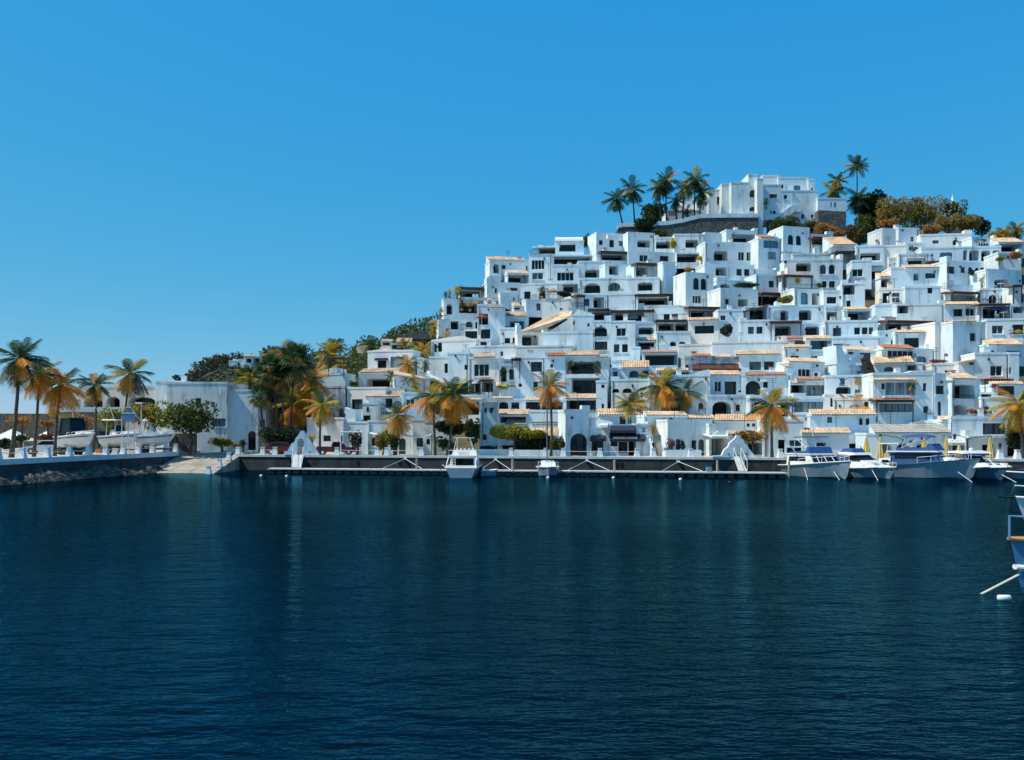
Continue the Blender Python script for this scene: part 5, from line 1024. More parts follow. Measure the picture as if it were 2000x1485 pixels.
# ------------------------------------------------------------------ boats and cars (local frame: bow towards +X, waterline z = 0)
def hull_sections(L, B, Fb, Fs, draft=.35, rake=.9, chine=.72, n=14):
    secs = []
    for i in range(n + 1):
        t = i / n; x = -L / 2 + L * t
        hb = B / 2 * (.90 + .10 * min(1, t / .3)) * (1 - max(0, (t - .48) / .52) ** 2.1) if t < 1 else .0
        hb = max(hb, .02); z = Fs + (Fb - Fs) * t ** 1.8
        k = max(0, (t - .6) / .4)
        xs = x + rake * k * k; ch = hb * chine * (1 - .55 * k)
        secs.append([(x, 0, -draft * (1 - k * .8)), (x + rake * k * k * .35, ch, .02 + .25 * k), (xs, hb, z)])
    return secs
def hull_part(root, L, B, Fb, Fs, mat, stripe=None, **kw):
    S = hull_sections(L, B, Fb, Fs, **kw); mb = MB(); n = len(S); vs = []
    for s in S:
        vs += [(s[2][0], -s[2][1], s[2][2]), (s[1][0], -s[1][1], s[1][2]), s[0], s[1], s[2]]
    fs = [(i * 5 + k, (i + 1) * 5 + k, (i + 1) * 5 + k + 1, i * 5 + k + 1) for i in range(n - 1) for k in range(4)] + [(0, 1, 2, 3, 4)]
    mb.add(vs, fs); part('hull', mb, mat, root, smooth=False)
    mb = MB()                                   # gunwale band
    for sgn in (-1, 1):
        pts = [(s[2][0], sgn * (s[2][1] + .02), s[2][2]) for s in S]; mb.tube(pts, .055, 5)
    part('gunwale', mb, stripe or 'hull_white', root)
    mb = MB(); vs = []
    for s in S: vs += [(s[2][0] * .985, -s[2][1] * .93, s[2][2] - .05), (s[2][0] * .985, 0, s[2][2] + .03), (s[2][0] * .985, s[2][1] * .93, s[2][2] - .05)]
    mb.add(vs, [(i * 3 + k, i * 3 + k + 1, (i + 1) * 3 + k + 1, (i + 1) * 3 + k) for i in range(n - 1) for k in range(2)]); part('deck', mb, 'deck_cream', root)
    return S
def cab(root, name, prof, wb, wt, mat):        # cabin: side outline (x, z), narrower at the top
    z0, z1 = min(p[1] for p in prof), max(p[1] for p in prof); mb = MB(); n = len(prof); vs = []
    for s in (-1, 1): vs += [(p[0], s * (wb + (wt - wb) * (p[1] - z0) / (z1 - z0)), p[1]) for p in prof]
    mb.add(vs, [tuple(range(n)), tuple(range(2 * n - 1, n - 1, -1))] + [(i, i + n, (i + 1) % n + n, (i + 1) % n) for i in range(n)]); return part(name, mb, mat, root)
def tubes(root, name, lines, r, mat):
    mb = MB()
    for l in lines: mb.tube(l, r, 5)
    return part(name, mb, mat, root)
def rail(root, S, h, t0=.45, mat='metal_white'):
    n = len(S); i0 = int(n * t0); lines = []
    for sgn in (-1, 1):
        pts = [(s[2][0], sgn * s[2][1] * .93, s[2][2] + h) for s in S[i0:]]; lines.append(pts)
        for s in S[i0::2]: lines.append([(s[2][0], sgn * s[2][1] * .93, s[2][2]), (s[2][0], sgn * s[2][1] * .93, s[2][2] + h)])
    tubes(root, 'bow_rail', lines, .025, mat)
def outboard(root, x, y, z, mat='engine_black', s=1.0):
    o = cab(root, 'outboard_engine', [(x - .1 * s, z), (x - .45 * s, z + .05), (x - .6 * s, z + .35 * s), (x - .5 * s, z + .75 * s), (x - .1 * s, z + .8 * s), (x + .1 * s, z + .4 * s)], .2 * s, .24 * s, mat)
    for v in o.data.vertices: v.co.y += y
    mb = MB(); mb.box(x - .38 * s, x - .18 * s, y - .06, y + .06, z - .75 * s, z); part('engine_leg', mb, mat, o)
def boat(name, label, cat, p, Y, z, rz): return thing(name, label, cat, (wx(p, Y), Y, z), R(rz))
# big blue-shaded cruiser with flybridge
b = boat('motor_cruiser', 'shaded-hull motor cruiser with blue flybridge canvas and white outriggers', 'boat', 1592, 89.5, 0, -74)
S = hull_part(b, 9.5, 4.1, 1.75, 1.05, 'hull_shaded', 'hull_white')
cab(b, 'cabin', [(-2.6, 1.0), (2.0, 1.35), (1.2, 2.25), (-2.6, 2.2)], 1.65, 1.45, 'hull_white')
w = cab(b, 'windshield', [(1.05, 1.52), (1.98, 1.52), (1.42, 2.12), (.9, 2.12)], 1.5, 1.36, 'glass_dark')
for y in (-.9, 0, .9): tubes(b, 'windshield_post', [[(2.0, y, 1.5), (1.42, y * .95, 2.14)]], .035, 'hull_white')
cab(b, 'side_window', [(-2.2, 1.55), (.7, 1.62), (.5, 2.05), (-2.2, 2.0)], 1.62, 1.53, 'glass_dark')
cab(b, 'flybridge', [(-2.4, 2.26), (1.1, 2.3), (.7, 3.0), (.5, 3.0), (.45, 2.6), (-2.2, 2.5)], 1.4, 1.3, 'canvas_blue'); cab(b, 'flybridge_base', [(-2.7, 2.2), (1.45, 2.25), (1.4, 2.36), (-2.7, 2.32)], 1.55, 1.55, 'hull_white')
fr = []
for y in (-1.25, 1.25): fr += [[(.4, y, 2.9), (.3, y, 3.95)], [(-1.8, y, 2.4), (-1.6, y, 3.95)], [(.4, y, 2.9), (-1.6, y, 3.95)], [(.3, y, 3.95), (-1.6, y, 3.95)]]
fr += [[(.3, -1.25, 3.95), (.3, 1.25, 3.95)], [(-1.6, -1.25, 3.95), (-1.6, 1.25, 3.95)]]
tubes(b, 'bimini_frame', fr, .03, 'metal_white'); cab(b, 'bimini_top', [(-1.7, 3.96), (.4, 3.96), (.3, 4.03), (-1.6, 4.03)], 1.35, 1.3, 'awning_navy')
tubes(b, 'outrigger', [[(-.8, -1.6, 2.3), (-1.3, -3.4, 4.6)]], .05, 'metal_white'); tubes(b, 'antenna', [[(-1.2, .6, 3.95), (-1.2, .6, 5.1)]], .05, 'metal_white')
rail(b, S, .55, .5); cab(b, 'swim_seat', [(-4.4, 1.0), (-3.8, 1.0), (-3.8, 1.5), (-4.4, 1.5)], 1.0, 1.0, 'hull_white')
# small white cruiser
b = boat('cabin_cruiser', 'small white cabin cruiser with rounded deck and hardtop between the two big boats', 'boat', 1680, 88.5, 0, -66)
S = hull_part(b, 7.2, 3.2, 1.15, .85, 'hull_shaded', 'hull_white')
cab(b, 'cabin', [(-.6, .9), (3.0, 1.1), (2.2, 1.45), (.9, 1.72), (-.6, 1.75)], 1.25, .9, 'hull_white'); cab(b, 'windshield', [(-.5, 1.72), (.95, 1.72), (.2, 2.22), (-.4, 2.22)], 1.1, .95, 'glass_dark')
cab(b, 'hardtop', [(-2.2, 2.25), (.5, 2.22), (.3, 2.42), (-1.0, 2.5), (-2.2, 2.4)], 1.25, 1.1, 'hull_white'); cab(b, 'cockpit_canvas', [(-2.4, .9), (-.6, .9), (-.5, 2.23), (-2.1, 2.23)], 1.2, 1.05, 'canvas_blue')
cab(b, 'flybridge_cover', [(-1.8, 2.46), (-.1, 2.44), (-.4, 2.85), (-1.5, 2.85)], .9, .7, 'canvas_blue')
for y in (-.6, .5): mb = MB(); mb.box(2.0, 2.5, y, y + .5, 1.46, 1.5); part('deck_hatch', mb, 'metal_dark', b)
rail(b, S, .4, .55); mb = MB(); mb.tube([(4.2, .1, 1.1), (4.55, .1, .9)], .08, 6); part('anchor', mb, 'metal_dark', b)
# trawler yacht
b = boat('trawler_yacht', 'large shaded-hull yacht with blue bimini, bow to the right', 'boat', 1802, 88.0, 0, -42)
S = hull_part(b, 8.6, 3.6, 1.95, 1.2, 'hull_shaded', 'hull_navy')
cab(b, 'deckhouse', [(-2.6, 1.3), (2.0, 1.6), (1.4, 2.5), (-2.6, 2.45)], 1.5, 1.35, 'canvas_blue'); cab(b, 'saloon_window', [(-2.2, 1.85), (1.5, 1.9), (1.2, 2.35), (-2.2, 2.3)], 1.46, 1.4, 'glass_dark')
cab(b, 'trunk_cabin', [(1.3, 1.5), (3.2, 1.8), (2.8, 2.02), (1.3, 2.02)], 1.0, .8, 'hull_white')
cab(b, 'roof_slab', [(-3.0, 2.5), (1.9, 2.54), (1.8, 2.68), (-3.0, 2.62)], 1.6, 1.6, 'hull_white')
cab(b, 'flybridge', [(-2.0, 2.66), (1.7, 2.68), (1.2, 3.35), (.9, 3.35), (.7, 2.95), (-2.0, 2.95)], 1.45, 1.3, 'canvas_blue')
fr = []
for y in (-1.25, 1.25): fr += [[(.9, y, 3.3), (.6, y, 4.1)], [(-1.6, y, 2.9), (-1.2, y, 4.15)], [(-1.6, y, 2.9), (.6, y, 4.1)]]
tubes(b, 'bimini_frame', fr, .03, 'metal_white'); cab(b, 'bimini_top', [(-1.7, 4.0), (1.0, 3.95), (.7, 4.15), (-.4, 4.28), (-1.5, 4.15)], 1.4, 1.25, 'canvas_blue')
cab(b, 'aft_canopy', [(-3.9, 3.28), (-1.9, 3.3), (-1.9, 3.4), (-3.9, 3.38)], 1.2, 1.2, 'hull_white'); tubes(b, 'aft_canopy_post', [[(-3.8, y, 1.3), (-3.8, y, 3.3)] for y in (-1.1, 1.1)], .03, 'metal_white')
cab(b, 'aft_cabin', [(-4.0, 1.2), (-2.4, 1.3), (-2.6, 1.85), (-3.8, 1.85)], 1.3, 1.15, 'hull_white'); cab(b, 'aft_window', [(-3.6, 1.45), (-2.8, 1.45), (-2.9, 1.7), (-3.5, 1.7)], 1.28, 1.22, 'glass_dark')
mb = MB(); mb.tube([(-2.9, -1.62, 2.2), (-2.9, -1.7, 2.2)], .26, 12); part('life_ring', mb, 'umbrella_tan', b); rail(b, S, .6, .5)
# centre console
b = boat('centre_console_boat', 'white centre console boat with T-top and two dark fenders at the bow', 'boat', 1906, 86.8, 0, -84)
S = hull_part(b, 7.6, 3.7, 1.25, .85, 'hull_navy', 'hull_white')  # navy tone puts shade into the colour of the white hull
cab(b, 'foredeck', [(-.4, .95), (3.4, 1.22), (2.4, 1.55), (-.4, 1.5)], 1.55, 1.25, 'hull_white'); cab(b, 'console', [(-1.4, .9), (-.2, .9), (-.3, 1.95), (-1.2, 1.95)], .6, .5, 'hull_white'); cab(b, 'windscreen', [(-.3, 1.5), (.25, 1.5), (-.35, 2.15), (-.5, 2.15)], .95, .8, 'glass_dark')
cab(b, 't_top', [(-2.4, 2.42), (.3, 2.4), (.2, 2.55), (-1.0, 2.66), (-2.3, 2.58)], 1.5, 1.35, 'hull_white'); cab(b, 't_top_canvas', [(-2.2, 2.22), (.1, 2.22), (.1, 2.4), (-2.2, 2.4)], 1.3, 1.35, 'canvas_blue')
tubes(b, 't_top_frame', [[(x, y, .95), (x * .85, y * .9, 2.4)] for x in (-1.9, -.1) for y in (-1.1, 1.1)] + [[(.9, y, 1.5), (-.1, y, 2.1)] for y in (-1.1, 1.1)], .04, 'metal_white')
for y in (-.45, .35): cab(b, 'fender', [(2.55, 1.05), (3.0, 1.0), (2.9, 1.62), (2.4, 1.62)], .13, .13, 'hull_navy'); o = bpy.data.objects[[k for k in ORG if k.startswith('fender')][-1]]; [setattr(v.co, 'y', v.co.y + y) for v in o.data.vertices]
mb = MB(); mb.lathe([(.2, 0), (.22, .2), (.05, .3)], (-1.2, .3, 2.64), 8); part('radar', mb, 'hull_white', b); tubes(b, 'antenna', [[(-.9, -.5, 2.6), (-.9, -.5, 4.2)]], .03, 'metal_white'); rail(b, S, .35, .45)
b = boat('skiff', 'grey inflatable skiff with a covered dark engine at the right end of the moorings', 'boat', 1985, 86.0, 0, 170)
S = hull_part(b, 4.2, 1.9, .75, .55, 'hull_shaded', 'hull_white'); outboard(b, -2.0, 0, .5, 'hull_white', .8); mb = MB(); mb.box(-.2, .2, -.75, .75, .5, .58); part('thwart', mb, 'deck_cream', b)
b = boat('covered_boat', 'low dark boat under navy cover between the centre console and the skiff', 'boat', 1962, 90.5, 0, -80)
hull_part(b, 5, 2.2, .8, .6, 'hull_navy', 'hull_navy'); cab(b, 'cover', [(-2.2, .6), (2.2, .8), (1.2, 1.5), (-1.6, 1.55)], 1.0, .7, 'awning_navy')
# sport-fishing boat, stern to the viewer
b = boat('sport_fishing_boat', 'white sport-fishing boat with tuna tower, moored stern-first at the dock', 'boat', 908, 91.2, 0, 88)
S = hull_part(b, 9.0, 3.3, 1.75, 1.25, 'hull_shaded', 'hull_white')
cab(b, 'transom_lid', [(-4.5, 1.2), (-3.3, 1.28), (-3.3, 1.5), (-4.4, 1.48)], 1.6, 1.5, 'hull_white'); cab(b, 'cabin', [(-1.9, 1.2), (2.4, 1.5), (1.4, 2.6), (-1.9, 2.6)], 1.4, 1.25, 'hull_white'); cab(b, 'cabin_door', [(-1.94, 1.3), (-1.88, 1.3), (-1.88, 2.35), (-1.94, 2.35)], 1.05, 1.05, 'glass_dark')
cab(b, 'flybridge_deck', [(-2.6, 2.62), (1.2, 2.62), (1.2, 2.75), (-2.6, 2.75)], 1.45, 1.45, 'hull_white'); cab(b, 'flybridge', [(-.6, 2.76), (1.1, 2.76), (.9, 3.4), (-.4, 3.4)], 1.3, 1.15, 'hull_white'); cab(b, 'helm_seat', [(-1.2, 2.76), (-.8, 2.76), (-.8, 3.25), (-1.2, 3.2)], .5, .5, 'deck_cream')
tubes(b, 'flybridge_rail', [[(-2.5, -1.4, 2.75), (-2.5, -1.4, 3.4), (-2.5, 1.4, 3.4), (-2.5, 1.4, 2.75)], [(-2.5, -1.4, 3.4), (0, -1.4, 3.4)], [(-2.5, 1.4, 3.4), (0, 1.4, 3.4)], [(-2.5, -.5, 2.75), (-2.5, -.5, 3.4)], [(-2.5, .5, 2.75), (-2.5, .5, 3.4)]], .03, 'metal_white')
tubes(b, 'tuna_tower', [[(-1.5, -1.0, 3.4), (-1.0, -.55, 5.0)], [(-1.5, 1.0, 3.4), (-1.0, .7, 5.0)], [(.6, -.9, 3.4), (.0, -.55, 5.0)], [(.6, .9, 3.4), (0, .7, 5.0)], [(-1.2, -1.0, 5.0), (-1.2, 1.0, 5.0)], [(.0, -1.0, 5.0), (.0, 1.0, 5.0)], [(-1.2, -1, 5.0), (0, -1, 5.0)], [(-1.2, 1, 5), (0, 1, 5)]], .025, 'metal_white')
tubes(b, 'ladder', [[(-2.6, y, 1.3), (-2.4, y, 2.75)] for y in (.75, 1.15)] + [[(-2.55, .75, z), (-2.55, 1.15, z)] for z in (1.6, 1.9, 2.2, 2.5)], .03, 'metal_white')
tubes(b, 'cockpit_rail', [[(-4.4, s * 1.45, 1.3), (-3.9, s * 1.4, 2.0), (-2.4, s * 1.4, 2.6)] for s in (-1, 1)], .05, 'metal_white')
for y in (-.8, -.45, .0, .4, .8): mb = MB(); mb.lathe([(.05, 0), (.09, .12), (.09, .22)], (-.1, y, 3.4), 6); part('spotlight', mb, 'metal_white', b)
b.scale = (1, 1, .78)
# dinghy and sailboat
b = boat('dinghy', 'small grey dinghy with outboard tied right of the sport-fishing boat', 'boat', 953, 91.4, 0, 20)
hull_part(b, 1.7, .95, .6, .5, 'hull_shaded', 'hull_white', rake=.2); outboard(b, -.65, 0, .45, 'engine_black', .65); mb = MB(); mb.tube([(-.2, -.4, .5), (.5, -.35, .5), (.95, 0, .55), (.5, .35, .5), (-.2, .4, .5)], .13, 6); part('tube', mb, 'hull_white', b)
b = boat('sailboat', 'small white sailboat with tall bare mast, bow to the viewer', 'boat', 1070, 91.5, 0, -91)
S = hull_part(b, 7.0, 2.35, 1.05, .85, 'hull_shaded', 'hull_white', chine=.8); cab(b, 'cabin', [(-1.8, .85), (1.9, .95), (1.2, 1.45), (-1.8, 1.5)], .85, .65, 'hull_white'); cab(b, 'cabin_window', [(-1.4, 1.1), (1.0, 1.12), (.8, 1.3), (-1.4, 1.3)], .80, .73, 'glass_dark')
mb = MB(); mb.tube([(.6, -.1, 1.4), (.6, -.1, 10.3)], [.075, .05], 8); part('mast', mb, 'dish_grey', b); tubes(b, 'boom', [[(.5, -.1, 2.2), (-2.6, -.1, 2.3)]], .06, 'trim_grey')
tubes(b, 'rigging', [[(.6, -.1, 10.2), (3.9, 0, 1.1)], [(.6, -.1, 10.2), (-3.4, 0, .9)], [(.6, -.1, 8), (.4, 1.1, .95)], [(.6, -.1, 8), (.4, -1.1, .95)]], .012, 'metal_dark'); rail(b, S, .5, .6)
# fishing boats on trailers in the yard
def trailer(root, z, L):
    mb = MB(); mb.box(-L * .45, L * .5, -.7, -.58, z + .35, z + .5); mb.box(-L * .45, L * .5, .58, .7, z + .35, z + .5); mb.box(-L * .2, -L * .17, -.9, .9, z + .3, z + .42); mb.box(L * .2, L * .23, -.7, .7, z + .35, z + .47)
    for x in (-L * .3, L * .05): mb.box(x, x + .15, -.7, .7, z + .5, z + .8)
    t = part('trailer', mb, 'metal_dark', root)
    for x in (-L * .24, -L * .1):
        for y in (-.9, .9): mb = MB(); mb.tube([(x, y - .1, z + .33), (x, y + .1, z + .33)], .33, 12); part('wheel', mb, 'tyre', t)
def yard_boat(p, Y, rz, label, L, B, top, engines):
    b = thing('fishing_boat', label, 'boat', (wx(p, Y), Y, YZ), R(rz)); trailer(b, 0, L)
    k0 = len(ORG); z = 1.15; S = hull_part(b, L, B, 1.15, .75, 'hull_white', 'hull_white', draft=.45)
    cab(b, 'console', [(-.9, .6), (.3, .6), (.1, 1.5), (-.6, 1.5)], .5, .42, 'hull_white'); cab(b, 'windscreen', [(.05, 1.35), (.45, 1.3), (.1, 2.0), (-.1, 2.0)], .6, .5, 'glass')
    if top == 'dark': cab(b, 'enclosure', [(-1.2, 1.0), (.6, 1.0), (.2, 2.7), (-1.2, 2.7)], .95, .85, 'glass'); tubes(b, 'enclosure_frame', [[(x, y, 1), (x * .8, y, 2.75)] for x in (-1.2, .6) for y in (-.97, .97)], .045, 'metal_dark'); cab(b, 'enclosure_top', [(-1.4, 2.7), (.5, 2.7), (.4, 2.78), (-1.3, 2.78)], 1.0, .95, 'awning_navy')
    elif top == 'white': cab(b, 't_top', [(-1.5, 2.55), (.6, 2.55), (.5, 2.66), (-1.4, 2.68)], .95, .9, 'hull_white'); tubes(b, 't_top_frame', [[(x, y, .7), (x * .8, y, 2.55)] for x in (-1.1, .3) for y in (-.7, .7)], .035, 'metal_white')
    else: tubes(b, 'arch', [[(-1.2, y * 1.0, .8), (-.9, y * .95, 2.5), (-.6, y, 2.55), (.5, y, .95)] for y in (-1.05, 1.05)] + [[(-.9, -1, 2.52), (-.9, 1, 2.52)], [(-.6, -1, 2.55), (-.6, 1, 2.55)]], .05, 'metal_white'); mb = MB(); mb.lathe([(.28, 0), (.28, .12), (.1, .2)], (-.75, 0, 2.56), 10); part('radar', mb, 'hull_white', b); cab(b, 'transom_panel', [(-L / 2 - .03, .15), (-L / 2 + .02, .15), (-L / 2 + .02, .72), (-L / 2 - .03, .72)], B * .38, B * .4, 'sign_blue')
    tubes(b, 'fishing_rod', [[(-1.2, y, 2.5), (-2.6, y * 1.6, 4.4)] for y in (-.7, .7)], .02, 'metal_white')
    cab(b, 'foredeck', [(.9, .8), (L * .46, 1.15), (L * .3, 1.32), (1.0, 1.3)], B * .36, B * .28, 'hull_white'); rail(b, S, .3, .5)
    tubes(b, 'hull_stripe', [[(q_[2][0], sg * (q_[2][1] * .8 + q_[1][1] * .2 + .03), q_[2][2] * .75) for q_ in S[:-1]] for sg in (-1, 1)], .05, 'canvas_blue')
    for y in engines: outboard(b, -L / 2 + .05, y, .35, 'engine_black' if len(engines) > 1 else 'metal_dark', 1.25)
    for o in b.children:
        if not o.name.startswith('trailer'): o.location.z += z
yard_boat(147, 93.5, -30, 'white fishing boat with dark glazed wheelhouse on a trailer', 4.7, 2.1, 'dark', (0,))
yard_boat(231, 99.0, -22, 'white fishing boat with twin black outboards and T-top on a trailer', 4.3, 2.0, 'white', (-.38, .38))
yard_boat(297, 103.0, 28, 'white fishing boat with radar arch and blue transom on a trailer', 3.6, 2.2, 'arch', ())
# near boats cut by the right edge
b = thing('yacht', 'near blue yacht bow with orange toe rail, cut by the right edge', 'boat', (18.76, 25.2, 0), R(187))
S = hull_part(b, 9.0, 3.2, 1.62, 1.15, 'hull_sky', 'teak', rake=.5); rail(b, S, .62, .4, 'sign_blue')
mb = MB(); mb.tube([(4.0, 0, .75), (4.75, .0, .74)], .06, 10); part('bow_roller', mb, 'hull_white', b)
mb = MB()
for sgn in (-1, 1):
    pts = [((s[1][0] * .55 + s[2][0] * .45), sgn * (s[1][1] * .55 + s[2][1] * .45 + .015), s[1][2] * .55 + s[2][2] * .45 - .05) for s in S]; mb.tube(pts, .075, 10)
part('bow_stripe', mb, 'hull_white', b); cab(b, 'cabin', [(-2.5, 1.2), (2.2, 1.5), (1.4, 2.1), (-2.5, 2.2)], 1.0, .8, 'hull_white')
b = thing('yacht', 'farther white yacht bow with dark bowsprit, cut by the right edge', 'boat', (26.55, 38.5, 0), R(184))
S = hull_part(b, 8.0, 3.0, 1.75, 1.3, 'hull_white', 'hull_white', rake=.9, draft=.3); tubes(b, 'bowsprit', [[(4.4, 0, 1.72), (5.7, 0, 1.78)]], .05, 'metal_dark'); rail(b, S, .5, .5)
# mooring lines and floats
for a, e, lab in ((at(1993, 1121, 24.6), (wx(1912, 25.1), 25.1, -.05), 'thick white mooring line from the near yacht into the water'), (at(1571, 915, 86), (wx(1578, 83.5), 83.5, -.1), 'white mooring line at the bow of the shaded-hull cruiser'), (at(1628, 921, 85.2), (wx(1641, 83), 83, -.1), 'pale mooring line right of the shaded-hull cruiser'),
                  (at(1703, 918, 85), (wx(1716, 82.5), 82.5, -.1), 'white mooring line at the bow of the small cabin cruiser'), (at(1871, 922, 83.5), (wx(1902, 79.5), 79.5, -.1), 'white mooring line at the bow of the centre console boat'), (at(1946, 922, 84), (wx(1990, 79), 79, -.1), 'white mooring line running to the right edge'), (at(864, 908, 95), (wx(876, 93), 93, .6), 'thin line left of the sport-fishing boat')):
    rope(a, e, .0,   .028 if a[1] > 50 else .03, 'rope', 'mooring_line', lab, 'rope', None)
for p, q_, lab in ((510, 930, 'white mooring buoy in front of the slipway corner'), (560, 931, 'cream mooring buoy left of the left gangway'), (1070, 934, 'white mooring buoy below the sailboat'), (1198, 934, 'tiny white mooring buoy below the navy awning'), (1329, 937, 'white mooring buoy below the curved blue wall'), (1425, 943, 'dark mooring buoy near the right gangway')):
    Y = CAM_H * F_PX / (q_ - HZ); mb = MB(); mb.lathe([(.03, -.1), (.13, -.05), (.17, .03), (.13, .11), (.03, .15)], (wx(p, Y), Y, 0), 10); solo('mooring_buoy', mb, 'float_black' if p == 1425 else 'buoy_white', lab, 'buoy', smooth=True, org=(wx(p, Y), Y, 0))
Y = CAM_H * F_PX / (1172 - HZ); mb = MB(); mb.tube([(wx(1948, Y), Y, .04), (wx(1950, Y), Y, .05), (wx(1972, Y), Y, .05), (wx(1974, Y), Y, .04)], [.03, .09, .09, .03], 8); solo('fender_float', mb, 'buoy_white', 'white fender floating beside the near yacht line', 'fender', smooth=True, org=(wx(1960, Y), Y, 0))
# cars
def car(p, Y, rz, z, label, paint, L, pickup=False):
    b = thing('pickup_truck' if pickup else 'car', label, 'car', (wx(p, Y), Y, z), R(rz))
    h = L / 2
    cab(b, 'body', [(-h, .35), (h, .35), (h, .75), (h - .9, .95), (-h, 1.0)], .85, .82, paint)
    cp = [(-.5, .97), (1.1, .93), (.55, 1.55), (-.35, 1.55)] if pickup else [(-h + .3, .98), (1.0, .93), (.35, 1.5), (-h + .75, 1.5)]
    cab(b, 'cabin', cp, .78, .64, paint)
    cx = sum(q[0] for q in cp) / 4; gp = [(cx + (q[0] - cx) * .9, 1.02 if q[1] < 1.2 else q[1] - .07) for q in cp]
    cab(b, 'side_window', gp, .785, .67, 'glass_dark'); gp2 = [(q[0] + (.04 if q[0] > cx else -.04), q[1]) for q in gp]; cab(b, 'windscreen', [(cx + (q[0] - cx) * 1.13, q[1]) for q in gp2], .66, .55, 'glass_dark')
    for x in (-h + .75, h - .8):
        for y in (-.8, .8): mb = MB(); mb.tube([(x, y - .1, .33), (x, y + .1, .33)], .34, 14); w = part('wheel', mb, 'tyre', b); mb = MB(); mb.tube([(x, y - .11, .33), (x, y + .11, .33)], .19, 10); part('rim', mb, 'metal_white', w)
    for y in (-.6, .6): mb = MB(); mb.box(h - .02, h + .02, y - .15, y + .15, .58, .74); part('headlight', mb, 'headlight', b)
car(90, 97, -165, YZ, 'white car parked behind the left palm trunks', 'car_white', 4.2)
car(657, quay_at(657) + 4.2, 8, QZ, 'dark red pickup truck parked on the promenade', 'car_red', 4.6, True)
car(555, quay_at(555) + 4.5, 4, QZ, 'dark red car half hidden behind the left gate', 'car_red', 4.3)
# tents in the yard
for p0, p1, q0, q1, Y, lab in ((75, 117, 834, 850, 116, 'white pitched tent behind the white car'), (-30, 46, 838, 862, 112, 'cream tent roof at the far left edge')):
    o = thing('tent', lab, 'tent', (wx((p0 + p1) / 2, Y), Y, YZ)); x0, x1, zt, zb = wx(p0, Y), wx(p1, Y), wz(q0, Y), wz(q1, Y); xm, ym = (x0 + x1) / 2, Y + 1.8
    mb = MB(); mb.add([(x0, Y, zb), (x1, Y, zb), (x1, Y + 3.6, zb), (x0, Y + 3.6, zb), (xm, ym, zt)], [(0, 1, 4), (1, 2, 4), (2, 3, 4), (3, 0, 4), (3, 2, 1, 0)]); part('roof', mb, 'awning_white', o)
    for x in (x0 + .1, x1 - .1):
        for y in (Y + .1, Y + 3.5): mb = MB(); mb.tube([(x, y, YZ), (x, y, zb)], .05, 6); part('post', mb, 'metal_white', o)
mb = MB(); Y = 101; mb.box(wx(187, Y), wx(196, Y), Y, Y + .5, YZ, YZ + .45); solo('crate', mb, 'orange_plastic', 'orange crate beside the boat trailers', 'crate')
mb = MB(); Y = 97; mb.box(wx(219, Y), wx(228, Y), Y, Y + .45, YZ, YZ + .62); solo('utility_box', mb, 'trim_grey', 'pale grey utility box behind the boat yard bollards', 'box')

# ------------------------------------------------------------------ plants
def frond_mesh(name, droop, mat, n=22, hang=.55, seed=0):
    rg = random.Random(seed); vs = []; fs = []
    def rach(t): return Vector((t * (1 - .12 * droop * t), 0, -droop * t * t * .75))
    m = 8                                        # rachis ribbon
    for i in range(m + 1):
        p = rach(i / m); w = .014 * (1 - .8 * i / m); vs += [(p.x, -w, p.z), (p.x, w, p.z)]
    fs += [(2 * i, 2 * i + 1, 2 * i + 3, 2 * i + 2) for i in range(m)]
    for i in range(n):
        t = .10 + .9 * (i + .5) / n; p = rach(t); d = (rach(min(1, t + .02)) - rach(t - .02)).normalized()
        ln = .40 * (math.sin(math.pi * min(1, t * .92 + .06)) ** .6) * rg.uniform(.85, 1.1)
        for s in (-1, 1):
            lat = Vector((0, s, 0)); tip = p + (d * .62 + lat * .72).normalized() * ln + Vector((0, 0, -hang * ln * rg.uniform(.6, 1.2)))
            mid = p.lerp(tip, .5) + Vector((0, 0, .03 * ln)); wv = d * .014
            k = len(vs); vs += [tuple(p - wv), tuple(p + wv), tuple(mid + wv * 1.2), tuple(tip), tuple(mid - wv * 1.2)]; fs.append((k, k + 1, k + 2, k + 3, k + 4))
    me = bpy.data.meshes.new(name); me.from_pydata([tuple(v) for v in vs], [], fs); me.materials.append(M[mat]); me.update(); return me
FR = {}
for ci, (cn, mt) in enumerate((('g', 'frond_green'), ('y', 'frond_yellow'), ('o', 'frond_orange'))):
    for di, dr in enumerate((.32, .55, .72)):
        for v in range(2): FR[cn, di, v] = frond_mesh('frond', dr + .08 * v, mt, hang=(.4, .6, .75)[di], seed=ci * 10 + di * 2 + v)
def fan_mesh(name, mat, seed):
    rg = random.Random(seed); vs = [(0, -.012, 0), (0, .012, 0), (.5, .012, .03), (.5, -.012, .03)]; fs = [(0, 1, 2, 3)]
    for k in range(18):
        a = R(-125 + 250 * k / 17); ln = .5 * rg.uniform(.85, 1.1) * (1 - .12 * abs(a)); d = Vector((math.cos(a), math.sin(a), 0)); s = Vector((-d.y, d.x, 0)) * .03
        b = Vector((.5, 0, .03)); tip = b + d * ln + Vector((0, 0, -.22 * ln)); m = b + d * ln * .55 + Vector((0, 0, .02)); i = len(vs); vs += [tuple(b), tuple(m + s), tuple(tip), tuple(m - s)]; fs.append((i, i + 1, i + 2, i + 3))
    me = bpy.data.meshes.new(name); me.from_pydata(vs, [], fs); me.materials.append(M[mat]); me.update(); return me
FAN = {'g': [fan_mesh('fan_leaf', 'frond_green', i) for i in range(2)], 'o': [fan_mesh('fan_leaf', 'leaf_brown', i + 5) for i in range(2)], 'y': [fan_mesh('fan_leaf', 'frond_yellow', 9)]}
PS = [0]
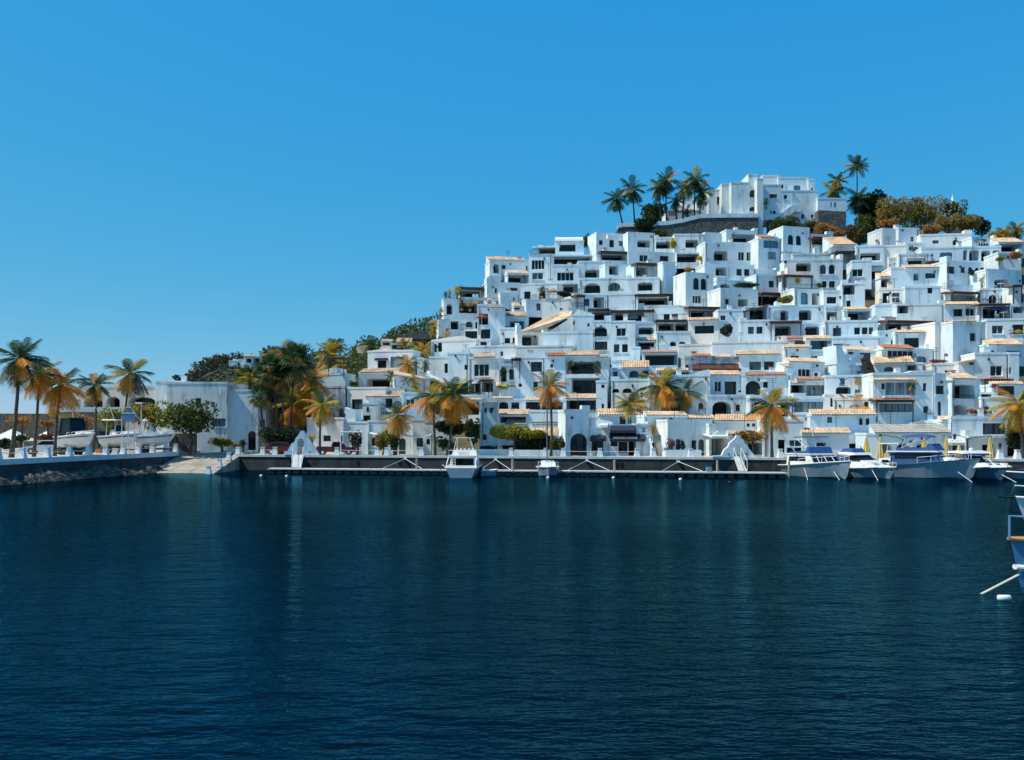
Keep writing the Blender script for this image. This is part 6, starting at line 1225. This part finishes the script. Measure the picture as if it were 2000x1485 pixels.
def palm(crown, base, length, label, dry=.4, yel=.2, n=20, fan=False, group=None, up=80, low=-46, thick=.16, name='palm_tree', wind=0.0):
    PS[0] += 1; rg = random.Random(PS[0] * 17); c, b = Vector(crown), Vector(base)
    o = thing(name, label, 'palm', b, group=group)
    side = Vector((rg.uniform(-.25, .25), rg.uniform(-.2, .2), 0)) * (c - b).length * .12
    pts = [b.lerp(c, t) + side * (4 * t * (1 - t)) for t in (0, .2, .4, .6, .8, 1)]
    mb = MB(); mb.tube(pts, [thick * 1.35, thick, thick * .88, thick * .8, thick * .75, thick * .95], 8); part('trunk', mb, 'bark', o, smooth=True)
    loc = c - b
    if not fan: n = int(n * 1.2)
    for k in range(n):
        u = (k + .5) / n; pitch = up + (low - up) * u ** .85 + rg.uniform(-8, 8); az = k * 2.39996 + rg.uniform(-.25, .25)
        if fan:
            col = 'o' if u > 1 - dry else 'g'; me = rg.choice(FAN[col]); L = length * rg.uniform(.85, 1.1)
            link_mesh('fan_leaf', me, o, loc, (rg.uniform(-.5, .5), -R(pitch), az), (L, L, L))
        else:
            q_ = rg.random(); col = 'o' if (u > .5 and q_ < dry * 1.3) or q_ < dry * .3 else ('y' if q_ > 1 - yel else 'g')
            di = 0 if pitch > 45 else 1 if pitch > -5 else 2; L = length * rg.uniform(.85, 1.12) * (.8 if pitch > 65 else 1)
            link_mesh('frond', FR[col, di, rg.randrange(2)], o, loc, (rg.uniform(-.3, .3), -R(pitch), az + wind * math.sin(az)), (L, L, L))
    if not fan:
        mb = MB(); mb.lathe([(.02, -.5), (thick * 1.5, -.25), (thick * 1.7, .0), (.05, .35)], c, 7); part('crown_shaft', mb, 'frond_yellow' if yel > .3 else 'bark', o)
    return o
def palm_px(cx, cy, bx, by, r, Y, label, zb=None, **k):
    b = at(bx, by, Y)
    if zb is not None: b.z = zb
    return palm(at(cx, cy, Y), b, r / F_PX * Y * 1.12, label, **k)
# boat yard palms
for a in ((38, 702, 22, 890, 50, 84, 'tallest green coconut palm at the far left of the boat yard', dict(dry=.10, yel=.15, n=22, thick=.2)), (77, 735, 66, 885, 42, 86.5, 'coconut palm with orange dead fronds, second from the left', dict(dry=.75, yel=.3)),
          (119, 752, 107, 882, 48, 89, 'wide coconut palm with orange tips, third from the left', dict(dry=.55, yel=.3, n=22)), (187, 752, 181, 862, 30, 103, 'small slim coconut palm between the arches and boats', dict(dry=.15)), (254, 730, 240, 835, 40, 110, 'leaning dark green coconut palm in front of the arcaded terrace', dict(dry=.12, yel=.05, n=20))):
    palm_px(*a[:7], zb=YZ - .1, **a[7])
# promenade palms
for a in ((629, 792, 625, 882, 34, quay_at(625) + 3.4, 'yellow coconut palm beside the left gate', dict(dry=.25, yel=.6, n=18)), (777, 812, 772, 885, 34, quay_at(775) + 4, 'short orange-leaved palm above the low shop', dict(dry=.55, yel=.45)), (845, 775, 850, 885, 40, quay_at(848) + 3.2, 'coconut palm with orange fronds, left of the twin palms', dict(dry=.4, yel=.3)),
          (885, 772, 873, 885, 46, quay_at(885) + 2.8, 'coconut palm with long orange fronds, right of the twin palms', dict(dry=.5, yel=.3, n=22)), (1074, 755, 1076, 880, 40, quay_at(1074) + 3.5, 'coconut palm with hanging orange fronds behind the sailboat mast', dict(dry=.6, yel=.4, n=18)), (1508, 793, 1508, 890, 46, quay_at(1508) + 2.4, 'coconut palm with orange spreading fronds right of the right gate', dict(dry=.55, yel=.25, n=18)),
          (1990, 790, 1998, 885, 48, quay_at(1990) + 3.5, 'coconut palm with orange fronds at the right edge', dict(dry=.5, yel=.35))):
    palm_px(*a[:7], zb=QZ - .1, **a[7])
for a in ((1293, 755, 1305, 815, 42, 108.5, 'larger slanted palm above the tiled roofs', dict(dry=.4, yel=.4)), (1337, 765, 1342, 815, 32, 109, 'smaller palm right of the larger slanted palm', dict(dry=.4, yel=.3)), (1230, 790, 1232, 812, 34, 109, 'bushy yellow palm behind the wide orange roof', dict(dry=.2, yel=.6, low=-5, n=14)), (1668, 797, 1668, 812, 32, 105, 'bushy orange palm behind the twin-arch orange roof', dict(dry=.5, yel=.5, low=0, n=14)),
          (1274, 835, 1272, 862, 12, quay_at(1274) + 4.4, 'small potted yellow palm at the top of the promenade stair', dict(dry=.1, yel=.9, n=12, thick=.05))):
    palm_px(*a[:7], **a[7])
# hilltop palms
for x, y, bx, by, r, lab, k in ((310, 560, 385, 870, 24, 'leaning palm at the left end of the hotel wall', {}), (480, 455, 512, 870, 25, 'upright palm second from the left on the hotel wall', {}), (785, 430, 805, 830, 23, 'palm left of the tallest hotel palms', {}), (872, 355, 872, 830, 25, 'tallest palm in the cluster left of the hotel', {}), (1075, 430, 1050, 790, 21, 'yellow-green palm in the hotel garden', dict(yel=.6)),
                            (1190, 345, 1178, 790, 24, 'tall palm closest to the hotel left wing', {}), (1260, 490, 1225, 780, 22, 'shorter palm in front of the hotel left wing', {}), (972, 585, 980, 800, 17, 'small palm between the hotel garden palms', {}), (1095, 690, 1112, 800, 13, 'dwarf palm on the hotel terrace wall', dict(n=12)), (705, 690, 700, 850, 22, 'bushy palm beside the round dark shrub', dict(yel=.4, n=16))):
    p, q_ = px('H', x, y); pb, qb = px('H', bx, by); palm_px(p, q_, pb, qb, r, 180.0 + (x % 7) * .3, lab, dry=.02, yel=k.pop('yel', .1), thick=.17, low=-50, **k)
for x, y, bx, by, r, lab, k in ((1065, 360, 1072, 620, 19, 'palm behind the hotel terrace', {}), (1275, 200, 1272, 560, 22, 'tallest lone palm right of the hotel', dict(up=85, low=-20)), (1010, 480, 1020, 620, 24, 'broad low palm behind the hotel terrace wall', dict(yel=.5, n=18)), (1300, 560, 1300, 800, 26, 'dark bushy palm under the lone tall palm', dict(n=20))):
    p, q_ = px('I', x, y); pb, qb = px('I', bx, by); palm_px(p, q_, pb, qb, r, 188.0, lab, dry=.03, yel=k.pop('yel', .08), **k)
for x, y, r, lab, k in ((1460, 95, 18, 'dark palm at the right end of the ridge', {}), (1345, 140, 18, 'orange-tinged palm behind the ridge pavilion', dict(dry=.4, yel=.4)), (1235, 160, 14, 'small yellow palm beside the ridge pavilion', dict(yel=.7))):
    p, q_ = px('O', x, y); palm_px(p, q_, p, q_ + 26, r, 168.0, lab, dry=k.pop('dry', .05), **k)
# palms on the left slope and in the cluster by the white building
for x, y, by, r, Y, lab, k in ((300, 240, 420, 30, 150, 'tall yellow palm left of the three-storey house', dict(yel=.6)), (690, 165, 260, 22, 165, 'green palm above the three-storey house', dict(yel=.2)), (1010, 195, 330, 24, 140, 'palm left of the curved-parapet house', dict(yel=.5)), (1170, 215, 330, 24, 132, 'yellow palm against the curved-parapet house', dict(yel=.7)),
                             (1040, 335, 430, 22, 125, 'orange bushy palm in the courtyard garden', dict(yel=.6, dry=.4)), (1200, 345, 420, 12, 124, 'little palm in the white courtyard', dict(n=12)), (415, 350, 430, 20, 140, 'palm between the slanted white block and the three-storey house', dict(yel=.5)), (345, 185, 330, 22, 152, 'dark pointed palm on the left slope', dict(low=-10))):
    p, q_ = px('C', x, y); palm_px(p, q_, p, px('C', 0, by)[1], r, Y, lab, dry=k.pop('dry', .12), **k)
for x, y, bx, by, r, lab, k in ((960, 400, 1020, 940, 40, 'tall fan palm with brown skirt in the palm grove', dict(dry=.35)), (1180, 330, 1150, 920, 48, 'tallest fan palm in the palm grove', dict(dry=.3)), (860, 640, 930, 930, 30, 'short dark fan palm in front of the white building', dict(dry=.35)), (1060, 480, 1060, 930, 34, 'middle fan palm with dead brown leaves in the grove', dict(dry=.55))):
    p, q_ = px('B', x, y); pb, qb = px('B', bx, by); palm_px(p, q_, pb, qb, r, 111.0 + (x % 5), lab, zb=QZ, fan=True, n=34, low=-75, name='fan_palm', **k)
for x, y, bx, by, r, lab, k in ((1180, 720, 1150, 930, 46, 'large orange coconut palm low in the palm grove', dict(dry=.8, yel=.6, n=22)), (760, 480, 770, 800, 34, 'dark upright palm behind the white building', dict(dry=0, low=0)), (1330, 480, 1300, 800, 34, 'orange palm at the right of the grove', dict(dry=.6, yel=.4)), (1130, 250, 1130, 500, 30, 'high green palm above the grove', dict(yel=.3)), (1000, 330, 1000, 520, 28, 'green palm leaning over the grove', dict(yel=.3))):
    p, q_ = px('B', x, y); pb, qb = px('B', bx, by); palm_px(p, q_, pb, qb, r, 116.0, lab, zb=QZ, **k)
# far hill palms
for i, (x, y, by, r) in enumerate(((245, 345, 440, 9), (325, 345, 400, 9), (430, 290, 350, 10), (500, 288, 330, 8), (655, 268, 320, 9), (900, 235, 300, 12), (950, 215, 300, 13), (1000, 225, 300, 12), (1220, 220, 300, 14))):
    p, q_ = px('B', x, y); palm_px(p, q_, p, px('B', 0, by)[1], r, 298.0, f'small dark palm on the skyline of the far green hill, {ORD[i]} from the left', group='palms on the far hill', dry=0, yel=0, n=14, low=-45)
# potted palms and flowers on the terraces
for c, x, y, yb, r, lab in (('K', 285, 765, 1010, 6, 'yellow potted palm at the corner of the top left terrace'), ('K', 330, 735, 1010, 6, 'yellow potted palm second along the top left terrace'), ('K', 415, 720, 1010, 9, 'large yellow potted palm on the top left terrace'), ('K', 455, 760, 1010, 8, 'bushy yellow potted palm by the dark porch'), ('K', 705, 705, 830, 7, 'yellow potted palm under the dark eaves'),
                            ('K', 237, 945, 1185, 7, 'yellow potted palm on the end balcony'), ('K', 560, 868, 1010, 8, 'yellow potted palm in the middle balcony'), ('K', 468, 870, 1010, 7, 'green potted palm in the middle balcony'), ('K', 660, 860, 1010, 6, 'yellow potted palm beside the red parasol house'), ('K', 165, 1105, 1280, 12, 'broad yellow palm on the lowest left terrace'), ('K', 300, 1190, 1285, 10, 'yellow palm behind the low curved parapet'),
                            ('K', 145, 1195, 1285, 9, 'yellow palm at the end of the low curved parapet'), ('K', 1360, 715, 850, 9, 'dark green potted palm left of the thatched parasol'), ('D', 1300, 262, 575, 9, 'potted palm at the left of the upper stacked balcony'), ('D', 1565, 272, 575, 10, 'potted palm at the right of the upper stacked balcony'), ('O', 1092, 640, 745, 8, 'yellow potted palm left of the wide rounded loggia'),
                            ('G', 520, 470, 870, 10, 'dark potted palm on the glazed balcony'), ('C', 1090, 465, 600, 11, 'yellow flowering shrub tallest against the blue wall'), ('C', 1020, 500, 610, 11, 'yellow flowering shrub in the middle of the blue wall'), ('C', 965, 540, 615, 9, 'yellow flowering shrub low against the blue wall'), ('C', 1115, 530, 615, 10, 'yellow flowering shrub at the right of the blue wall'), ('C', 885, 455, 600, 12, 'green palm shrub at the left of the blue wall'),
                            ('I', 265, 590, 760, 8, 'yellow palm on the hotel balcony')):
    p, q_ = px(c, x, y); Y = front(c, x, yb, -.6) if c != 'I' else 180.5; h = r * 1.6
    green = 'green' in lab or 'dark' in lab or 'potted palm at the' in lab
    palm_px(p, q_, p, q_ + h, r, Y, lab, dry=.05 if green else .15, yel=.1 if green else .9, n=13, thick=.06, low=-35, name='potted_palm')
    b = at(p, q_ + h, Y); o = [x_ for x_ in bpy.data.objects if x_.get('label') == lab][0]
    mb = MB(); mb.lathe([(.16, 0), (.24, .35), (.27, .36)], (b.x, b.y, b.z - .3), 8); part('pot', mb, 'plant_pot', o)

def foliage(clumps, n, size, seed, up=.25):
    rg = np.random.default_rng(seed); w = np.array([c[3] * c[5] for c in clumps]); w = w / w.sum(); vs = []
    idx = rg.choice(len(clumps), n, p=w); C = np.array(clumps)[idx]
    d = rg.normal(size=(n, 3)); d /= np.linalg.norm(d, axis=1)[:, None]; rad = rg.uniform(.45, 1.05, n) ** .5
    P = C[:, :3] + d * C[:, 3:6] * rad[:, None]
    a = rg.normal(size=(n, 3)) + d * .6; a /= np.linalg.norm(a, axis=1)[:, None]; b = np.cross(a, rg.normal(size=(n, 3))); b /= np.linalg.norm(b, axis=1)[:, None]
    s = size * rg.uniform(.6, 1.3, n)[:, None]
    q_ = np.stack([P - a * s * .5, P + b * s * .28, P + a * s * .5, P - b * s * .28], 1).reshape(-1, 3)
    mb = MB(); mb.v = [tuple(v) for v in q_]; mb.f = [(4 * i, 4 * i + 1, 4 * i + 2, 4 * i + 3) for i in range(n)]; return mb
def shrub(c, rect, Y, mat, label, name='shrub', cat='shrub', n=500, size=.35, depth=None, trunk=True, k=7, zb=None, mat2=None):
    PS[0] += 1; rg = random.Random(PS[0] * 13 + 5); (p0, q0), (p1, q1) = px(c, rect[0], rect[1]), px(c, rect[2], rect[3])
    x0, x1, z1, z0 = wx(p0, Y), wx(p1, Y), wz(q0, Y), wz(q1, Y); w, h = x1 - x0, z1 - z0; d = depth or min(w, h) * .8
    o = thing(name, label, cat, ((x0 + x1) / 2, Y, z0 if zb is None else zb)); cl = []
    for i in range(k):
        u = (i + .5) / k; r = rg.uniform(.24, .36)
        cl.append((x0 + w * (.12 + .76 * u) + rg.uniform(-.05, .05) * w, Y + rg.uniform(-.4, .4) * d, z0 + h * rg.uniform(.34, .74), w * r * .75, d * .4, h * r))
    cl.append(((x0 + x1) / 2, Y, z0 + h * .42, w * .38, d * .45, h * .38))
    m = foliage(cl, n, size, PS[0]); m2 = foliage(cl[:3], n // 3, size, PS[0] + 99)
    cr = part('crown', m, mat, o)
    if mat2: part('blossom', m2, mat2, cr)
    if trunk:
        base = Vector(((x0 + x1) / 2, Y, (z0 if zb is None else zb) - .3)); mb = MB()
        fork = base + Vector((rg.uniform(-.1, .1) * w, 0, (z0 + h * .35) - base.z)); mb.tube([base, base.lerp(fork, .5) + Vector((.05 * w, 0, 0)), fork], [.2, .15, .12], 6)
        for cc in cl[:k]: mb.tube([fork, fork.lerp(Vector(cc[:3]), .6) + Vector((0, 0, -.1 * h)), Vector(cc[:3])], [.09, .06, .03], 5)
        part('trunk', mb, 'bark', o)
    return o
q5 = quay_at
shrub('B', (-10, 665, 405, 1010), 106, 'leaf_green', 'big dark green spreading tree beside the blank white building', 'tree', 'tree', 2600, .42, k=11, zb=YZ)
shrub('A', (1120, 715, 1490, 985), 106.5, 'leaf_yellow', 'yellow-green flowering tree behind the parked fishing boats', 'tree', 'tree', 1700, .36, k=9, zb=YZ, mat2='leaf_orange')
shrub('A', (495, 815, 785, 960), 105, 'leaf_orange', 'orange flowering shrub behind the glazed fishing boat', n=1000, mat2='leaf_yellow', zb=YZ)
shrub('A', (840, 770, 1045, 985), 107, 'leaf_yellow', 'yellow-green feathery shrub behind the T-top fishing boat', n=1000, zb=YZ)
shrub('A', (65, 845, 275, 930), 108, 'leaf_orange', 'yellow-orange shrub at the far left of the yard', n=500, zb=YZ)
shrub('A', (330, 870, 480, 935), 112, 'leaf_orange', 'rust-coloured shrub beside the white tent', n=400, zb=YZ)
shrub('A', (330, 1000, 465, 1055), 104, 'leaf_red', 'red flowering hedge behind the white car', n=420, zb=YZ, trunk=False)
shrub('A', (-20, 1030, 130, 1130), 96, 'leaf_dark', 'dark clipped hedge at the far left of the yard', n=700, zb=YZ, trunk=False)
shrub('A', (110, 990, 240, 1060), 98, 'leaf_green', 'green shrub between the left palm trunks', n=400, zb=YZ)
shrub('B', (385, 1025, 595, 1125), 108.7, 'leaf_yellow', 'rounded yellow-green bush in the bed beside the slipway', n=900, size=.28, zb=QZ + .3)
shrub('B', (560, 1075, 690, 1125), 109.5, 'leaf_orange', 'low orange groundcover beside the yellow bush', n=300, size=.25, zb=QZ + .3, trunk=False)
shrub('B', (665, 1040, 722, 1125), 109.2, 'leaf_green', 'small upright green bush in the slipway bed', n=200, size=.25, zb=QZ + .3)
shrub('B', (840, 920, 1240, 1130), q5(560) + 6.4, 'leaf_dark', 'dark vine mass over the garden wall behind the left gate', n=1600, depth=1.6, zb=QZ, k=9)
shrub('B', (1020, 580, 1310, 960), 118, 'leaf_orange', 'orange shrubs under the palm grove', n=1000, zb=QZ, mat2='leaf_yellow')
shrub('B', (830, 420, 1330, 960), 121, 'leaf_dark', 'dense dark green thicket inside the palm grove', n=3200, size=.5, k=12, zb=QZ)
shrub('B', (1290, 1000, 1380, 1070), q5(605) + 4, 'flower_yellow', 'little yellow flower bush beside the left gate', n=150, size=.22, zb=QZ)
shrub('C', (735, 960, 870, 1160), q5(745) + 3.6, 'leaf_yellow', 'orange and green shrub in front of the low shop', n=900, size=.3, zb=QZ, mat2='leaf_orange')
shrub('C', (860, 980, 960, 1160), q5(768) + 3.8, 'leaf_green', 'leafy green shrub right of the orange shrub', n=600, size=.3, zb=QZ)
shrub('C', (1305, 855, 1565, 1020), q5(880) + 5, 'leaf_dark', 'dark round clipped tree behind the twin palms', 'tree', 'tree', 1700, .34, zb=QZ, k=9)
shrub('C', (1575, 830, 1715, 1110), q5(922) + 4.2, 'leaf_green', 'tall green shrub left of the tapered tower', n=900, zb=QZ, mat2='leaf_yellow')
shrub('C', (1310, 1020, 1470, 1160), q5(870) + 4, 'leaf_green', 'low garden shrubs under the twin palms', n=600, zb=QZ, trunk=False)
shrub('C', (500, 960, 620, 1150), q5(698) + 4.2, 'leaf_dark', 'slim climbing plant inside the pipe frame', n=260, zb=QZ, mat2='leaf_red')
shrub('D', (520, 868, 900, 1030), q5(1000) + 4.0, 'leaf_yellow', 'broad flat-topped yellow-green tree in front of the restaurant', 'tree', 'tree', 5000, .34, zb=QZ, k=14, depth=2.8)
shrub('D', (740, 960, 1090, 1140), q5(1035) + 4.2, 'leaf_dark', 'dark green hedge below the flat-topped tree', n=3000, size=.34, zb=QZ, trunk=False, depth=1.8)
shrub('D', (870, 920, 1080, 1010), q5(1050) + 4.0, 'leaf_yellow', 'sunlit yellow hedge top beside the sailboat mast', n=2200, size=.32, zb=QZ, trunk=False, depth=1.6)
shrub('D', (1070, 975, 1250, 1140), q5(1085) + 4.2, 'leaf_green', 'green hedge left of the gatehouse', n=2000, size=.3, zb=QZ, trunk=False, depth=1.6)
shrub('D', (410, 1075, 560, 1130), q5(955) + 4.6, 'leaf_dark', 'dark low planting at the foot of the tower', n=400, size=.28, zb=QZ, trunk=False, depth=.8)
shrub('E', (1515, 920, 1840, 1075), q5(1467) + 4.3, 'leaf_orange', 'sparse orange bougainvillea over the tile eave', n=800, size=.28, zb=QZ, mat2='leaf_green', depth=1.0)
shrub('E', (835, 1000, 915, 1125), q5(1310) + 4.4, 'leaf_red', 'red flowering plant beside the curved blue wall', n=260, size=.25, zb=QZ + .6)
shrub('E', (960, 1010, 1015, 1125), q5(1333) + 4.4, 'leaf_dark', 'dark climbing plant on the curved blue wall', n=200, size=.25, zb=QZ + .6)
shrub('G', (1470, 800, 1640, 1130), q5(1985) + 5.5, 'leaf_dark', 'dark plants behind the palm at the right edge', n=1000, zb=QZ)
shrub('G', (1045, 712, 1310, 762), front('G', 1180, 810, -.7), 'leaf_red', 'long red flower planter above the picture window house', n=420, size=.25, trunk=False, depth=.7)
shrub('G', (690, 215, 885, 252), front('G', 790, 260, -.6), 'leaf_red', 'red flowers along the five-pane house parapet', n=300, size=.22, trunk=False, depth=.5)
shrub('G', (1310, 460, 1375, 510), front('G', 1340, 620, -.6), 'leaf_red', 'red potted flowers on the right-hand terrace', n=120, size=.2, trunk=False, depth=.5)
# ridge and hilltop greenery
Z = 176.0
shrub('H', (515, 735, 750, 945), 177.0, 'leaf_dark', 'round dark shrub on the hotel wall left of the palms', n=1980, size=.5)
shrub('H', (600, 600, 860, 840), 183.0, 'leaf_green', 'green thicket under the left hotel palms', n=1800, size=.55)
shrub('H', (720, 890, 880, 1000), 175.5, 'leaf_green', 'green shrub at the foot of the hotel stone wall', n=720, size=.4)
shrub('I', (300, 765, 625, 960), 175.0, 'leaf_green', 'bright green tree in front of the hotel stair', 'tree', 'tree', 2000, .45)
shrub('I', (700, 800, 850, 930), 177.0, 'leaf_dark', 'dark small shrub beneath the hotel terrace', n=630, size=.45, mat2='leaf_yellow')
shrub('I', (780, 825, 1090, 985), 174.0, 'leaf_orange', 'pale orange leafless shrub below the hotel terrace', n=1620, size=.42)
shrub('I', (1020, 920, 1160, 1000), 173.0, 'leaf_orange', 'small orange shrub beside the ridge pitched roof', n=540, size=.4)
shrub('I', (1165, 830, 1445, 1085), 172.0, 'leaf_green', 'round green tree with pink blossom on the ridge', 'tree', 'tree', 2600, .45, mat2='leaf_red')
shrub('J', (-170, 50, 220, 420), 190.0, 'leaf_dark', 'large dark tree right of the hotel', 'tree', 'tree', 5200, .6, k=10)
shrub('J', (-180, 300, 120, 560), 186.0, 'leaf_green', 'green undergrowth right of the hotel', n=2340, size=.5)
shrub('J', (110, 120, 470, 510), 182.0, 'leaf_brown', 'brown-orange dry tree on the right ridge', 'tree', 'tree', 4400, .45, k=11)
shrub('J', (90, 370, 340, 520), 178.0, 'leaf_orange', 'bright orange dry bush at the ridge edge', n=1620, size=.4)
shrub('J', (440, 90, 900, 560), 186.0, 'leaf_brown', 'tall sparse green-brown tree on the right ridge', 'tree', 'tree', 4800, .42, k=12, mat2='leaf_green')
shrub('J', (640, 430, 900, 590), 176.0, 'leaf_orange', 'orange dry brush behind the cream ridge house', n=1440, size=.4)
shrub('J', (850, 310, 1110, 560), 178.0, 'leaf_brown', 'rounded brown tree left of the white chapel spire', 'tree', 'tree', 3000, .4, k=9)
shrub('J', (1080, 320, 1340, 560), 179.0, 'leaf_brown', 'rounded brown tree below the white chapel spire', 'tree', 'tree', 3000, .4, k=9)
shrub('J', (880, 100, 1180, 400), 184.0, 'leaf_green', 'sparse grey-green tree around the chapel spire', 'tree', 'tree', 1200, .45, k=8)
shrub('J', (1300, 320, 1500, 600), 182.0, 'leaf_dark', 'thin dark tree at the end of the ridge trees', 'tree', 'tree', 1200, .45, k=7)
shrub('J', (1490, 520, 1700, 640), 170.0, 'leaf_orange', 'orange shrubs beside the ridge pavilion', n=900, size=.4, mat2='leaf_green')
shrub('L', (435, 90, 575, 270), 172.0, 'leaf_green', 'small green tree on the ridge beside the vault roof house', 'tree', 'tree', 700, .4)
for c, r, yb, m, lab in (('L', (1420, 150, 1500, 270), 310, 'flower_yellow', 'orange flowering plant on the ridge terrace parapet'), ('M', (335, 380, 415, 440), 465, 'flower_yellow', 'yellow flowers on the wide shaded terrace'), ('M', (405, 440, 495, 570), 600, 'leaf_orange', 'pale orange plant on the bay house roof'), ('M', (200, 490, 290, 570), 600, 'leaf_orange', 'pale flowering plant at the bay house corner'), ('M', (715, 665, 1010, 730), 800, 'leaf_dark', 'dark planter hedge in the blue shade'),
                         ('M', (590, 1110, 730, 1260), 1330, 'leaf_dark', 'dark garden tree in the shaded gap mid-slope'), ('N', (95, 805, 275, 900), 1090, 'leaf_yellow', 'yellow flowers over a dark balcony'), ('N', (290, 630, 350, 690), 745, 'flower_yellow', 'yellow flowers inside the timber porch'), ('N', (530, 680, 590, 725), 745, 'leaf_green', 'small green bush at the timber porch end'), ('O', (1240, 395, 1330, 440), 540, 'leaf_yellow', 'yellow shrub at the curved parapet'), ('O', (1380, 330, 1500, 420), 540, 'leaf_orange', 'orange shrub above the curved parapet'),
                         ('O', (300, 275, 400, 345), 370, 'leaf_dark', 'dark plant in the small roof arbour'), ('O', (950, 535, 1010, 600), 700, 'leaf_dark', 'dark vine beside the arched doors'), ('O', (1465, 1170, 1500, 1215), 1310, 'flower_yellow', 'yellow potted plant on the right edge balcony'), ('L', (160, 735, 320, 800), 985, 'leaf_dark', 'dark shrubs right of the thatched parasol'), ('D', (600, 290, 660, 430), 600, 'leaf_dark', 'dark palm-like plant in the little arch'), ('D', (560, 470, 690, 515), 600, 'leaf_yellow', 'yellow flowers along a tiled ledge'),
                         ('C', (485, 500, 560, 560), 562, 'leaf_green', 'balcony plant in the rounded loggia'), ('A', (1470, 485, 1550, 545), 790, 'leaf_dark', 'round dark shrub on the terrace roof')):
    p0, q0 = px(c, (r[0] + r[2]) / 2, yb); Y = hill_y(p0, q0) - .9 if c != 'A' else 116.5
    shrub(c, r, Y, m, lab, 'terrace_plant', 'plant', 220 if (r[2] - r[0]) * (r[3] - r[1]) < 9000 else 1100, .28, trunk=False, depth=.9, k=5)
# far hills: two green mounds with houses
def mound(name, prof, Y, depth):               # ridge outline in photo pixels
    mb = MB(); n = len(prof); vs = []
    for k in range(7):
        t = k / 6
        for (p, q_) in prof: v = at(p, q_, Y); vs.append((v.x * (1 + .0 * t), Y - depth * (1 - t), 1 + (v.z - 1) * math.sin(t * math.pi / 2) ** .8))
    back = [(v[0], Y + depth * 2, 1) for v in vs[-n:]]; vs += back
    mb.add(vs, [(k * n + i, k * n + i + 1, (k + 1) * n + i + 1, (k + 1) * n + i) for k in range(7) for i in range(n - 1)]); return solo(name, mb, 'far_terrain', kind='structure', smooth=True)
FARP = [(405, 765), (420, 745), (428, 735), (440, 722), (455, 712), (480, 706), (520, 706), (560, 700), (620, 698), (700, 696), (760, 690), (860, 720)]
mound('far_hill', FARP, 300, 60)
NEARP = [(690, 760), (720, 690), (775, 668), (800, 660), (850, 640), (900, 640), (960, 660)]
mound('near_hill', NEARP, 225, 40)
def wood(label, prof, Y, depth, n, size, mat, seed, k=110):
    rg = random.Random(seed); cl = []
    for i in range(k):
        t = rg.random() * (len(prof) - 1); j = int(t); u = t - j; p = prof[j][0] * (1 - u) + prof[j + 1][0] * u; q_ = prof[j][1] * (1 - u) + prof[j + 1][1] * u
        v = at(p, q_, Y); t = rg.uniform(.12, 1); r = rg.uniform(1.6, 3.2); cl.append((v.x, Y - depth * (1 - t), 1 + (v.z - 1) * math.sin(t * math.pi / 2) ** .8 + r * .35, r * 1.3, r, r))
    solo('forest', foliage(cl, n, size, seed), mat, label, 'forest', kind='stuff')
wood('dark green wood covering the far left hill', FARP, 300, 60, 16000, 1.0, 'leaf_far', 4, 170)
wood('green scrub on the terraced hill behind the left slope', NEARP, 225, 40, 14000, .8, 'leaf_green', 9, 150)
house('B', 'white villa with pale roof on the far green hill', [(700, 268, 945, 355), (600, 300, 720, 350, 1)], [('o', 720, 290, 770, 330), ('o', 790, 285, 850, 335), ('w', 880, 270, 905, 300), ('T', 700, 252, 800, 270), ('T', 855, 248, 945, 268)], yref=270, turn=False)
house('B', 'tiny white lookout on the far hill slope', [(560, 310, 620, 335)], (), yref=268, turn=False)
house('C', 'tan villa with tiled roof on the terraced hill', [(785, 130, 890, 190), (565, 165, 640, 200)], [('T', 785, 112, 892, 132), ('o', 800, 140, 870, 165), ('T', 562, 152, 645, 166)], 'plaster_cream_lit', yref=196, turn=False)
house('C', 'villa with wide tan roof half hidden on the terraced hill', [(870, 150, 1070, 220)], [('T', 925, 100, 1070, 135), ('T', 770, 180, 880, 205), ('w', 890, 165, 940, 210, 2)], yref=190, turn=False)
stone_wall('grey stone terrace wall on the skyline of the left slope', 'C', [(935, 75), (1000, 55), (1190, 30), (1260, 20)], 110, 200, 3, 'stone', False)
# white chapel spire among the ridge trees
p, q_ = px('J', 1075, 340); Y = 188.0; o = thing('chapel', 'white chapel with dome and thin spire among the ridge trees', 'chapel', at(p, q_, Y)); v = at(p, q_, Y); k = Y / F_PX / 6.457
mb = MB(); mb.lathe([(95 * k, -220 * k), (95 * k, 40 * k), (92 * k, 70 * k), (75 * k, 110 * k), (45 * k, 140 * k), (30 * k, 150 * k)], v, 14); part('dome', mb, 'plaster', o, smooth=True)
mb = MB(); mb.lathe([(28 * k, 0), (24 * k, 70 * k), (8 * k, 120 * k), (3 * k, 150 * k)], (v.x - 40 * k, v.y, v.z + 120 * k), 8); part('spire', mb, 'plaster', o)
for s in (-50, 20, 70): mb = MB(); mb.box(v.x + s * k - 8 * k, v.x + s * k + 8 * k, v.y - 97 * k, v.y - 80 * k, v.z - 20 * k, v.z + 30 * k); part('window', mb, 'glass_dark', o)
